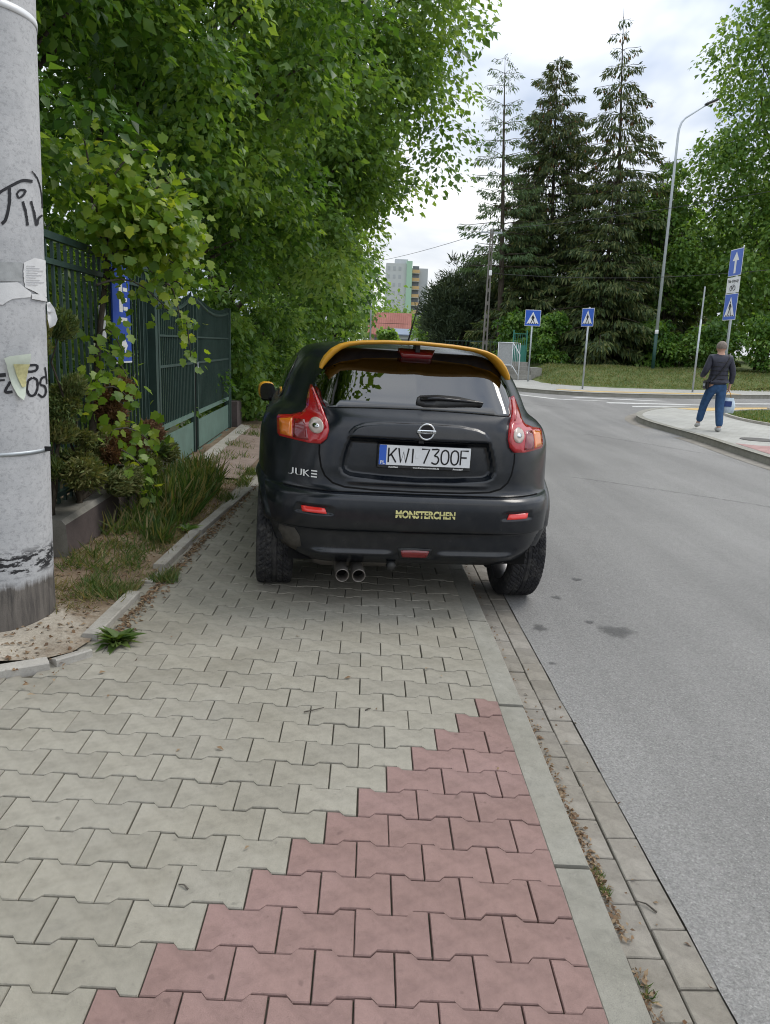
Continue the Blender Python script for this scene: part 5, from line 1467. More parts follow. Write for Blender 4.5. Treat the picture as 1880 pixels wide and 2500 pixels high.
for i, (x, y, r_, lab) in enumerate([(-3.15, 5.0, .8, 'dark shrub behind the picket fence nearest the concrete pole'), (-3.2, 6.9, .9, 'dark shrub behind the fence and the blue board'), (-3.2, 9.0, 1.0, 'dark shrub behind the nearer gate leaf'), (-3.25, 11.4, 1.1, 'dark shrub behind the farther gate leaf')]):
    broad_tree('shrub', lab, (x, y, .15), 2.2, [((x, y, 1.15), (r_ * .8, r_ * 1.2, 1.05)), ((x - .1, y, 2.0), (r_ * .7, r_ * 1.1, .6))], 9000, .085, M_LEAF, 30, (.25, .45), .04, 'shrubs behind the fence', 14, 'shrub', wood='stems', crown='foliage')
for i, (y, x, r_, h, lab) in enumerate([(13.4, -2.35, .75, 2.2, 'leafy hedge shrub right beside the far gate post'), (15.4, -2.1, .8, 2.3, 'second leafy hedge shrub beyond the gate, left of the car mirror'), (18.2, -2.0, .85, 2.3, 'third leafy hedge shrub, behind the left car mirror'), (23, -1.9, 1.0, 2.4, 'farthest hedge shrub, seen above the left rear car window')]):
    broad_tree('hedge_shrub', lab, (x, y, zt(y) + .05), h, [((x, y, h * .35 + zt(y)), (r_, r_ * 1.6, h * .4)), ((x - .1, y, h * .72 + zt(y)), (r_ * .9, r_ * 1.5, h * .35))], 9000, .10, M_LEAF2, 26, (.22, .42), .04, 'hedge beyond the gate', 12, 'hedge', wood='stems', crown='foliage')

# -------- vine with big pale leaves scrambling over the fence: leaves near the lens are parts
VB = Vector((-2.0, 5.35, .30))
vine = empty('climbing_vine', VB, 0, 'yellow-green vine with big leaves spilling over the fence and the blue board', 'vine')
vt = [(-2.0, 5.35, .3), (-1.98, 5.5, .9), (-2.0, 5.75, 1.5), (-1.96, 5.9, 2.1), (-1.92, 5.7, 2.6)]
shoots = []
def shoot(a, b, sag=.12):
    a = Vector(a); b = Vector(b); shoots.append([a.lerp(b, t) + Vector((0, 0, sag * math.sin(math.pi * t))) for t in np.linspace(0, 1, 7)])
for a, b in [((-1.96, 5.9, 2.1), (-1.28, 6.05, 2.25)), ((-1.96, 5.8, 2.1), (-1.40, 6.0, 2.02)), ((-1.96, 5.8, 2.2), (-1.36, 6.1, 2.72)), ((-1.92, 5.7, 2.5), (-1.55, 5.9, 2.85)), ((-1.95, 5.8, 2.1), (-1.65, 5.7, 2.55)), ((-1.98, 5.7, 1.9), (-1.55, 6.0, 1.75)),
             ((-1.95, 5.6, 2.4), (-1.85, 5.2, 2.75)), ((-1.95, 5.75, 2.2), (-1.85, 5.3, 2.35)), ((-1.6, 6.1, 1.95), (-1.52, 6.3, 1.62)), ((-1.52, 6.3, 1.7), (-1.48, 6.4, 1.40)), ((-1.98, 5.6, 1.5), (-1.75, 5.5, 1.45)), ((-1.98, 5.6, 1.4), (-1.8, 5.9, 1.15)),
             ((-1.98, 5.5, 1.1), (-1.70, 5.6, 1.05)), ((-1.95, 5.5, .8), (-1.62, 5.75, .75)), ((-1.95, 5.45, .7), (-1.60, 5.55, .55)), ((-1.95, 5.6, .75), (-1.70, 6.2, .70)), ((-1.9, 5.6, .6), (-1.66, 5.75, .32)), ((-1.95, 5.4, 1.0), (-1.8, 5.15, 1.25)), ((-1.95, 5.9, 2.3), (-1.6, 6.3, 2.35)), ((-1.95, 5.9, 2.0), (-1.75, 6.3, 2.05)), ((-1.9, 6.0, 2.2), (-1.45, 6.15, 2.4))]:
    shoot(a, b)
mb = MB(); mb.tube([Vector(p) - VB for p in vt], [.03, .026, .022, .018, .012], 7)
mb.build('stem', M_BARK, vine, True)
for sh in shoots:
    mb = MB(); mb.tube([p - VB for p in sh], [.008 * (1 - .7 * t) + .0015 for t in np.linspace(0, 1, 7)], 5); mb.build('shoot', M_BARKG, vine, True)
# lobed leaf
lobes = [(0, 0), (.28, .02), (.50, .22), (.38, .42), (.56, .62), (.34, .70), (.18, .86), (0, 1.02)]
lv = [(0, 0, 0)] + [(x, y_, .10 * abs(x) - .10 * y_ * y_) for x, y_ in lobes[1:-1]] + [(0, 1.02, -.12)] + [(-x, y_, .10 * abs(x) - .10 * y_ * y_) for x, y_ in reversed(lobes[1:-1])] + [(0, .5, -.03)]
nlv = len(lv) - 1
vl_me = []
for k in range(4):
    me = bpy.data.meshes.new('leaf'); me.from_pydata(lv, [], [(nlv, i, (i + 1) % nlv) for i in range(nlv)]); me.update()
    a = me.attributes.new('rnd', 'FLOAT', 'POINT'); a.data.foreach_set('value', np.full(len(lv), (k + .5) / 4, dtype=np.float32)); me.materials.append(M_VINE); vl_me.append(me)
vleaf = []
for sh in shoots:
    L = sum((sh[i + 1] - sh[i]).length for i in range(6)); n = int(16 + L * 40)
    for k in range(n):
        t = random.random() ** .8 * 6; i = min(5, int(t)); p = sh[i].lerp(sh[i + 1], t - i)
        vleaf.append((p + Vector((random.gauss(0, .065), random.gauss(0, .075), random.gauss(-.02, .075))), random.uniform(.045, .085)))
for k in range(1100):
    t_ = random.random(); p = Vector((-1.90 + .50 * t_ + random.gauss(0, .09), 5.80 + .2 * t_ + random.gauss(0, .16), 2.44 - .12 * t_ + random.gauss(0, .15))); vleaf.append((p, random.uniform(.045, .085)))
random.shuffle(vleaf)
V_, F_, rn_ = [], [], []
for k, (p, sz) in enumerate(vleaf):
    n = Vector((random.gauss(.25, .5), random.gauss(-.45, .5), random.gauss(.55, .4))).normalized(); d = Vector((random.gauss(.25, .5), random.gauss(-.25, .5), random.gauss(-.45, .4)))
    d = (d - n * d.dot(n)).normalized(); x = d.cross(n)
    m = Matrix(((x.x * sz, d.x * sz, n.x * sz, p.x - VB.x), (x.y * sz, d.y * sz, n.y * sz, p.y - VB.y), (x.z * sz, d.z * sz, n.z * sz, p.z - VB.z), (0, 0, 0, 1)))
    if k < 295:
        o = bpy.data.objects.new('leaf', vl_me[k % 4]); COL.objects.link(o); o.parent = vine; o.matrix_local = m
    else:
        b = len(V_); V_ += [tuple(m @ Vector(q)) for q in lv]; F_ += [(nlv + b, i + b, (i + 1) % nlv + b) for i in range(nlv)]; rn_ += [random.random()] * len(lv)
o = link_obj('foliage', np_mesh('foliage', np.array(V_), np.array(F_), np.array(rn_)), M_VINE, vine); o['kind'] = 'stuff'

# -------- junipers between wall and fence
def needle_shrub(name, label, base, ells, n, size, mat, per=40, rc=(.10, .2), up=.6, out=.8, cat='shrub', width=.55, group=None, stem=None, stem_r=.03):
    base = Vector(base); root = empty(name, base, 0, label, cat, group)
    cl = sample_clumps(ells, per, *rc, shell=.3)
    w = np.array([r_ ** 2 for _, r_ in cl]); w /= w.sum(); idx = RNG.choice(len(cl), n, p=w)
    C = np.array([c for c, _ in cl])[idx]; Rr = np.array([r_ for _, r_ in cl])[idx][:, None]; d = rnd_dir(n)
    pos = C + d * Rr * RNG.random((n, 1)) ** .5
    ax = np.array([ells[0][0][0], ells[0][0][1], 0]); o2 = pos - ax; o2[:, 2] = 0
    dr = nrm(nrm(o2) * out + np.array([0, 0, up]) + RNG.normal(0, .45, (n, 3))); nor = rnd_dir(n)
    rn = np.clip(.5 * RNG.random(len(cl))[idx] + .5 * RNG.random(n), 0, 1)
    link_obj('foliage', leaf_mesh('foliage', pos - np.array(base), nor, dr, size * RNG.uniform(.6, 1.3, n), rn, 'spray', width), mat, root)
    tips = [(base + Vector((0, 0, .05)), Vector(cl[k][0]), stem_r * .5) for k in random.sample(range(len(cl)), min(14, len(cl)))]
    branch_mesh('stems', base, tips, stem_r, M_BARK, root, ([base, base + Vector((0, 0, .5 * (ells[-1][0][2] - base.z)))], [stem_r, stem_r * .5]), origin=base)
    return root
needle_shrub('upright_juniper', 'upright dark green juniper just right of the concrete pole', (-2.0, 4.75, .35), [((-1.97, 4.75, .95), (.17, .22, .5)), ((-1.97, 4.72, 1.45), (.14, .18, .35))], 16000, .045, M_JUNI, 110, (.06, .12), .9, .5)
needle_shrub('spreading_juniper', 'spreading juniper draped over the low wall below the vine', (-1.95, 5.1, .40), [((-1.90, 5.0, .72), (.20, .36, .19)), ((-1.86, 5.35, .64), (.22, .35, .17)), ((-1.92, 4.88, .95), (.14, .22, .25)), ((-1.80, 5.5, .54), (.14, .30, .10))], 24000, .045, M_JUNI, 130, (.06, .12), .25, .9)
needle_shrub('withered_juniper', 'withered brown juniper against the fence under the vine', (-1.97, 5.8, .44), [((-1.93, 5.75, .98), (.15, .28, .28)), ((-1.90, 5.6, .72), (.15, .25, .16)), ((-1.84, 6.3, .75), (.10, .2, .1))], 9500, .05, M_DEADJ, 120, (.06, .12), .5, .8)
needle_shrub('low_juniper', 'low dark juniper on the wall close to the gate post', (-1.95, 6.3, .45), [((-1.84, 6.35, .58), (.17, .40, .15)), ((-1.80, 5.95, .50), (.14, .25, .13))], 11000, .045, M_JUNI, 120, (.06, .11), .2, .9)

# -------- grass and litter
def blades(name, spots, mat, parent=None, kind='stuff', lab=None):
    P, D, S = [], [], []
    for (x, y, r_, n, h, spread) in spots:
        a = RNG.random(n) * 2 * np.pi; q = r_ * np.sqrt(RNG.random(n)); px, py = x + q * np.cos(a), y + q * np.sin(a)
        P.append(np.stack([px, py, np.array([zv(i, j) for i, j in zip(px, py)]) - .005], 1))
        D.append(nrm(np.stack([RNG.normal(0, spread, n), RNG.normal(0, spread, n), np.ones(n)], 1))); S.append(h * RNG.uniform(.45, 1.2, n))
    P = np.concatenate(P); D = np.concatenate(D); S = np.concatenate(S); n = len(P)
    nor = rnd_dir(n); nor[:, 2] *= .3
    o = link_obj(name, leaf_mesh(name, P, nor, D, S, RNG.random(n), 'blade', 1.0), mat, parent); tag(o, lab, None, None, kind); return o
sp = []
for k in range(40):   # tall tufts along the wall near the gate
    y = random.uniform(5.75, 7.4); sp.append((random.uniform(-1.80, -1.45), y, .09, 80, random.uniform(.18, .36), .38))
for k in range(16):
    y = random.uniform(5.2, 5.8); sp.append((random.uniform(-1.78, -1.45), y, .09, 60, random.uniform(.10, .22), .5))
for k in range(30): sp.append((random.uniform(-1.80, -1.40), random.uniform(4.45, 5.3), .09, 42, random.uniform(.04, .11), .8))
for k in range(20):
    sp.append((random.uniform(-1.60, -1.33), random.uniform(3.98, 4.45), .07, 55, random.uniform(.04, .09), .8))
for k in range(8): sp.append((random.uniform(-1.25, -1.15), random.uniform(4.35, 4.6), .045, 45, .07, .7))
for k in range(20): sp.append((random.uniform(-1.42, -1.22), random.uniform(6.6, 8.4), .07, 40, random.uniform(.05, .11), .6))
for k in range(14): sp.append((random.uniform(-1.9, -1.5), random.uniform(8, 12.5), .1, 40, .10, .6))
o = blades('verge_grass', sp, M_GRASS, None, 'stuff', 'ragged green grass tufts between the low wall and the edging stones'); o['category'] = 'grass'
sp = []
for k in range(110): sp.append((random.uniform(-1.8, -1.32), random.uniform(3.75, 7.5), .10, 26, random.uniform(.04, .10), 1.1))
o = blades('dry_grass', sp, M_DRYG, None, 'stuff', 'dry straw-coloured grass scattered over the verge soil'); o['category'] = 'grass'
# weed rosette at the broken corner of the edging
def weed(name, label, x, y, n, L, up_=.5, mat=M_GRASS):
    b = Vector((x, y, zs(x, y)))
    root = empty(name, b, 0, label, 'weed')
    a = RNG.random(n) * 6.283; D = nrm(np.stack([np.cos(a), np.sin(a), RNG.uniform(.1, up_ * 2, n)], 1)); N_ = nrm(np.stack([-np.cos(a) * .5, -np.sin(a) * .5, np.ones(n)], 1) + RNG.normal(0, .25, (n, 3)))
    link_obj('foliage', leaf_mesh('foliage', RNG.normal(0, .012, (n, 3)) * np.array([1, 1, .1]), N_, D, L * RNG.uniform(.5, 1.15, n), .15 + .6 * RNG.random(n), 'leaf', .52), mat, root)
    mb = MB(); mb.lathe([(0, .012), (.012, .008), (.016, -.01)], 8); mb.build('root_crown', M_BARKG, root)
    return root
weed('weed', 'green leafy weed rosette at the broken corner of the edging', -1.175, 3.46, 60, .12, .45)
weed('weed', 'small broad-leaved weed on the verge beside the tall grass', -1.36, 5.62, 26, .13, .5, M_LEAF2)
def litter(name, pts, size, mat, lab, zf, cat='litter'):
    P = np.array(pts); n = len(P); P3 = np.stack([P[:, 0], P[:, 1], np.array([zf(a, b) for a, b in P]) + .004 + .006 * RNG.random(n)], 1)
    nor = nrm(np.array([0, 0, 1.]) + RNG.normal(0, .45, (n, 3))); D = RNG.normal(0, 1, (n, 3)); D[:, 2] *= .15
    o = link_obj(name, leaf_mesh(name, P3, nor, D, size * RNG.uniform(.4, 1.3, n), RNG.random(n), 'leaf', .8), mat); tag(o, lab, cat, None, 'stuff'); return o
pts = []
for k in range(1500):
    y = random.uniform(3.5, 7.6); pts.append((-1.245 + .018 * (y - 3.4) + abs(random.gauss(0, .035)), y))
for k in range(240): pts.append((random.uniform(-1.9, -1.3), random.uniform(3.12, 3.9)))
for k in range(60): pts.append((random.uniform(-2.0, -1.3), 3.02 + random.gauss(0, .05)))
for k in range(900): pts.append((random.uniform(-1.85, -1.3), random.uniform(3.9, 7.5)))
for k in range(900): pts.append((random.uniform(-1.95, -1.0), random.uniform(7.3, 12.5)))
for k in range(26): pts.append((random.uniform(-1.2, .6), random.uniform(1.2, 6)))
litter('leaf_litter', pts, .028, M_LITTER, 'brown dry leaf litter along the edging stones and verge', lambda x, y: zs(x, y) if x > -1.3 else zv(x, y))
pts = []
for y0, y1, n in ((2.5, 3.0, 90), (1.95, 2.5, 260), (1.75, 2.0, 110), (1.4, 1.65, 100), (1.1, 1.4, 70), (3.0, 5.5, 60)):
    for k in range(n): pts.append((.722 + abs(random.gauss(0, .013)), random.uniform(y0, y1)))
for k in range(40): pts.append((random.uniform(.73, .92), random.uniform(1.2, 4)))
litter('gutter_litter', pts, .018, M_LITTER, 'thin line of dry seeds and twigs caught in the gutter along the kerb', lambda x, y: .0)
sp = [(.735, random.uniform(1.9, 2.05), .012, 14, .022, .9) for k in range(10)] + [(.735, random.uniform(1.55, 1.62), .01, 10, .018, .9) for k in range(4)]
P = []
o = None
for (x, y, r_, n, h, s_p) in sp:
    a = RNG.random(n) * 6.283; q = r_ * np.sqrt(RNG.random(n)); P.append(np.stack([x + q * np.cos(a), y + q * np.sin(a), np.full(n, -.004)], 1))
P = np.concatenate(P); n = len(P)
o = link_obj('gutter_grass', leaf_mesh('gutter_grass', P, rnd_dir(n), nrm(np.stack([RNG.normal(0, .6, n), RNG.normal(0, .6, n), np.ones(n)], 1)), .028 * RNG.uniform(.5, 1.2, n), RNG.random(n), 'blade', 1.6), M_GRASS); tag(o, 'tiny green grass sprouting in the gutter joint by the kerb', 'grass', None, 'stuff')

for (x, y, a, L) in [(.86, 1.86, 2.2, .07), (-.46, 1.84, 2.4, .035), (-.23, 2.86, .3, .09), (.02, 2.9, .5, .03)]:
    t = MB(); zz_ = (zs(x, y) if x < .6 else 0) + .005
    t.tube([(x, y, zz_), (x + L * .5 * math.cos(a), y + L * .5 * math.sin(a), zz_ + .004), (x + L * math.cos(a + .2), y + L * math.sin(a + .2), zz_)], [.003, .0025, .0015], 5)
    where = 'on the gutter stones' if x > .6 else ('lying on red pavers in the foreground' if y < 2 and x < 0 else ('long pale twig on the grey pavers' if x < 0 else 'short twig on grey pavers ahead of the red ones'))
    tag(t.build('twig', M_BARKG), 'thin dry twig ' + where if not where.startswith(('long', 'short')) else where, 'twig')
# lawn and bank grass
def field(name, n, gen, zf, h, mat, lab, spread=.5, w=1.6):
    P = np.array([gen() for _ in range(n)]); P3 = np.stack([P[:, 0], P[:, 1], np.array([zf(a, b) for a, b in P])], 1)
    D = nrm(np.stack([RNG.normal(0, spread, n), RNG.normal(0, spread, n), np.ones(n)], 1))
    o = link_obj(name, leaf_mesh(name, P3, rnd_dir(n), D, h * RNG.uniform(.5, 1.2, n), RNG.random(n), 'blade', w), mat); tag(o, lab, 'grass', None, 'stuff'); return o
_lx = 8.7 + RNG.random(30000) ** 1.4 * 4; _ly = RNG.uniform(15.8, 21.3, 30000); _ok = sdist_poly(_lx, _ly, lawn_b) > .08; _li = iter(list(zip(_lx[_ok], _ly[_ok])) * 3)
lawn_pt = lambda: next(_li)
field('lawn_grass', 9000, lawn_pt, lambda x, y: zt(y) + .14, .07, M_GRASS, 'short green lawn grass beyond the walking man', .5, 2.6)
field('bank_grass', 16000, lambda: (random.uniform(6.7, 17), random.uniform(28.0, 34)), lambda x, y: (zb(x, y) if y > 28.2 + .35 * abs(x - 10) * .35 else -1), .10, M_BANKG, 'short yellowish green grass on the low bank under the spruces', .6, 3.0)

# ================================================================== RIGHT SIDE TREES
def spruce(name, label, base, H, Rad, dens, mat, size=.34, gap=.5, sparse_top=0.0, droop=.8, cones=0, low=.08, cat='tree', power=.85, lean=0, cone_name='cones'):
    base = Vector(base); root = empty(name, base, 0, label, cat)
    tr = MB(); tr.tube([(lean * t * H, .05 * math.sin(t * 9), H * t) for t in np.linspace(0, .985, 12)], [.19 * (1 - .97 * t) for t in np.linspace(0, 1, 12)], 8)
    P, D, N_, S, Rn = [], [], [], [], []; cP, cD = [], []
    z = H * low; br = MB()
    while z < H - .15:
        f = z / H; L0 = Rad * (1 - f) ** power + .12
        nb = random.randint(5, 7) if f < .85 else random.randint(3, 5)
        a0 = random.random() * 6.28
        for k in range(nb):
            a = a0 + 6.283 * k / nb + random.gauss(0, .2); L = L0 * random.uniform(.6, 1.18)
            dx, dy = math.cos(a), math.sin(a); up_ = .25 * f
            pts = [Vector((lean * z + dx * L * t, dy * L * t, z + L * (up_ * t - .42 * droop * t * t + .20 * t ** 3) + random.gauss(0, .02))) for t in np.linspace(0, 1, 5)]
            br.tube(pts, [.030 * (1 - f) + .010, .024 * (1 - f) + .008, .018 * (1 - f) + .006, .012, .005], 4, cap=False)
            n = int((12 + L * dens * 1.6) * (1 - sparse_top * f ** 2))
            t = RNG.uniform(.12, 1, n) ** .75; q = t * 4; i = np.minimum(3, q.astype(int)); PA = np.array(pts)
            p = PA[i] + (PA[i + 1] - PA[i]) * (q - i)[:, None]
            sd_ = RNG.uniform(-1, 1, n) * (.30 * L * (1.05 - t) + .10)
            p = p + np.stack([-dy * sd_, dx * sd_, -np.abs(sd_) * .3 - RNG.random(n) * .18 * droop], 1)
            P.append(p); D.append(np.stack([dx * .5 - dy * sd_ * .8, dy * .5 + dx * sd_ * .8, -RNG.uniform(.1, 1.3, n) * droop], 1) + RNG.normal(0, .2, (n, 3))); S.append(size * RNG.uniform(.5, 1.2, n) * (.6 + .4 * (1 - f)))
            if cones and f > .5:
                cm_ = p[RNG.random(n) < cones * f * .5] + np.array([0, 0, -.1]); cP += list(cm_); cD += list(np.stack([RNG.normal(0, .15, len(cm_)), RNG.normal(0, .15, len(cm_)), -np.ones(len(cm_))], 1))
        z += gap * random.uniform(.75, 1.25) * (1 + sparse_top * f * .8)
    tr.build('trunk', M_BARK, root, True)
    o = br.build('branches', M_BARK, root, True); o['kind'] = 'stuff'
    P = np.concatenate(P); D = np.concatenate(D); S = np.concatenate(S); n = len(P); link_obj('crown', leaf_mesh('crown', P, nrm(np.array([0, 0, .6]) + RNG.normal(0, .7, (n, 3))), D, S, RNG.random(n) ** 1.2, 'spray', .55), mat, root)
    if cP:
        n = len(cP); o = link_obj(cone_name, leaf_mesh('cones', np.array(cP), rnd_dir(n), np.array(cD), .20 * RNG.uniform(.7, 1.2, n), RNG.random(n), 'spray', 1.1), M_CATK, root); o['kind'] = 'stuff'
    return root
spruce('spruce_tree', 'dark spruce left of the tallest one, bushy almost to its tip', (9.2, 40.5, .75), 14.9, 3.9, 62, M_SPRUCE, .40, .36, .0, 1.0, .05, lean=-.045, power=.60)
spruce('spruce_tree', 'tallest spruce with a sparse bare-stemmed tip, in the centre of the group', (11.9, 38.0, .85), 16.1, 4.6, 58, M_SPRUCE, .40, .44, .62, 1.05, .06, lean=-.068, low=.10, power=.95)
spruce('larch_tree', 'slender feathery larch with bare trunk at the left of the spruces', (6.4, 38.5, .6), 14.4, 2.5, 36, M_LARCH, .30, .52, .45, .75, 0, low=.34, lean=-.05, power=.5)
spruce('spruce_tree', 'shorter spruce hidden behind the street lamp, right of the tallest one', (14.8, 40.5, .85), 10.5, 4.0, 46, M_SPRUCE, .46, .42, .2, .95, .04, lean=-.03)
spruce('spruce_tree', 'low broad spruce filling the gap between the two tall spruces', (10.6, 36.2, .8), 8.5, 3.6, 50, M_SPRUCE, .42, .40, .0, 1.0, 0, low=.06)
spruce('spruce_tree', 'low dark spruce standing between the larch and its neighbour', (7.6, 39.2, .8), 9.0, 3.0, 50, M_SPRUCE, .42, .40, .0, 1.0, 0, low=.04)
needle_shrub('pine_tree', 'dark bushy pine behind the lattice pole, left of the larch', (4.9, 43.5, .6), [((4.6, 43.5, 2.8), (1.7, 2.0, 2.2)), ((5.2, 43.5, 5.0), (1.5, 1.8, 1.6)), ((3.9, 43.0, 3.4), (1.1, 1.5, 1.9)), ((6.4, 44, 3.0), (1.6, 1.5, 2.3))], 26000, .30, M_PINE, 22, (.35, .65), .6, .6, 'tree', .45, stem_r=.15)
broad_tree('broadleaf_tree', 'tall light green tree at the right edge behind the one-way sign', (18.4, 36.5, .9), 16,
           [((17.3, 36.5, 5.6), (3.0, 2.6, 2.9)), ((17.4, 36.5, 9.8), (3.4, 2.6, 2.5)), ((18.2, 37, 14.2), (3.5, 2.8, 3.0)), ((21.5, 38, 10.5), (3.4, 3, 5.5)), ((20.3, 37.5, 18.0), (3.7, 3, 3.0))], 56000, .215, M_LEAF2, 17, (.55, 1.05), .3, limb=.05)
broad_tree('broadleaf_tree', 'light green broadleaf tree between the spruces and the lamp post', (14.0, 37.5, .8), 9.5, [((13.6, 37.5, 5.6), (1.6, 2, 2.3)), ((13.3, 37.8, 8.4), (1.2, 1.5, 1.6))], 13000, .18, M_LEAF2, 20, (.4, .75), .14)
for i, (x, y, r_, h, m, lab) in enumerate([(8.0, 35.2, .95, 2.4, M_LEAF, 'dark laurel-like shrub right of the second crossing sign post'), (6.9, 37.2, .9, 2.6, M_LEAF, 'leafy shrub beside the green gate at the steps'), (9.6, 37.0, .8, 1.9, M_SPRUCE, 'dark low shrub at the foot of the spruces'), (12.9, 34.6, 1.0, 2.3, M_LEAF, 'dark shrub at the foot of the lamp post'), (14.9, 33.6, 1.2, 2.5, M_LEAF2, 'yellow-green shrub behind the bare post'), (17.2, 33.0, 1.4, 3.0, M_LEAF, 'shrub behind the walking man'), (19.8, 33.5, 1.5, 3.2, M_LEAF, 'shrub at the far right behind the double sign')]):
    broad_tree('bank_shrub', lab, (x, y, zb(x, y) - .05), h, [((x, y, h * .42 + .7), (r_, r_ * .9, h * .42)), ((x, y, h * .75 + .7), (r_ * .8, r_ * .8, h * .3))], 5200, .16, m, 26, (.28, .5), .05, 'shrubs on the bank', 12, 'shrub', wood='stems', crown='foliage')
for i, (x, y, r_, h, lab) in enumerate([(-3.0, 62, 3.0, 5.5, 'far bright tree left of the red-roofed house'), (5.6, 66, 2.2, 4.2, 'far light green bush right of the red-roofed house'), (1.6, 74, 1.0, 2.6, 'small round bush before the red-roofed house'), (8.2, 58, 2.6, 5.2, 'far tree behind the pine'), (3.5, 120, 6, 5.5, 'distant tree between the house and the apartment block'), (-6, 110, 9, 11, 'distant tree at the far end of the left hedge'), (20, 52, 5, 9, 'far tree behind the right hand shrubs'), (26, 50, 6, 10, 'far tree beyond the right edge trees')]):
    broad_tree('far_tree', lab, (x, y, .8), h, [((x, y, h * .5 + .8), (r_, r_, h * .45)), ((x, y, h * .8 + .6), (r_ * .7, r_ * .7, h * .3))], 5000, .28 + r_ * .04, M_LEAF2, 14, (r_ * .2, r_ * .36), .15, 'far trees', 10)

# ================================================================== SIGNS, LAMP, RAILING
def tri(mb, pts, y, mi=0): mb.add([(a, y, b) for a, b in pts], [tuple(range(len(pts)))], mi)
def crossing_plate(root, z0, rz, w=.6, nm='crossing_plate'):
    pl_ = empty(nm, (.034 * math.sin(rz), -.034 * math.cos(rz), z0), rz); pl_.parent = root
    mb = MB(); mb.box((0, -.012, w / 2), (w, .006, w), bevel=.002); mb.build('plate_edge', M_SIGNW, pl_)
    mb = MB(); mb.box((0, -.0165, w / 2), (w - .03, .003, w - .03)); mb.build('blue_field', M_SIGNB, pl_)
    mb = MB(); k = w / .6; tri(mb, [(-.235 * k, .085 * k), (.235 * k, .085 * k), (0, .53 * k)], -.0195); mb.build('white_triangle', M_SIGNW, pl_, fix=True)
    q = -.0205
    def fig(pts): m_ = MB(); tri(m_, [(a * k, b * k) for a, b in pts], q); m_.build('walking_figure', M_BLACK, pl_)
    fig([(-.022, .40), (-.012, .425), (.012, .425), (.022, .40), (.012, .378), (-.012, .378)])
    fig([(-.035, .37), (.03, .37), (.045, .30), (.03, .23), (-.03, .23)])
    fig([(-.03, .24), (.0, .24), (-.045, .12), (-.085, .12)]); fig([(.0, .24), (.03, .24), (.085, .12), (.05, .12)])
    fig([(-.035, .365), (-.075, .27), (-.062, .262), (-.022, .34)]); fig([(.03, .365), (.08, .29), (.068, .28), (.02, .34)])
    for xx in (-.17, -.09, .0, .09, .17):
        fig([(xx - .026, .088), (xx + .026, .088), (xx * .86 + .022, .114), (xx * .86 - .022, .114)])
    return pl_
def sign_post(name, label, loc, h, r_=.03, m=None):
    root = empty(name, loc, 0, label, 'sign'); mb = MB(); mb.tube([(0, 0, -.1), (0, 0, h)], r_, 10); mb.build('post', m or M_GALV, root, True)
    mb = MB(); mb.lathe([(r_ + .002, h - .004), (r_ + .002, h + .004), (0, h + .012)], 10); mb.build('post_cap', M_GALV, root, True)
    return root
s1 = sign_post('crossing_sign', 'blue pedestrian crossing sign facing us beside the white stair railing', (6.12, 30.0, .29), 2.8)
crossing_plate(s1, 2.20, 0)
s2 = sign_post('crossing_sign', 'blue pedestrian crossing sign turned sideways in front of the spruces', (7.34, 26.6, .22), 2.85)
crossing_plate(s2, 2.22, R(-64))
if True:
    pass
s3 = sign_post('one_way_sign', 'tall post with one-way arrow, white plate and crossing sign behind the walking man', (8.35, 18.2, .16), 3.85)
rz3 = R(-88)
crossing_plate(s3, 2.26, rz3)
pp = empty('exception_plate', (.034 * math.sin(rz3), -.034 * math.cos(rz3), 2.88), rz3); pp.parent = s3
mb = MB(); mb.box((0, -.012, .17), (.6, .006, .35), bevel=.002); mb.build('plate_sheet', M_SIGNW, pp)
text_mesh('Nie dotyczy', .10, lambda u, v: Vector((u, -.017, .26 + v)), M_BLACK, 'plate_text', pp, .002)
mb = MB()
for cx0 in (-.07, .07):
    mb2 = MB(); mb2.tube([(cx0 + .052 * math.cos(a), -.018, .10 + .052 * math.sin(a)) for a in np.linspace(0, 6.283, 17)], .006, 5, cap=False); mb2.build('bicycle_wheel', M_BLACK, pp)
mb = MB(); stroke(mb, [(-.07, .10), (-.03, .17), (.05, .17), (.0, .10), (-.07, .10)], .011, lambda u, v: Vector((u, -.019, v))); mb.build('bicycle_frame', M_BLACK, pp)
mb = MB(); stroke(mb, [(.07, .10), (.045, .19), (.07, .195)], .011, lambda u, v: Vector((u, -.019, v))); mb.build('bicycle_fork', M_BLACK, pp)
ow = empty('one_way_plate', (.034 * math.sin(rz3), -.034 * math.cos(rz3), 3.25), rz3); ow.parent = s3
mb = MB(); mb.box((0, -.012, .30), (.6, .006, .6), bevel=.002); mb.build('plate_edge', M_SIGNW, ow)
mb = MB(); mb.box((0, -.0165, .30), (.57, .003, .57)); mb.build('blue_field', M_SIGNB, ow)
mb = MB(); tri(mb, [(-.045, .06), (.045, .06), (.045, .34), (.15, .34), (0, .54), (-.15, .34), (-.045, .34)], -.0195); mb.build('white_arrow', M_SIGNW, ow)
bp = empty('bare_post', (11.36, 27.0, .33), 0, 'bare grey steel post on the far pavement left of the walking man', 'post')
mb = MB(); mb.tube([(0, 0, -.1), (0, 0, 2.5)], .032, 10); mb.build('post', M_GALV, bp, True)
mb = MB(); mb.box((0, 0, 3.05), (.05, .012, 1.1)); mb.build('edge_on_plate', M_GALV, bp)
lp = empty('street_lamp', (12.05, 33.0, zb(12.05, 33)), 0, 'slim pale street lamp with dark green foot in front of the spruces', 'street lamp')
mb = MB(); mb.tube([(0, 0, 1.5), (0, 0, 9.3), (.02, 0, 9.55), (.09, 0, 9.78), (.22, 0, 9.94), (1.0, 0, 10.46)], [.066, .048, .045, .042, .038, .034], 12); mb.build('mast', M_LAMPP, lp, True)
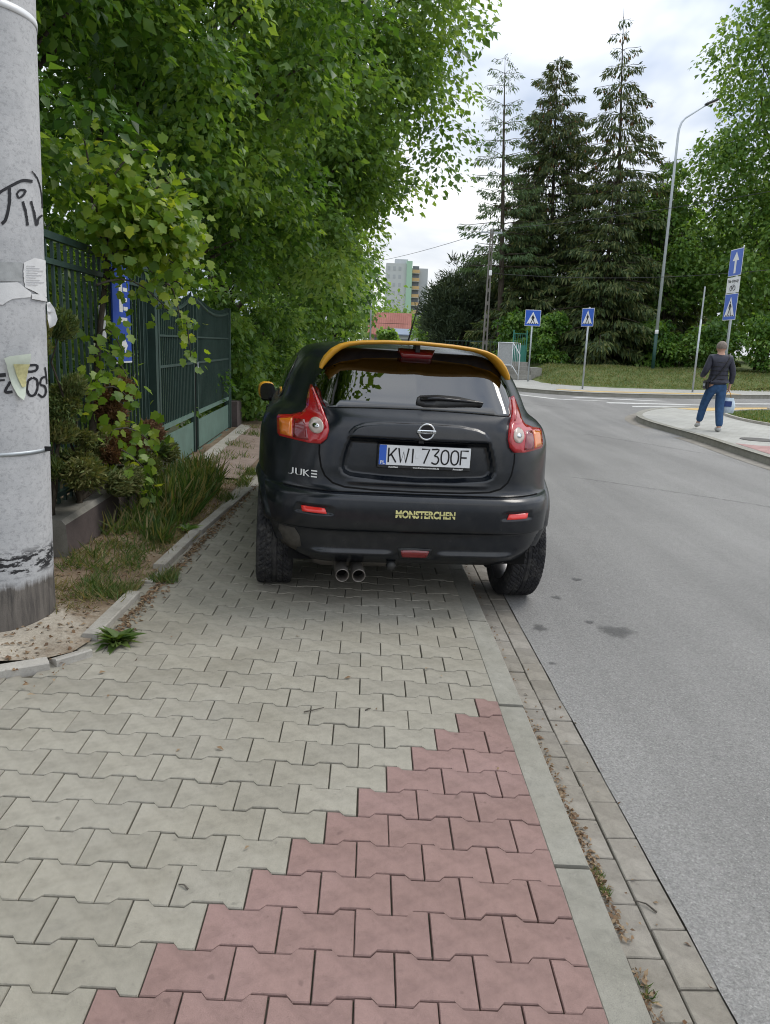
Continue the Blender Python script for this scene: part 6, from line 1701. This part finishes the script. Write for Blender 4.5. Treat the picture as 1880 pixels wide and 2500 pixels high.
mb = MB(); mb.tube([(0, 0, -.15), (0, 0, 1.5)], [.078, .070], 12); mb.build('painted_foot', M_GREENP, lp, True)
mb = MB(); mb.lathe([(.068, 1.5), (.073, 1.505), (.073, 1.66), (.067, 1.665)], 14); mb.build('number_band', M_SIGNW, lp, True)
mb = MB(); mb.box((1.20, 0, 10.56), (.56, .24, .10), (0, R(-24), 0), bevel=.04); hd = mb.build('lamp_head', M_TRIM, lp)
mb = MB(); mb.box((1.24, 0, 10.52), (.36, .18, .02), (0, R(-24), 0)); mb.build('lamp_glass', M_CLR, hd)
mb = MB(); mb.box((0, 0, -.04), (.35, .35, .14), bevel=.03); mb.build('base_block', M_STEPC, lp)
# lattice power pole and wires
M_LATT = mat_concrete('old_pole_concrete', (.21, .198, .18), (.13, .122, .11), objrand=0)
lat = empty('lattice_pole', (4.93, 34.0, .45), 0, 'slim concrete lattice power pole left of the stair railing', 'pole')
for s in (-1, 1):
    mb = MB(); mb.add([(s * .085 - .028, -.08, -.4), (s * .085 + .028, -.08, -.4), (s * .085 + .028, .08, -.4), (s * .085 - .028, .08, -.4), (s * .045 - .024, -.05, 6.1), (s * .045 + .024, -.05, 6.1), (s * .045 + .024, .05, 6.1), (s * .045 - .024, .05, 6.1)], [(3, 2, 1, 0), (4, 5, 6, 7), (0, 1, 5, 4), (1, 2, 6, 5), (2, 3, 7, 6), (3, 0, 4, 7)]); mb.build('leg', M_LATT, lat)
z = .3
while z < 6.0:
    mb = MB(); mb.box((0, 0, z), (.16 - .012 * z, .10, .16)); mb.build('web', M_LATT, lat); z += .55
mb = MB(); mb.box((0, 0, 5.95), (.9, .06, .06)); mb.build('crossarm', M_GALV, lat)
for xx in (-.4, 0.0, .4):
    mb = MB(); mb.lathe([(0, 0), (.03, .01), (.022, .05), (.035, .08), (.02, .12), (0, .13)], 10); o = mb.build('insulator', M_SIGNW, lat, True); o.location = (xx, 0, 5.98)
mb = MB(); mb.box((.03, -.12, 4.3), (.12, .08, .22), bevel=.02); mb.build('junction_box', M_SIGNW, lat)
def wire(label, a, b, sag, r_=.012):
    a = Vector(a); b = Vector(b); pts = [a.lerp(b, t) - Vector((0, 0, sag * 4 * t * (1 - t))) for t in np.linspace(0, 1, 20)]
    mb = MB(); mb.tube([p - a for p in pts], r_, 5); o = mb.build('overhead_wire', M_TRIM, None, True); o.location = a; tag(o, label, 'wire')
wire('overhead wire running right from the lattice pole across the spruces', (4.95, 34, 6.5), (26, 29, 10.5), .5)
wire('lower overhead wire from the lattice pole in front of the spruces', (5.0, 34, 4.75), (15.5, 31.0, 5.0), .25)
wire('overhead wire running from the lattice pole to the far left', (4.9, 34, 6.5), (-6, 92, 10.5), .6)
# stairs with railing and green gate
st = empty('stairs', (5.75, 31.2, .42), 0, 'short concrete stair with side walls behind the first crossing sign', 'stairs')
for k in range(4):
    mb = MB(); mb.box((.2, .30 * k, .085 + .17 * k / 1), (1.0, .34, .17)); mb.build('step', M_STEPC, st)
mb = MB(); mb.box((-.55, .55, .25), (.45, 1.4, .75)); mb.build('side_wall', M_STEPC, st)
mb = MB(); mb.box((.95, .75, .20), (.45, 1.2, .55)); mb.build('side_wall', M_STEPC, st)
rl = empty('stair_railing', (5.0, 31.0, .95), 0, 'white tubular stair railing with grey panel beside the steps', 'railing')
M_WRAIL = mat_plain('white_railing_paint', (.66, .68, .70), .45, .4, 0, .06)
def rod(pts, r_=.022, nm='tube'): mb = MB(); mb.tube(pts, r_, 7); mb.build(nm, M_WRAIL, rl, True)
rod([(.05, 0, -.1), (.05, 0, .90), (.62, 0, .90), (.90, -.1, .45), (.90, -.1, -.55)], nm='hand_rail'); rod([(.05, 0, .02), (.62, 0, .02), (.90, -.1, -.40)], nm='lower_rail')
rod([(.62, 0, -.1), (.62, 0, .90)], nm='rail_post')
mb = MB(); mb.box((.33, .02, .46), (.54, .01, .84)); mb.build('grey_panel', M_PAPERB, rl)
rod([(.70, .6, .9), (1.02, .6, .9), (1.02, .6, -.3)], .018, 'far_rail')
for k in range(4): rod([(.74 + k * .07, .6, .0), (.74 + k * .07, .6, .88)], .008, 'spindle')
gg = empty('garden_gate', (6.25, 32.9, 1.0), 0, 'narrow green garden gate at the top of the steps', 'gate')
M_TEAL = mat_plain('teal_green_paint', (.03, .17, .13), .5, .4, 0, .12)
for xx in (-.28, .28): mb = MB(); mb.box((xx, 0, .65), (.05, .05, 1.5)); mb.build('gate_post', M_TEAL, gg)
mb = MB(); mb.box((0, 0, .42), (.50, .02, .72)); mb.build('gate_panel', M_TEAL, gg)
for k in range(5): mb = MB(); mb.box((-.2 + k * .1, 0, .98), (.014, .014, .5)); mb.build('gate_bar', M_TEAL, gg)
mb = MB(); mb.box((0, 0, 1.25), (.52, .03, .03)); mb.build('gate_top', M_TEAL, gg)
mf = empty('mesh_fence', (3.4, 36.0, .55), 0, 'dark green wire fence below the pine at the end of the road', 'fence')
for k in range(16): mb = MB(); mb.box((k * .19, 0, .7), (.012, .012, 1.4)); mb.build('wire_bar', M_FENCE, mf)
for zz_ in (.1, 1.35): mb = MB(); mb.box((1.45, 0, zz_), (3.0, .03, .03)); mb.build('fence_rail', M_FENCE, mf)
# pale garden wall glimpsed under the spruces
gw = empty('garden_wall', (11.0, 43.5, .7), 0, 'pale rendered garden wall glimpsed behind the tallest spruce trunk', 'wall')
M_REND = mat_plain('pale_render', (.55, .53, .50), .9, .2, 0, .08, 2)
mb = MB(); mb.box((0, 0, 1.0), (9, .25, 2.0)); mb.build('wall_face', M_REND, gw)
mb = MB(); mb.box((0, 0, 2.05), (9.1, .35, .1)); mb.build('coping', M_STEPC, gw)

# ================================================================== FAR BUILDINGS
M_PEACH = mat_plain('peach_render', (.55, .36, .25), .9, .2, 0, .06, .5)
M_WHITEW = mat_plain('off_white_render', (.52, .54, .53), .9, .2, 0, .05, .1)
M_GREENW = mat_plain('hazed_green_render', (.38, .56, .42), .9, .2, 0, .05, .1)  # distance haze is mixed into the apartment block's pale wall colours
M_GREYW = mat_plain('grey_render', (.42, .44, .45), .9, .2, 0, .05, .1)
M_ORANGE = mat_plain('ochre_balcony', (.58, .40, .20), .8, .2, 0, .06, .2)
M_WINDOW = mat_plain('window_glass', (.14, .16, .18), .15, .5, 0, .2, .3)
M_BLUER = mat_plain('blue_grey_roofing', (.16, .20, .26), .6, .3, 0, .1, 1)
def m_tiles():
    s = NT('red_roof_tiles'); v = s.coord('Object'); w = s.n('ShaderNodeTexWave'); w.bands_direction = 'X'; w.inputs['Scale'].default_value = 1.3; s.l(v, w.inputs['Vector'])
    n = s.noise(v, .8, 4, .6); c = s.ramp(n, [(.3, (.25, .10, .08)), (.7, (.34, .155, .125))]); c = s.mix(.25, c, s.ramp(w.outputs['Fac'], [(.2, .5), (.6, 1.0)]), 'MULTIPLY'); s.set(c, .85, .2); s.bump(w.outputs['Fac'], .4, .05); return s.m
M_TILES = m_tiles()
hs = empty('red_roofed_house', (1.6, 86.0, .9), R(-4), 'small peach house with red tiled roof at the end of the road', 'house')
mb = MB(); mb.box((.2, 2.5, 1.15), (4.0, 5.0, 2.3)); mb.build('wall', M_PEACH, hs)
for s in (-1, 1):
    mb = MB(); mb.add([(-2.15, 2.5 + s * 3.0, 1.75), (2.6, 2.5 + s * 3.0, 1.75), (2.6, 2.5, 4.15), (-2.15, 2.5, 4.15), (-2.15, 2.5 + s * 3.0, 1.9), (2.6, 2.5 + s * 3.0, 1.9), (2.6, 2.5, 4.3), (-2.15, 2.5, 4.3)], [(3, 2, 1, 0), (4, 5, 6, 7), (0, 1, 5, 4), (1, 2, 6, 5), (2, 3, 7, 6), (3, 0, 4, 7)]); rf = mb.build('roof', M_TILES, hs, fix=True)
mb = MB(); mb.box((.0, -.25, 3.05), (4.6, .06, .05)); mb.build('snow_guard', M_BARK, hs)
for xx in (-1.0, .2, 1.4):
    mb = MB(); mb.box((xx, -.04, 1.1), (.7, .08, .9)); wn_ = mb.build('window', M_WINDOW, hs); mb = MB(); mb.box((xx, -.07, .62), (.8, .12, .06)); mb.build('sill', M_REND, wn_)
sd_ = empty('carport', (3.3, 78.0, .9), 0, 'small blue-grey roofed shed before the red-roofed house', 'shed')
mb = MB(); mb.box((0, 0, .85), (2.6, 2.0, 1.7)); mb.build('wall', M_WHITEW, sd_)
mb = MB(); mb.add([(-1.5, -1.3, 1.7), (1.5, -1.3, 1.7), (1.5, 1.2, 2.3), (-1.5, 1.2, 2.3), (-1.5, -1.3, 1.8), (1.5, -1.3, 1.8), (1.5, 1.2, 2.4), (-1.5, 1.2, 2.4)], [(3, 2, 1, 0), (4, 5, 6, 7), (0, 1, 5, 4), (1, 2, 6, 5), (2, 3, 7, 6), (3, 0, 4, 7)]); mb.build('roof', M_BLUER, sd_)
mb = MB(); mb.box((-.2, -1.02, .7), (1.2, .06, 1.3)); mb.build('door', M_WINDOW, sd_)
ab = empty('apartment_block', (9.2, 272.0, .9), 0, 'pale green and white apartment block with ochre balconies in the distance', 'building')
mb = MB(); mb.box((-1.6, 8, 14.2), (7.0, 14, 28.4)); mb.build('wall', M_WHITEW, ab)
mb = MB(); mb.box((2.85, 6.0, 14.6), (1.9, 12, 29.2)); mb.build('green_wall', M_GREENW, ab)
mb = MB(); mb.box((6.6, 9.0, 13.6), (5.6, 12, 27.2)); mb.build('rear_wall', M_GREYW, ab)
mb = MB(); mb.box((.2, 8, 29.4), (4.5, 6, 1.6)); mb.build('roof_housing', M_GREYW, ab)
for k in range(10):
    z0 = 1.2 + k * 2.7
    mb = MB(); mb.box((5.2, 2.3, z0 + .55), (2.5, 1.4, 1.05)); bl = mb.build('balcony', M_ORANGE, ab)
    mb = MB(); mb.box((5.2, 2.35, z0 - .06), (2.6, 1.5, .14)); mb.build('balcony_slab', M_REND, bl)
    mb = MB(); mb.box((5.2, 2.98, z0 + 1.75), (2.2, .1, 1.3)); mb.build('window', M_WINDOW, ab)
    for xx in (-4.2, -2.3, -.4):
        mb = MB(); mb.box((xx, .98, z0 + 1.2), (.9, .08, 1.3)); mb.build('window', M_GREYW, ab)
# white car glimpsed along the hedge
# concrete light pole far down the road
fp_ = empty('far_lamp_post', (-.15, 60.0, .8), 0, 'thin grey lamp post before the red-roofed house', 'street lamp')
mb = MB(); mb.tube([(0, 0, -.1), (0, 0, 6.0)], [.07, .05], 8); mb.build('mast', M_GALV, fp_, True)
mb = MB(); mb.box((.3, 0, 6.0), (.7, .12, .08), bevel=.02); mb.build('lamp_head', M_GALV, fp_)
fp2 = empty('steel_post', (-1.55, 26.0, .25), 0, 'thin grey post beside the hedge above the left side of the car roof', 'post')
mb = MB(); mb.tube([(0, 0, -.1), (0, 0, 2.6)], .03, 8); mb.build('mast', M_GALV, fp2, True)
mb = MB(); mb.lathe([(.034, 2.59), (.034, 2.61), (0, 2.63)], 8); mb.build('cap', M_GALV, fp2)

# ================================================================== THE WALKING MAN
def skin(name, nodes, edges, mat, parent, root=0, sub=2):
    me = bpy.data.meshes.new(name); me.from_pydata([n[0] for n in nodes], edges, []); me.update()
    o = bpy.data.objects.new('skin_tmp', me); COL.objects.link(o)
    md = o.modifiers.new('Skin', 'SKIN'); md.use_smooth_shade = True
    for i, n in enumerate(nodes):
        sv = me.skin_vertices[0].data[i]; r_ = n[1]; sv.radius = r_ if isinstance(r_, tuple) else (r_, r_); sv.use_root = (i == root)
    m2 = o.modifiers.new('Sub', 'SUBSURF'); m2.levels = sub; m2.render_levels = sub
    dg = bpy.context.evaluated_depsgraph_get(); me2 = bpy.data.meshes.new_from_object(o.evaluated_get(dg))
    bpy.data.objects.remove(o)
    me2.materials.clear()
    return link_obj(name, me2, mat, parent, True)
def chain(*ix): return [(a, b) for a, b in zip(ix, ix[1:])]
MZ = .125
man = empty('person', (6.85, 15.15, MZ), R(-4), 'man in dark padded jacket and blue jeans walking away along the corner pavement', 'person')
M_SKIN = mat_plain('skin', (.52, .31, .22), .55, .4, 0, .06)
M_HAIR = mat_plain('brown_grey_hair', (.20, .165, .14), .75, .3, 0, .3, 40)
M_JACK = mat_plain('dark_padded_jacket', (.030, .032, .048), .6, .35, 0, .25, 20)
M_JEAN = mat_plain('blue_denim', (.035, .082, .175), .8, .2, 0, .22, 16)
M_SHOE = mat_plain('pale_grey_trainers', (.40, .40, .39), .7, .3, 0, .1)
M_BAGW = mat_plain('white_blue_bag', (.55, .66, .74), .5, .4, 0, .18, 9)
M_BAGB = mat_plain('bag_print_blue', (.03, .06, .20), .5, .4, 0, .2)
hipL, kneL, ankL = (-.095, 0, .93), (-.145, .17, .53), (-.195, .22, .155)
hipR, kneR, ankR = (.095, 0, .93), (.10, .01, .50), (.085, -.16, .085)
shL, elL, wrL = (-.205, -.01, 1.43), (-.275, -.05, 1.16), (-.235, .18, 1.06)
shR, elR, wrR = (.205, -.01, 1.43), (.265, -.03, 1.16), (.265, .05, .90)
B = [((0, 0, .95), (.13, .10)), ((0, .0, 1.15), (.13, .10)), ((0, -.01, 1.36), (.15, .10)), ((0, .0, 1.48), .062), ((0, .01, 1.545), .058), ((0, .015, 1.60), (.086, .098)), ((0, .01, 1.665), (.082, .096)), ((0, .005, 1.72), (.05, .06)),
     (hipL, .085), (kneL, .055), (ankL, .04), (hipR, .085), (kneR, .055), (ankR, .04), (shL, .055), (elL, .040), (wrL, .028), (shR, .055), (elR, .040), (wrR, .028),
     ((-.225, .25, 1.06), (.036, .018)), ((.268, .07, .835), (.036, .018)), ((0, .11, 1.60), .014), ((-.090, .01, 1.60), .016), ((.090, .01, 1.60), .016), ((-.195, .30, .085), .036), ((.085, -.03, .03), .036)]
E_ = chain(0, 1, 2, 3, 4, 5, 6, 7) + chain(0, 8, 9, 10, 25) + chain(0, 11, 12, 13, 26) + chain(2, 14, 15, 16, 20) + chain(2, 17, 18, 19, 21) + [(5, 22), (5, 23), (5, 24)]
# five fingers on each hand, the right ones curled round the bag handle
for hb, px, sg in ((20, (-.225, .25, 1.06), -1), (21, (.268, .07, .835), 1)):
    for f_, (dy, L) in enumerate(((.026, .060), (.009, .068), (-.009, .064), (-.025, .052))):
        i0 = len(B); x0, y0, z0 = px
        if sg > 0: B += [((x0, y0 + dy, z0 - .038), .0085), ((x0 - .020, y0 + dy, z0 - .038 - L * .35), .0082), ((x0 - .040, y0 + dy, z0 - .030 - L * .2), .0075)]
        else: B += [((x0 + .030, y0 + .018, z0 + dy), .0085), ((x0 + .055, y0 + .005, z0 + dy), .0082), ((x0 + .062, y0 - .018, z0 + dy - .004), .0075)]
        E_ += [(hb, i0), (i0, i0 + 1), (i0 + 1, i0 + 2)]
    i0 = len(B); x0, y0, z0 = px
    if sg > 0: B += [((x0 - .012, y0 + .042, z0 - .002), .0095), ((x0 - .030, y0 + .040, z0 - .030), .0085)]
    else: B += [((x0 + .012, y0 - .008, z0 + .040), .0095), ((x0 + .038, y0 - .004, z0 + .036), .0085)]
    E_ += [(hb, i0), (i0, i0 + 1)]
skin('body', B, E_, M_SKIN, man)
J = [((0, -.005, .965), (.190, .14)), ((0, -.01, 1.12), (.182, .14)), ((0, -.02, 1.30), (.200, .145)), ((0, -.015, 1.43), (.158, .108)), ((0, .0, 1.515), (.085, .082)),
     ((-.178, -.01, 1.425), .080), (elL, .066), ((-.262, .16, 1.055), .052), ((.178, -.01, 1.425), .080), (elR, .064), ((.278, .04, .925), .052), ((0, .0, .90), (.198, .148))]
skin('jacket', J, [(11, 0)] + chain(0, 1, 2, 3, 4) + chain(3, 5, 6, 7) + chain(3, 8, 9, 10), M_JACK, man, 1)
T = [((0, .0, .92), (.175, .135)), ((-.092, .01, .82), .112), (kneL, .086), ((-.195, .215, .14), .070), ((.092, .0, .82), .115), (kneR, .090), ((.086, -.155, .075), .070), ((0, 0, .98), (.17, .13))]
skin('jeans', T, [(7, 0), (0, 1), (1, 2), (2, 3), (0, 4), (4, 5), (5, 6)], M_JEAN, man, 0)
skin('shoe', [((-.198, .185, .115), .048), ((-.200, .26, .070), .046), ((-.202, .335, .065), .036)], [(0, 1), (1, 2)], M_SHOE, man, 1)
skin('shoe', [((.085, -.185, .048), .048), ((.086, -.08, .042), .046), ((.088, .02, .034), .034)], [(0, 1), (1, 2)], M_SHOE, man, 1)
mb = MB(); nu, nv_ = 20, 12
for j in range(nv_ + 1):
    for i in range(nu):
        a = 2 * math.pi * i / nu; ph = math.pi * .62 * j / nv_; fr_ = 1.0
        zz_ = math.cos(ph); rr = math.sin(ph)
        if math.sin(a) > .35 and zz_ < .45: zz_ = .45 + (zz_ - .45) * .1; rr = math.sqrt(max(0, 1 - zz_ * zz_))
        jt = 1 + .02 * math.sin(a * 7 + j)
        mb.v.append((.098 * rr * math.cos(a) * jt, .003 + .115 * rr * math.sin(a) * jt, 1.645 + .108 * zz_))
for j in range(nv_):
    for i in range(nu): mb.f.append((j * nu + i, j * nu + (i + 1) % nu, (j + 1) * nu + (i + 1) % nu, (j + 1) * nu + i)); mb.mi.append(0)
mb.build('hair', M_HAIR, man, True, True)
for k, zz_ in enumerate((1.02, 1.10, 1.18, 1.26, 1.34)):   # quilting seams of the jacket
    rx, ry = (.188 + .008 * (k > 2), .135)
    mb = MB(); mb.tube([(rx * math.cos(a), -.012 + ry * math.sin(a), zz_) for a in np.linspace(math.pi * 1.08, math.pi * 1.92, 14)], .006, 5); mb.build('jacket_seam', M_BLACK, man, True)
sb_ = empty('shoulder_bag', (6.85, 15.15, MZ + .9), R(-4), 'small dark shoulder bag with a strap across the man\'s back', 'bag')
mb = MB(); mb.tube([(.14, -.05, .60), (.13, -.115, .52), (.05, -.155, .36), (-.05, -.158, .22), (-.15, -.13, .09), (-.20, -.05, .02)], .014, 6); mb.build('strap', M_BLACK, sb_, True)
mb = MB(); mb.box((-.225, -.02, .00), (.07, .20, .17), bevel=.025); pb_ = mb.build('pouch', M_BLACK, sb_)
mb = MB(); mb.box((-.262, -.03, .0), (.006, .10, .05)); mb.build('pouch_clip', M_GALV, pb_)
hbg = empty('shopping_bag', (6.85 + .27, 15.15 + .05, MZ + .36), R(-4), 'white and blue carrier bag hanging from the man\'s right hand', 'bag')
mb = MB(); mb.add([(-.045, -.13, .0), (.045, -.13, .0), (.045, .13, .0), (-.045, .13, .0), (-.06, -.15, .14), (.06, -.15, .14), (.06, .15, .14), (-.06, .15, .14), (-.02, -.11, .30), (.02, -.11, .30), (.02, .11, .30), (-.02, .11, .30)],
                  [(3, 2, 1, 0), (0, 1, 5, 4), (1, 2, 6, 5), (2, 3, 7, 6), (3, 0, 4, 7), (4, 5, 9, 8), (5, 6, 10, 9), (6, 7, 11, 10), (7, 4, 8, 11)]); mb.build('bag_body', M_BAGW, hbg, True)
hbg.rotation_euler = (0, 0, R(58))
mb = MB(); mb.box((-.0625, -.02, .18), (.004, .15, .11), (0, R(8), 0)); mb.build('bag_print', M_BAGB, hbg)
for yy in (-.06, .06):
    mb = MB(); mb.tube([(0, yy, .29), (0, yy * .7, .38), (0, 0, .445)], .008, 5); mb.build('bag_handle', M_YEL, hbg, True)

# ------------------------------------------------------------------ groups for the repeats
GR = {'broadleaf_tree': 'broadleaf trees', 'spruce_tree': 'spruces on the bank', 'crossing_sign': 'pedestrian crossing signs', 'weed': 'weeds by the edging', 'twig': 'twigs on the ground', 'overhead_wire': 'overhead wires'}
for o in scene.objects:
    k = o.name.split('.')[0]
    if o.parent is None and k in GR and 'group' not in o: o['group'] = GR[k]
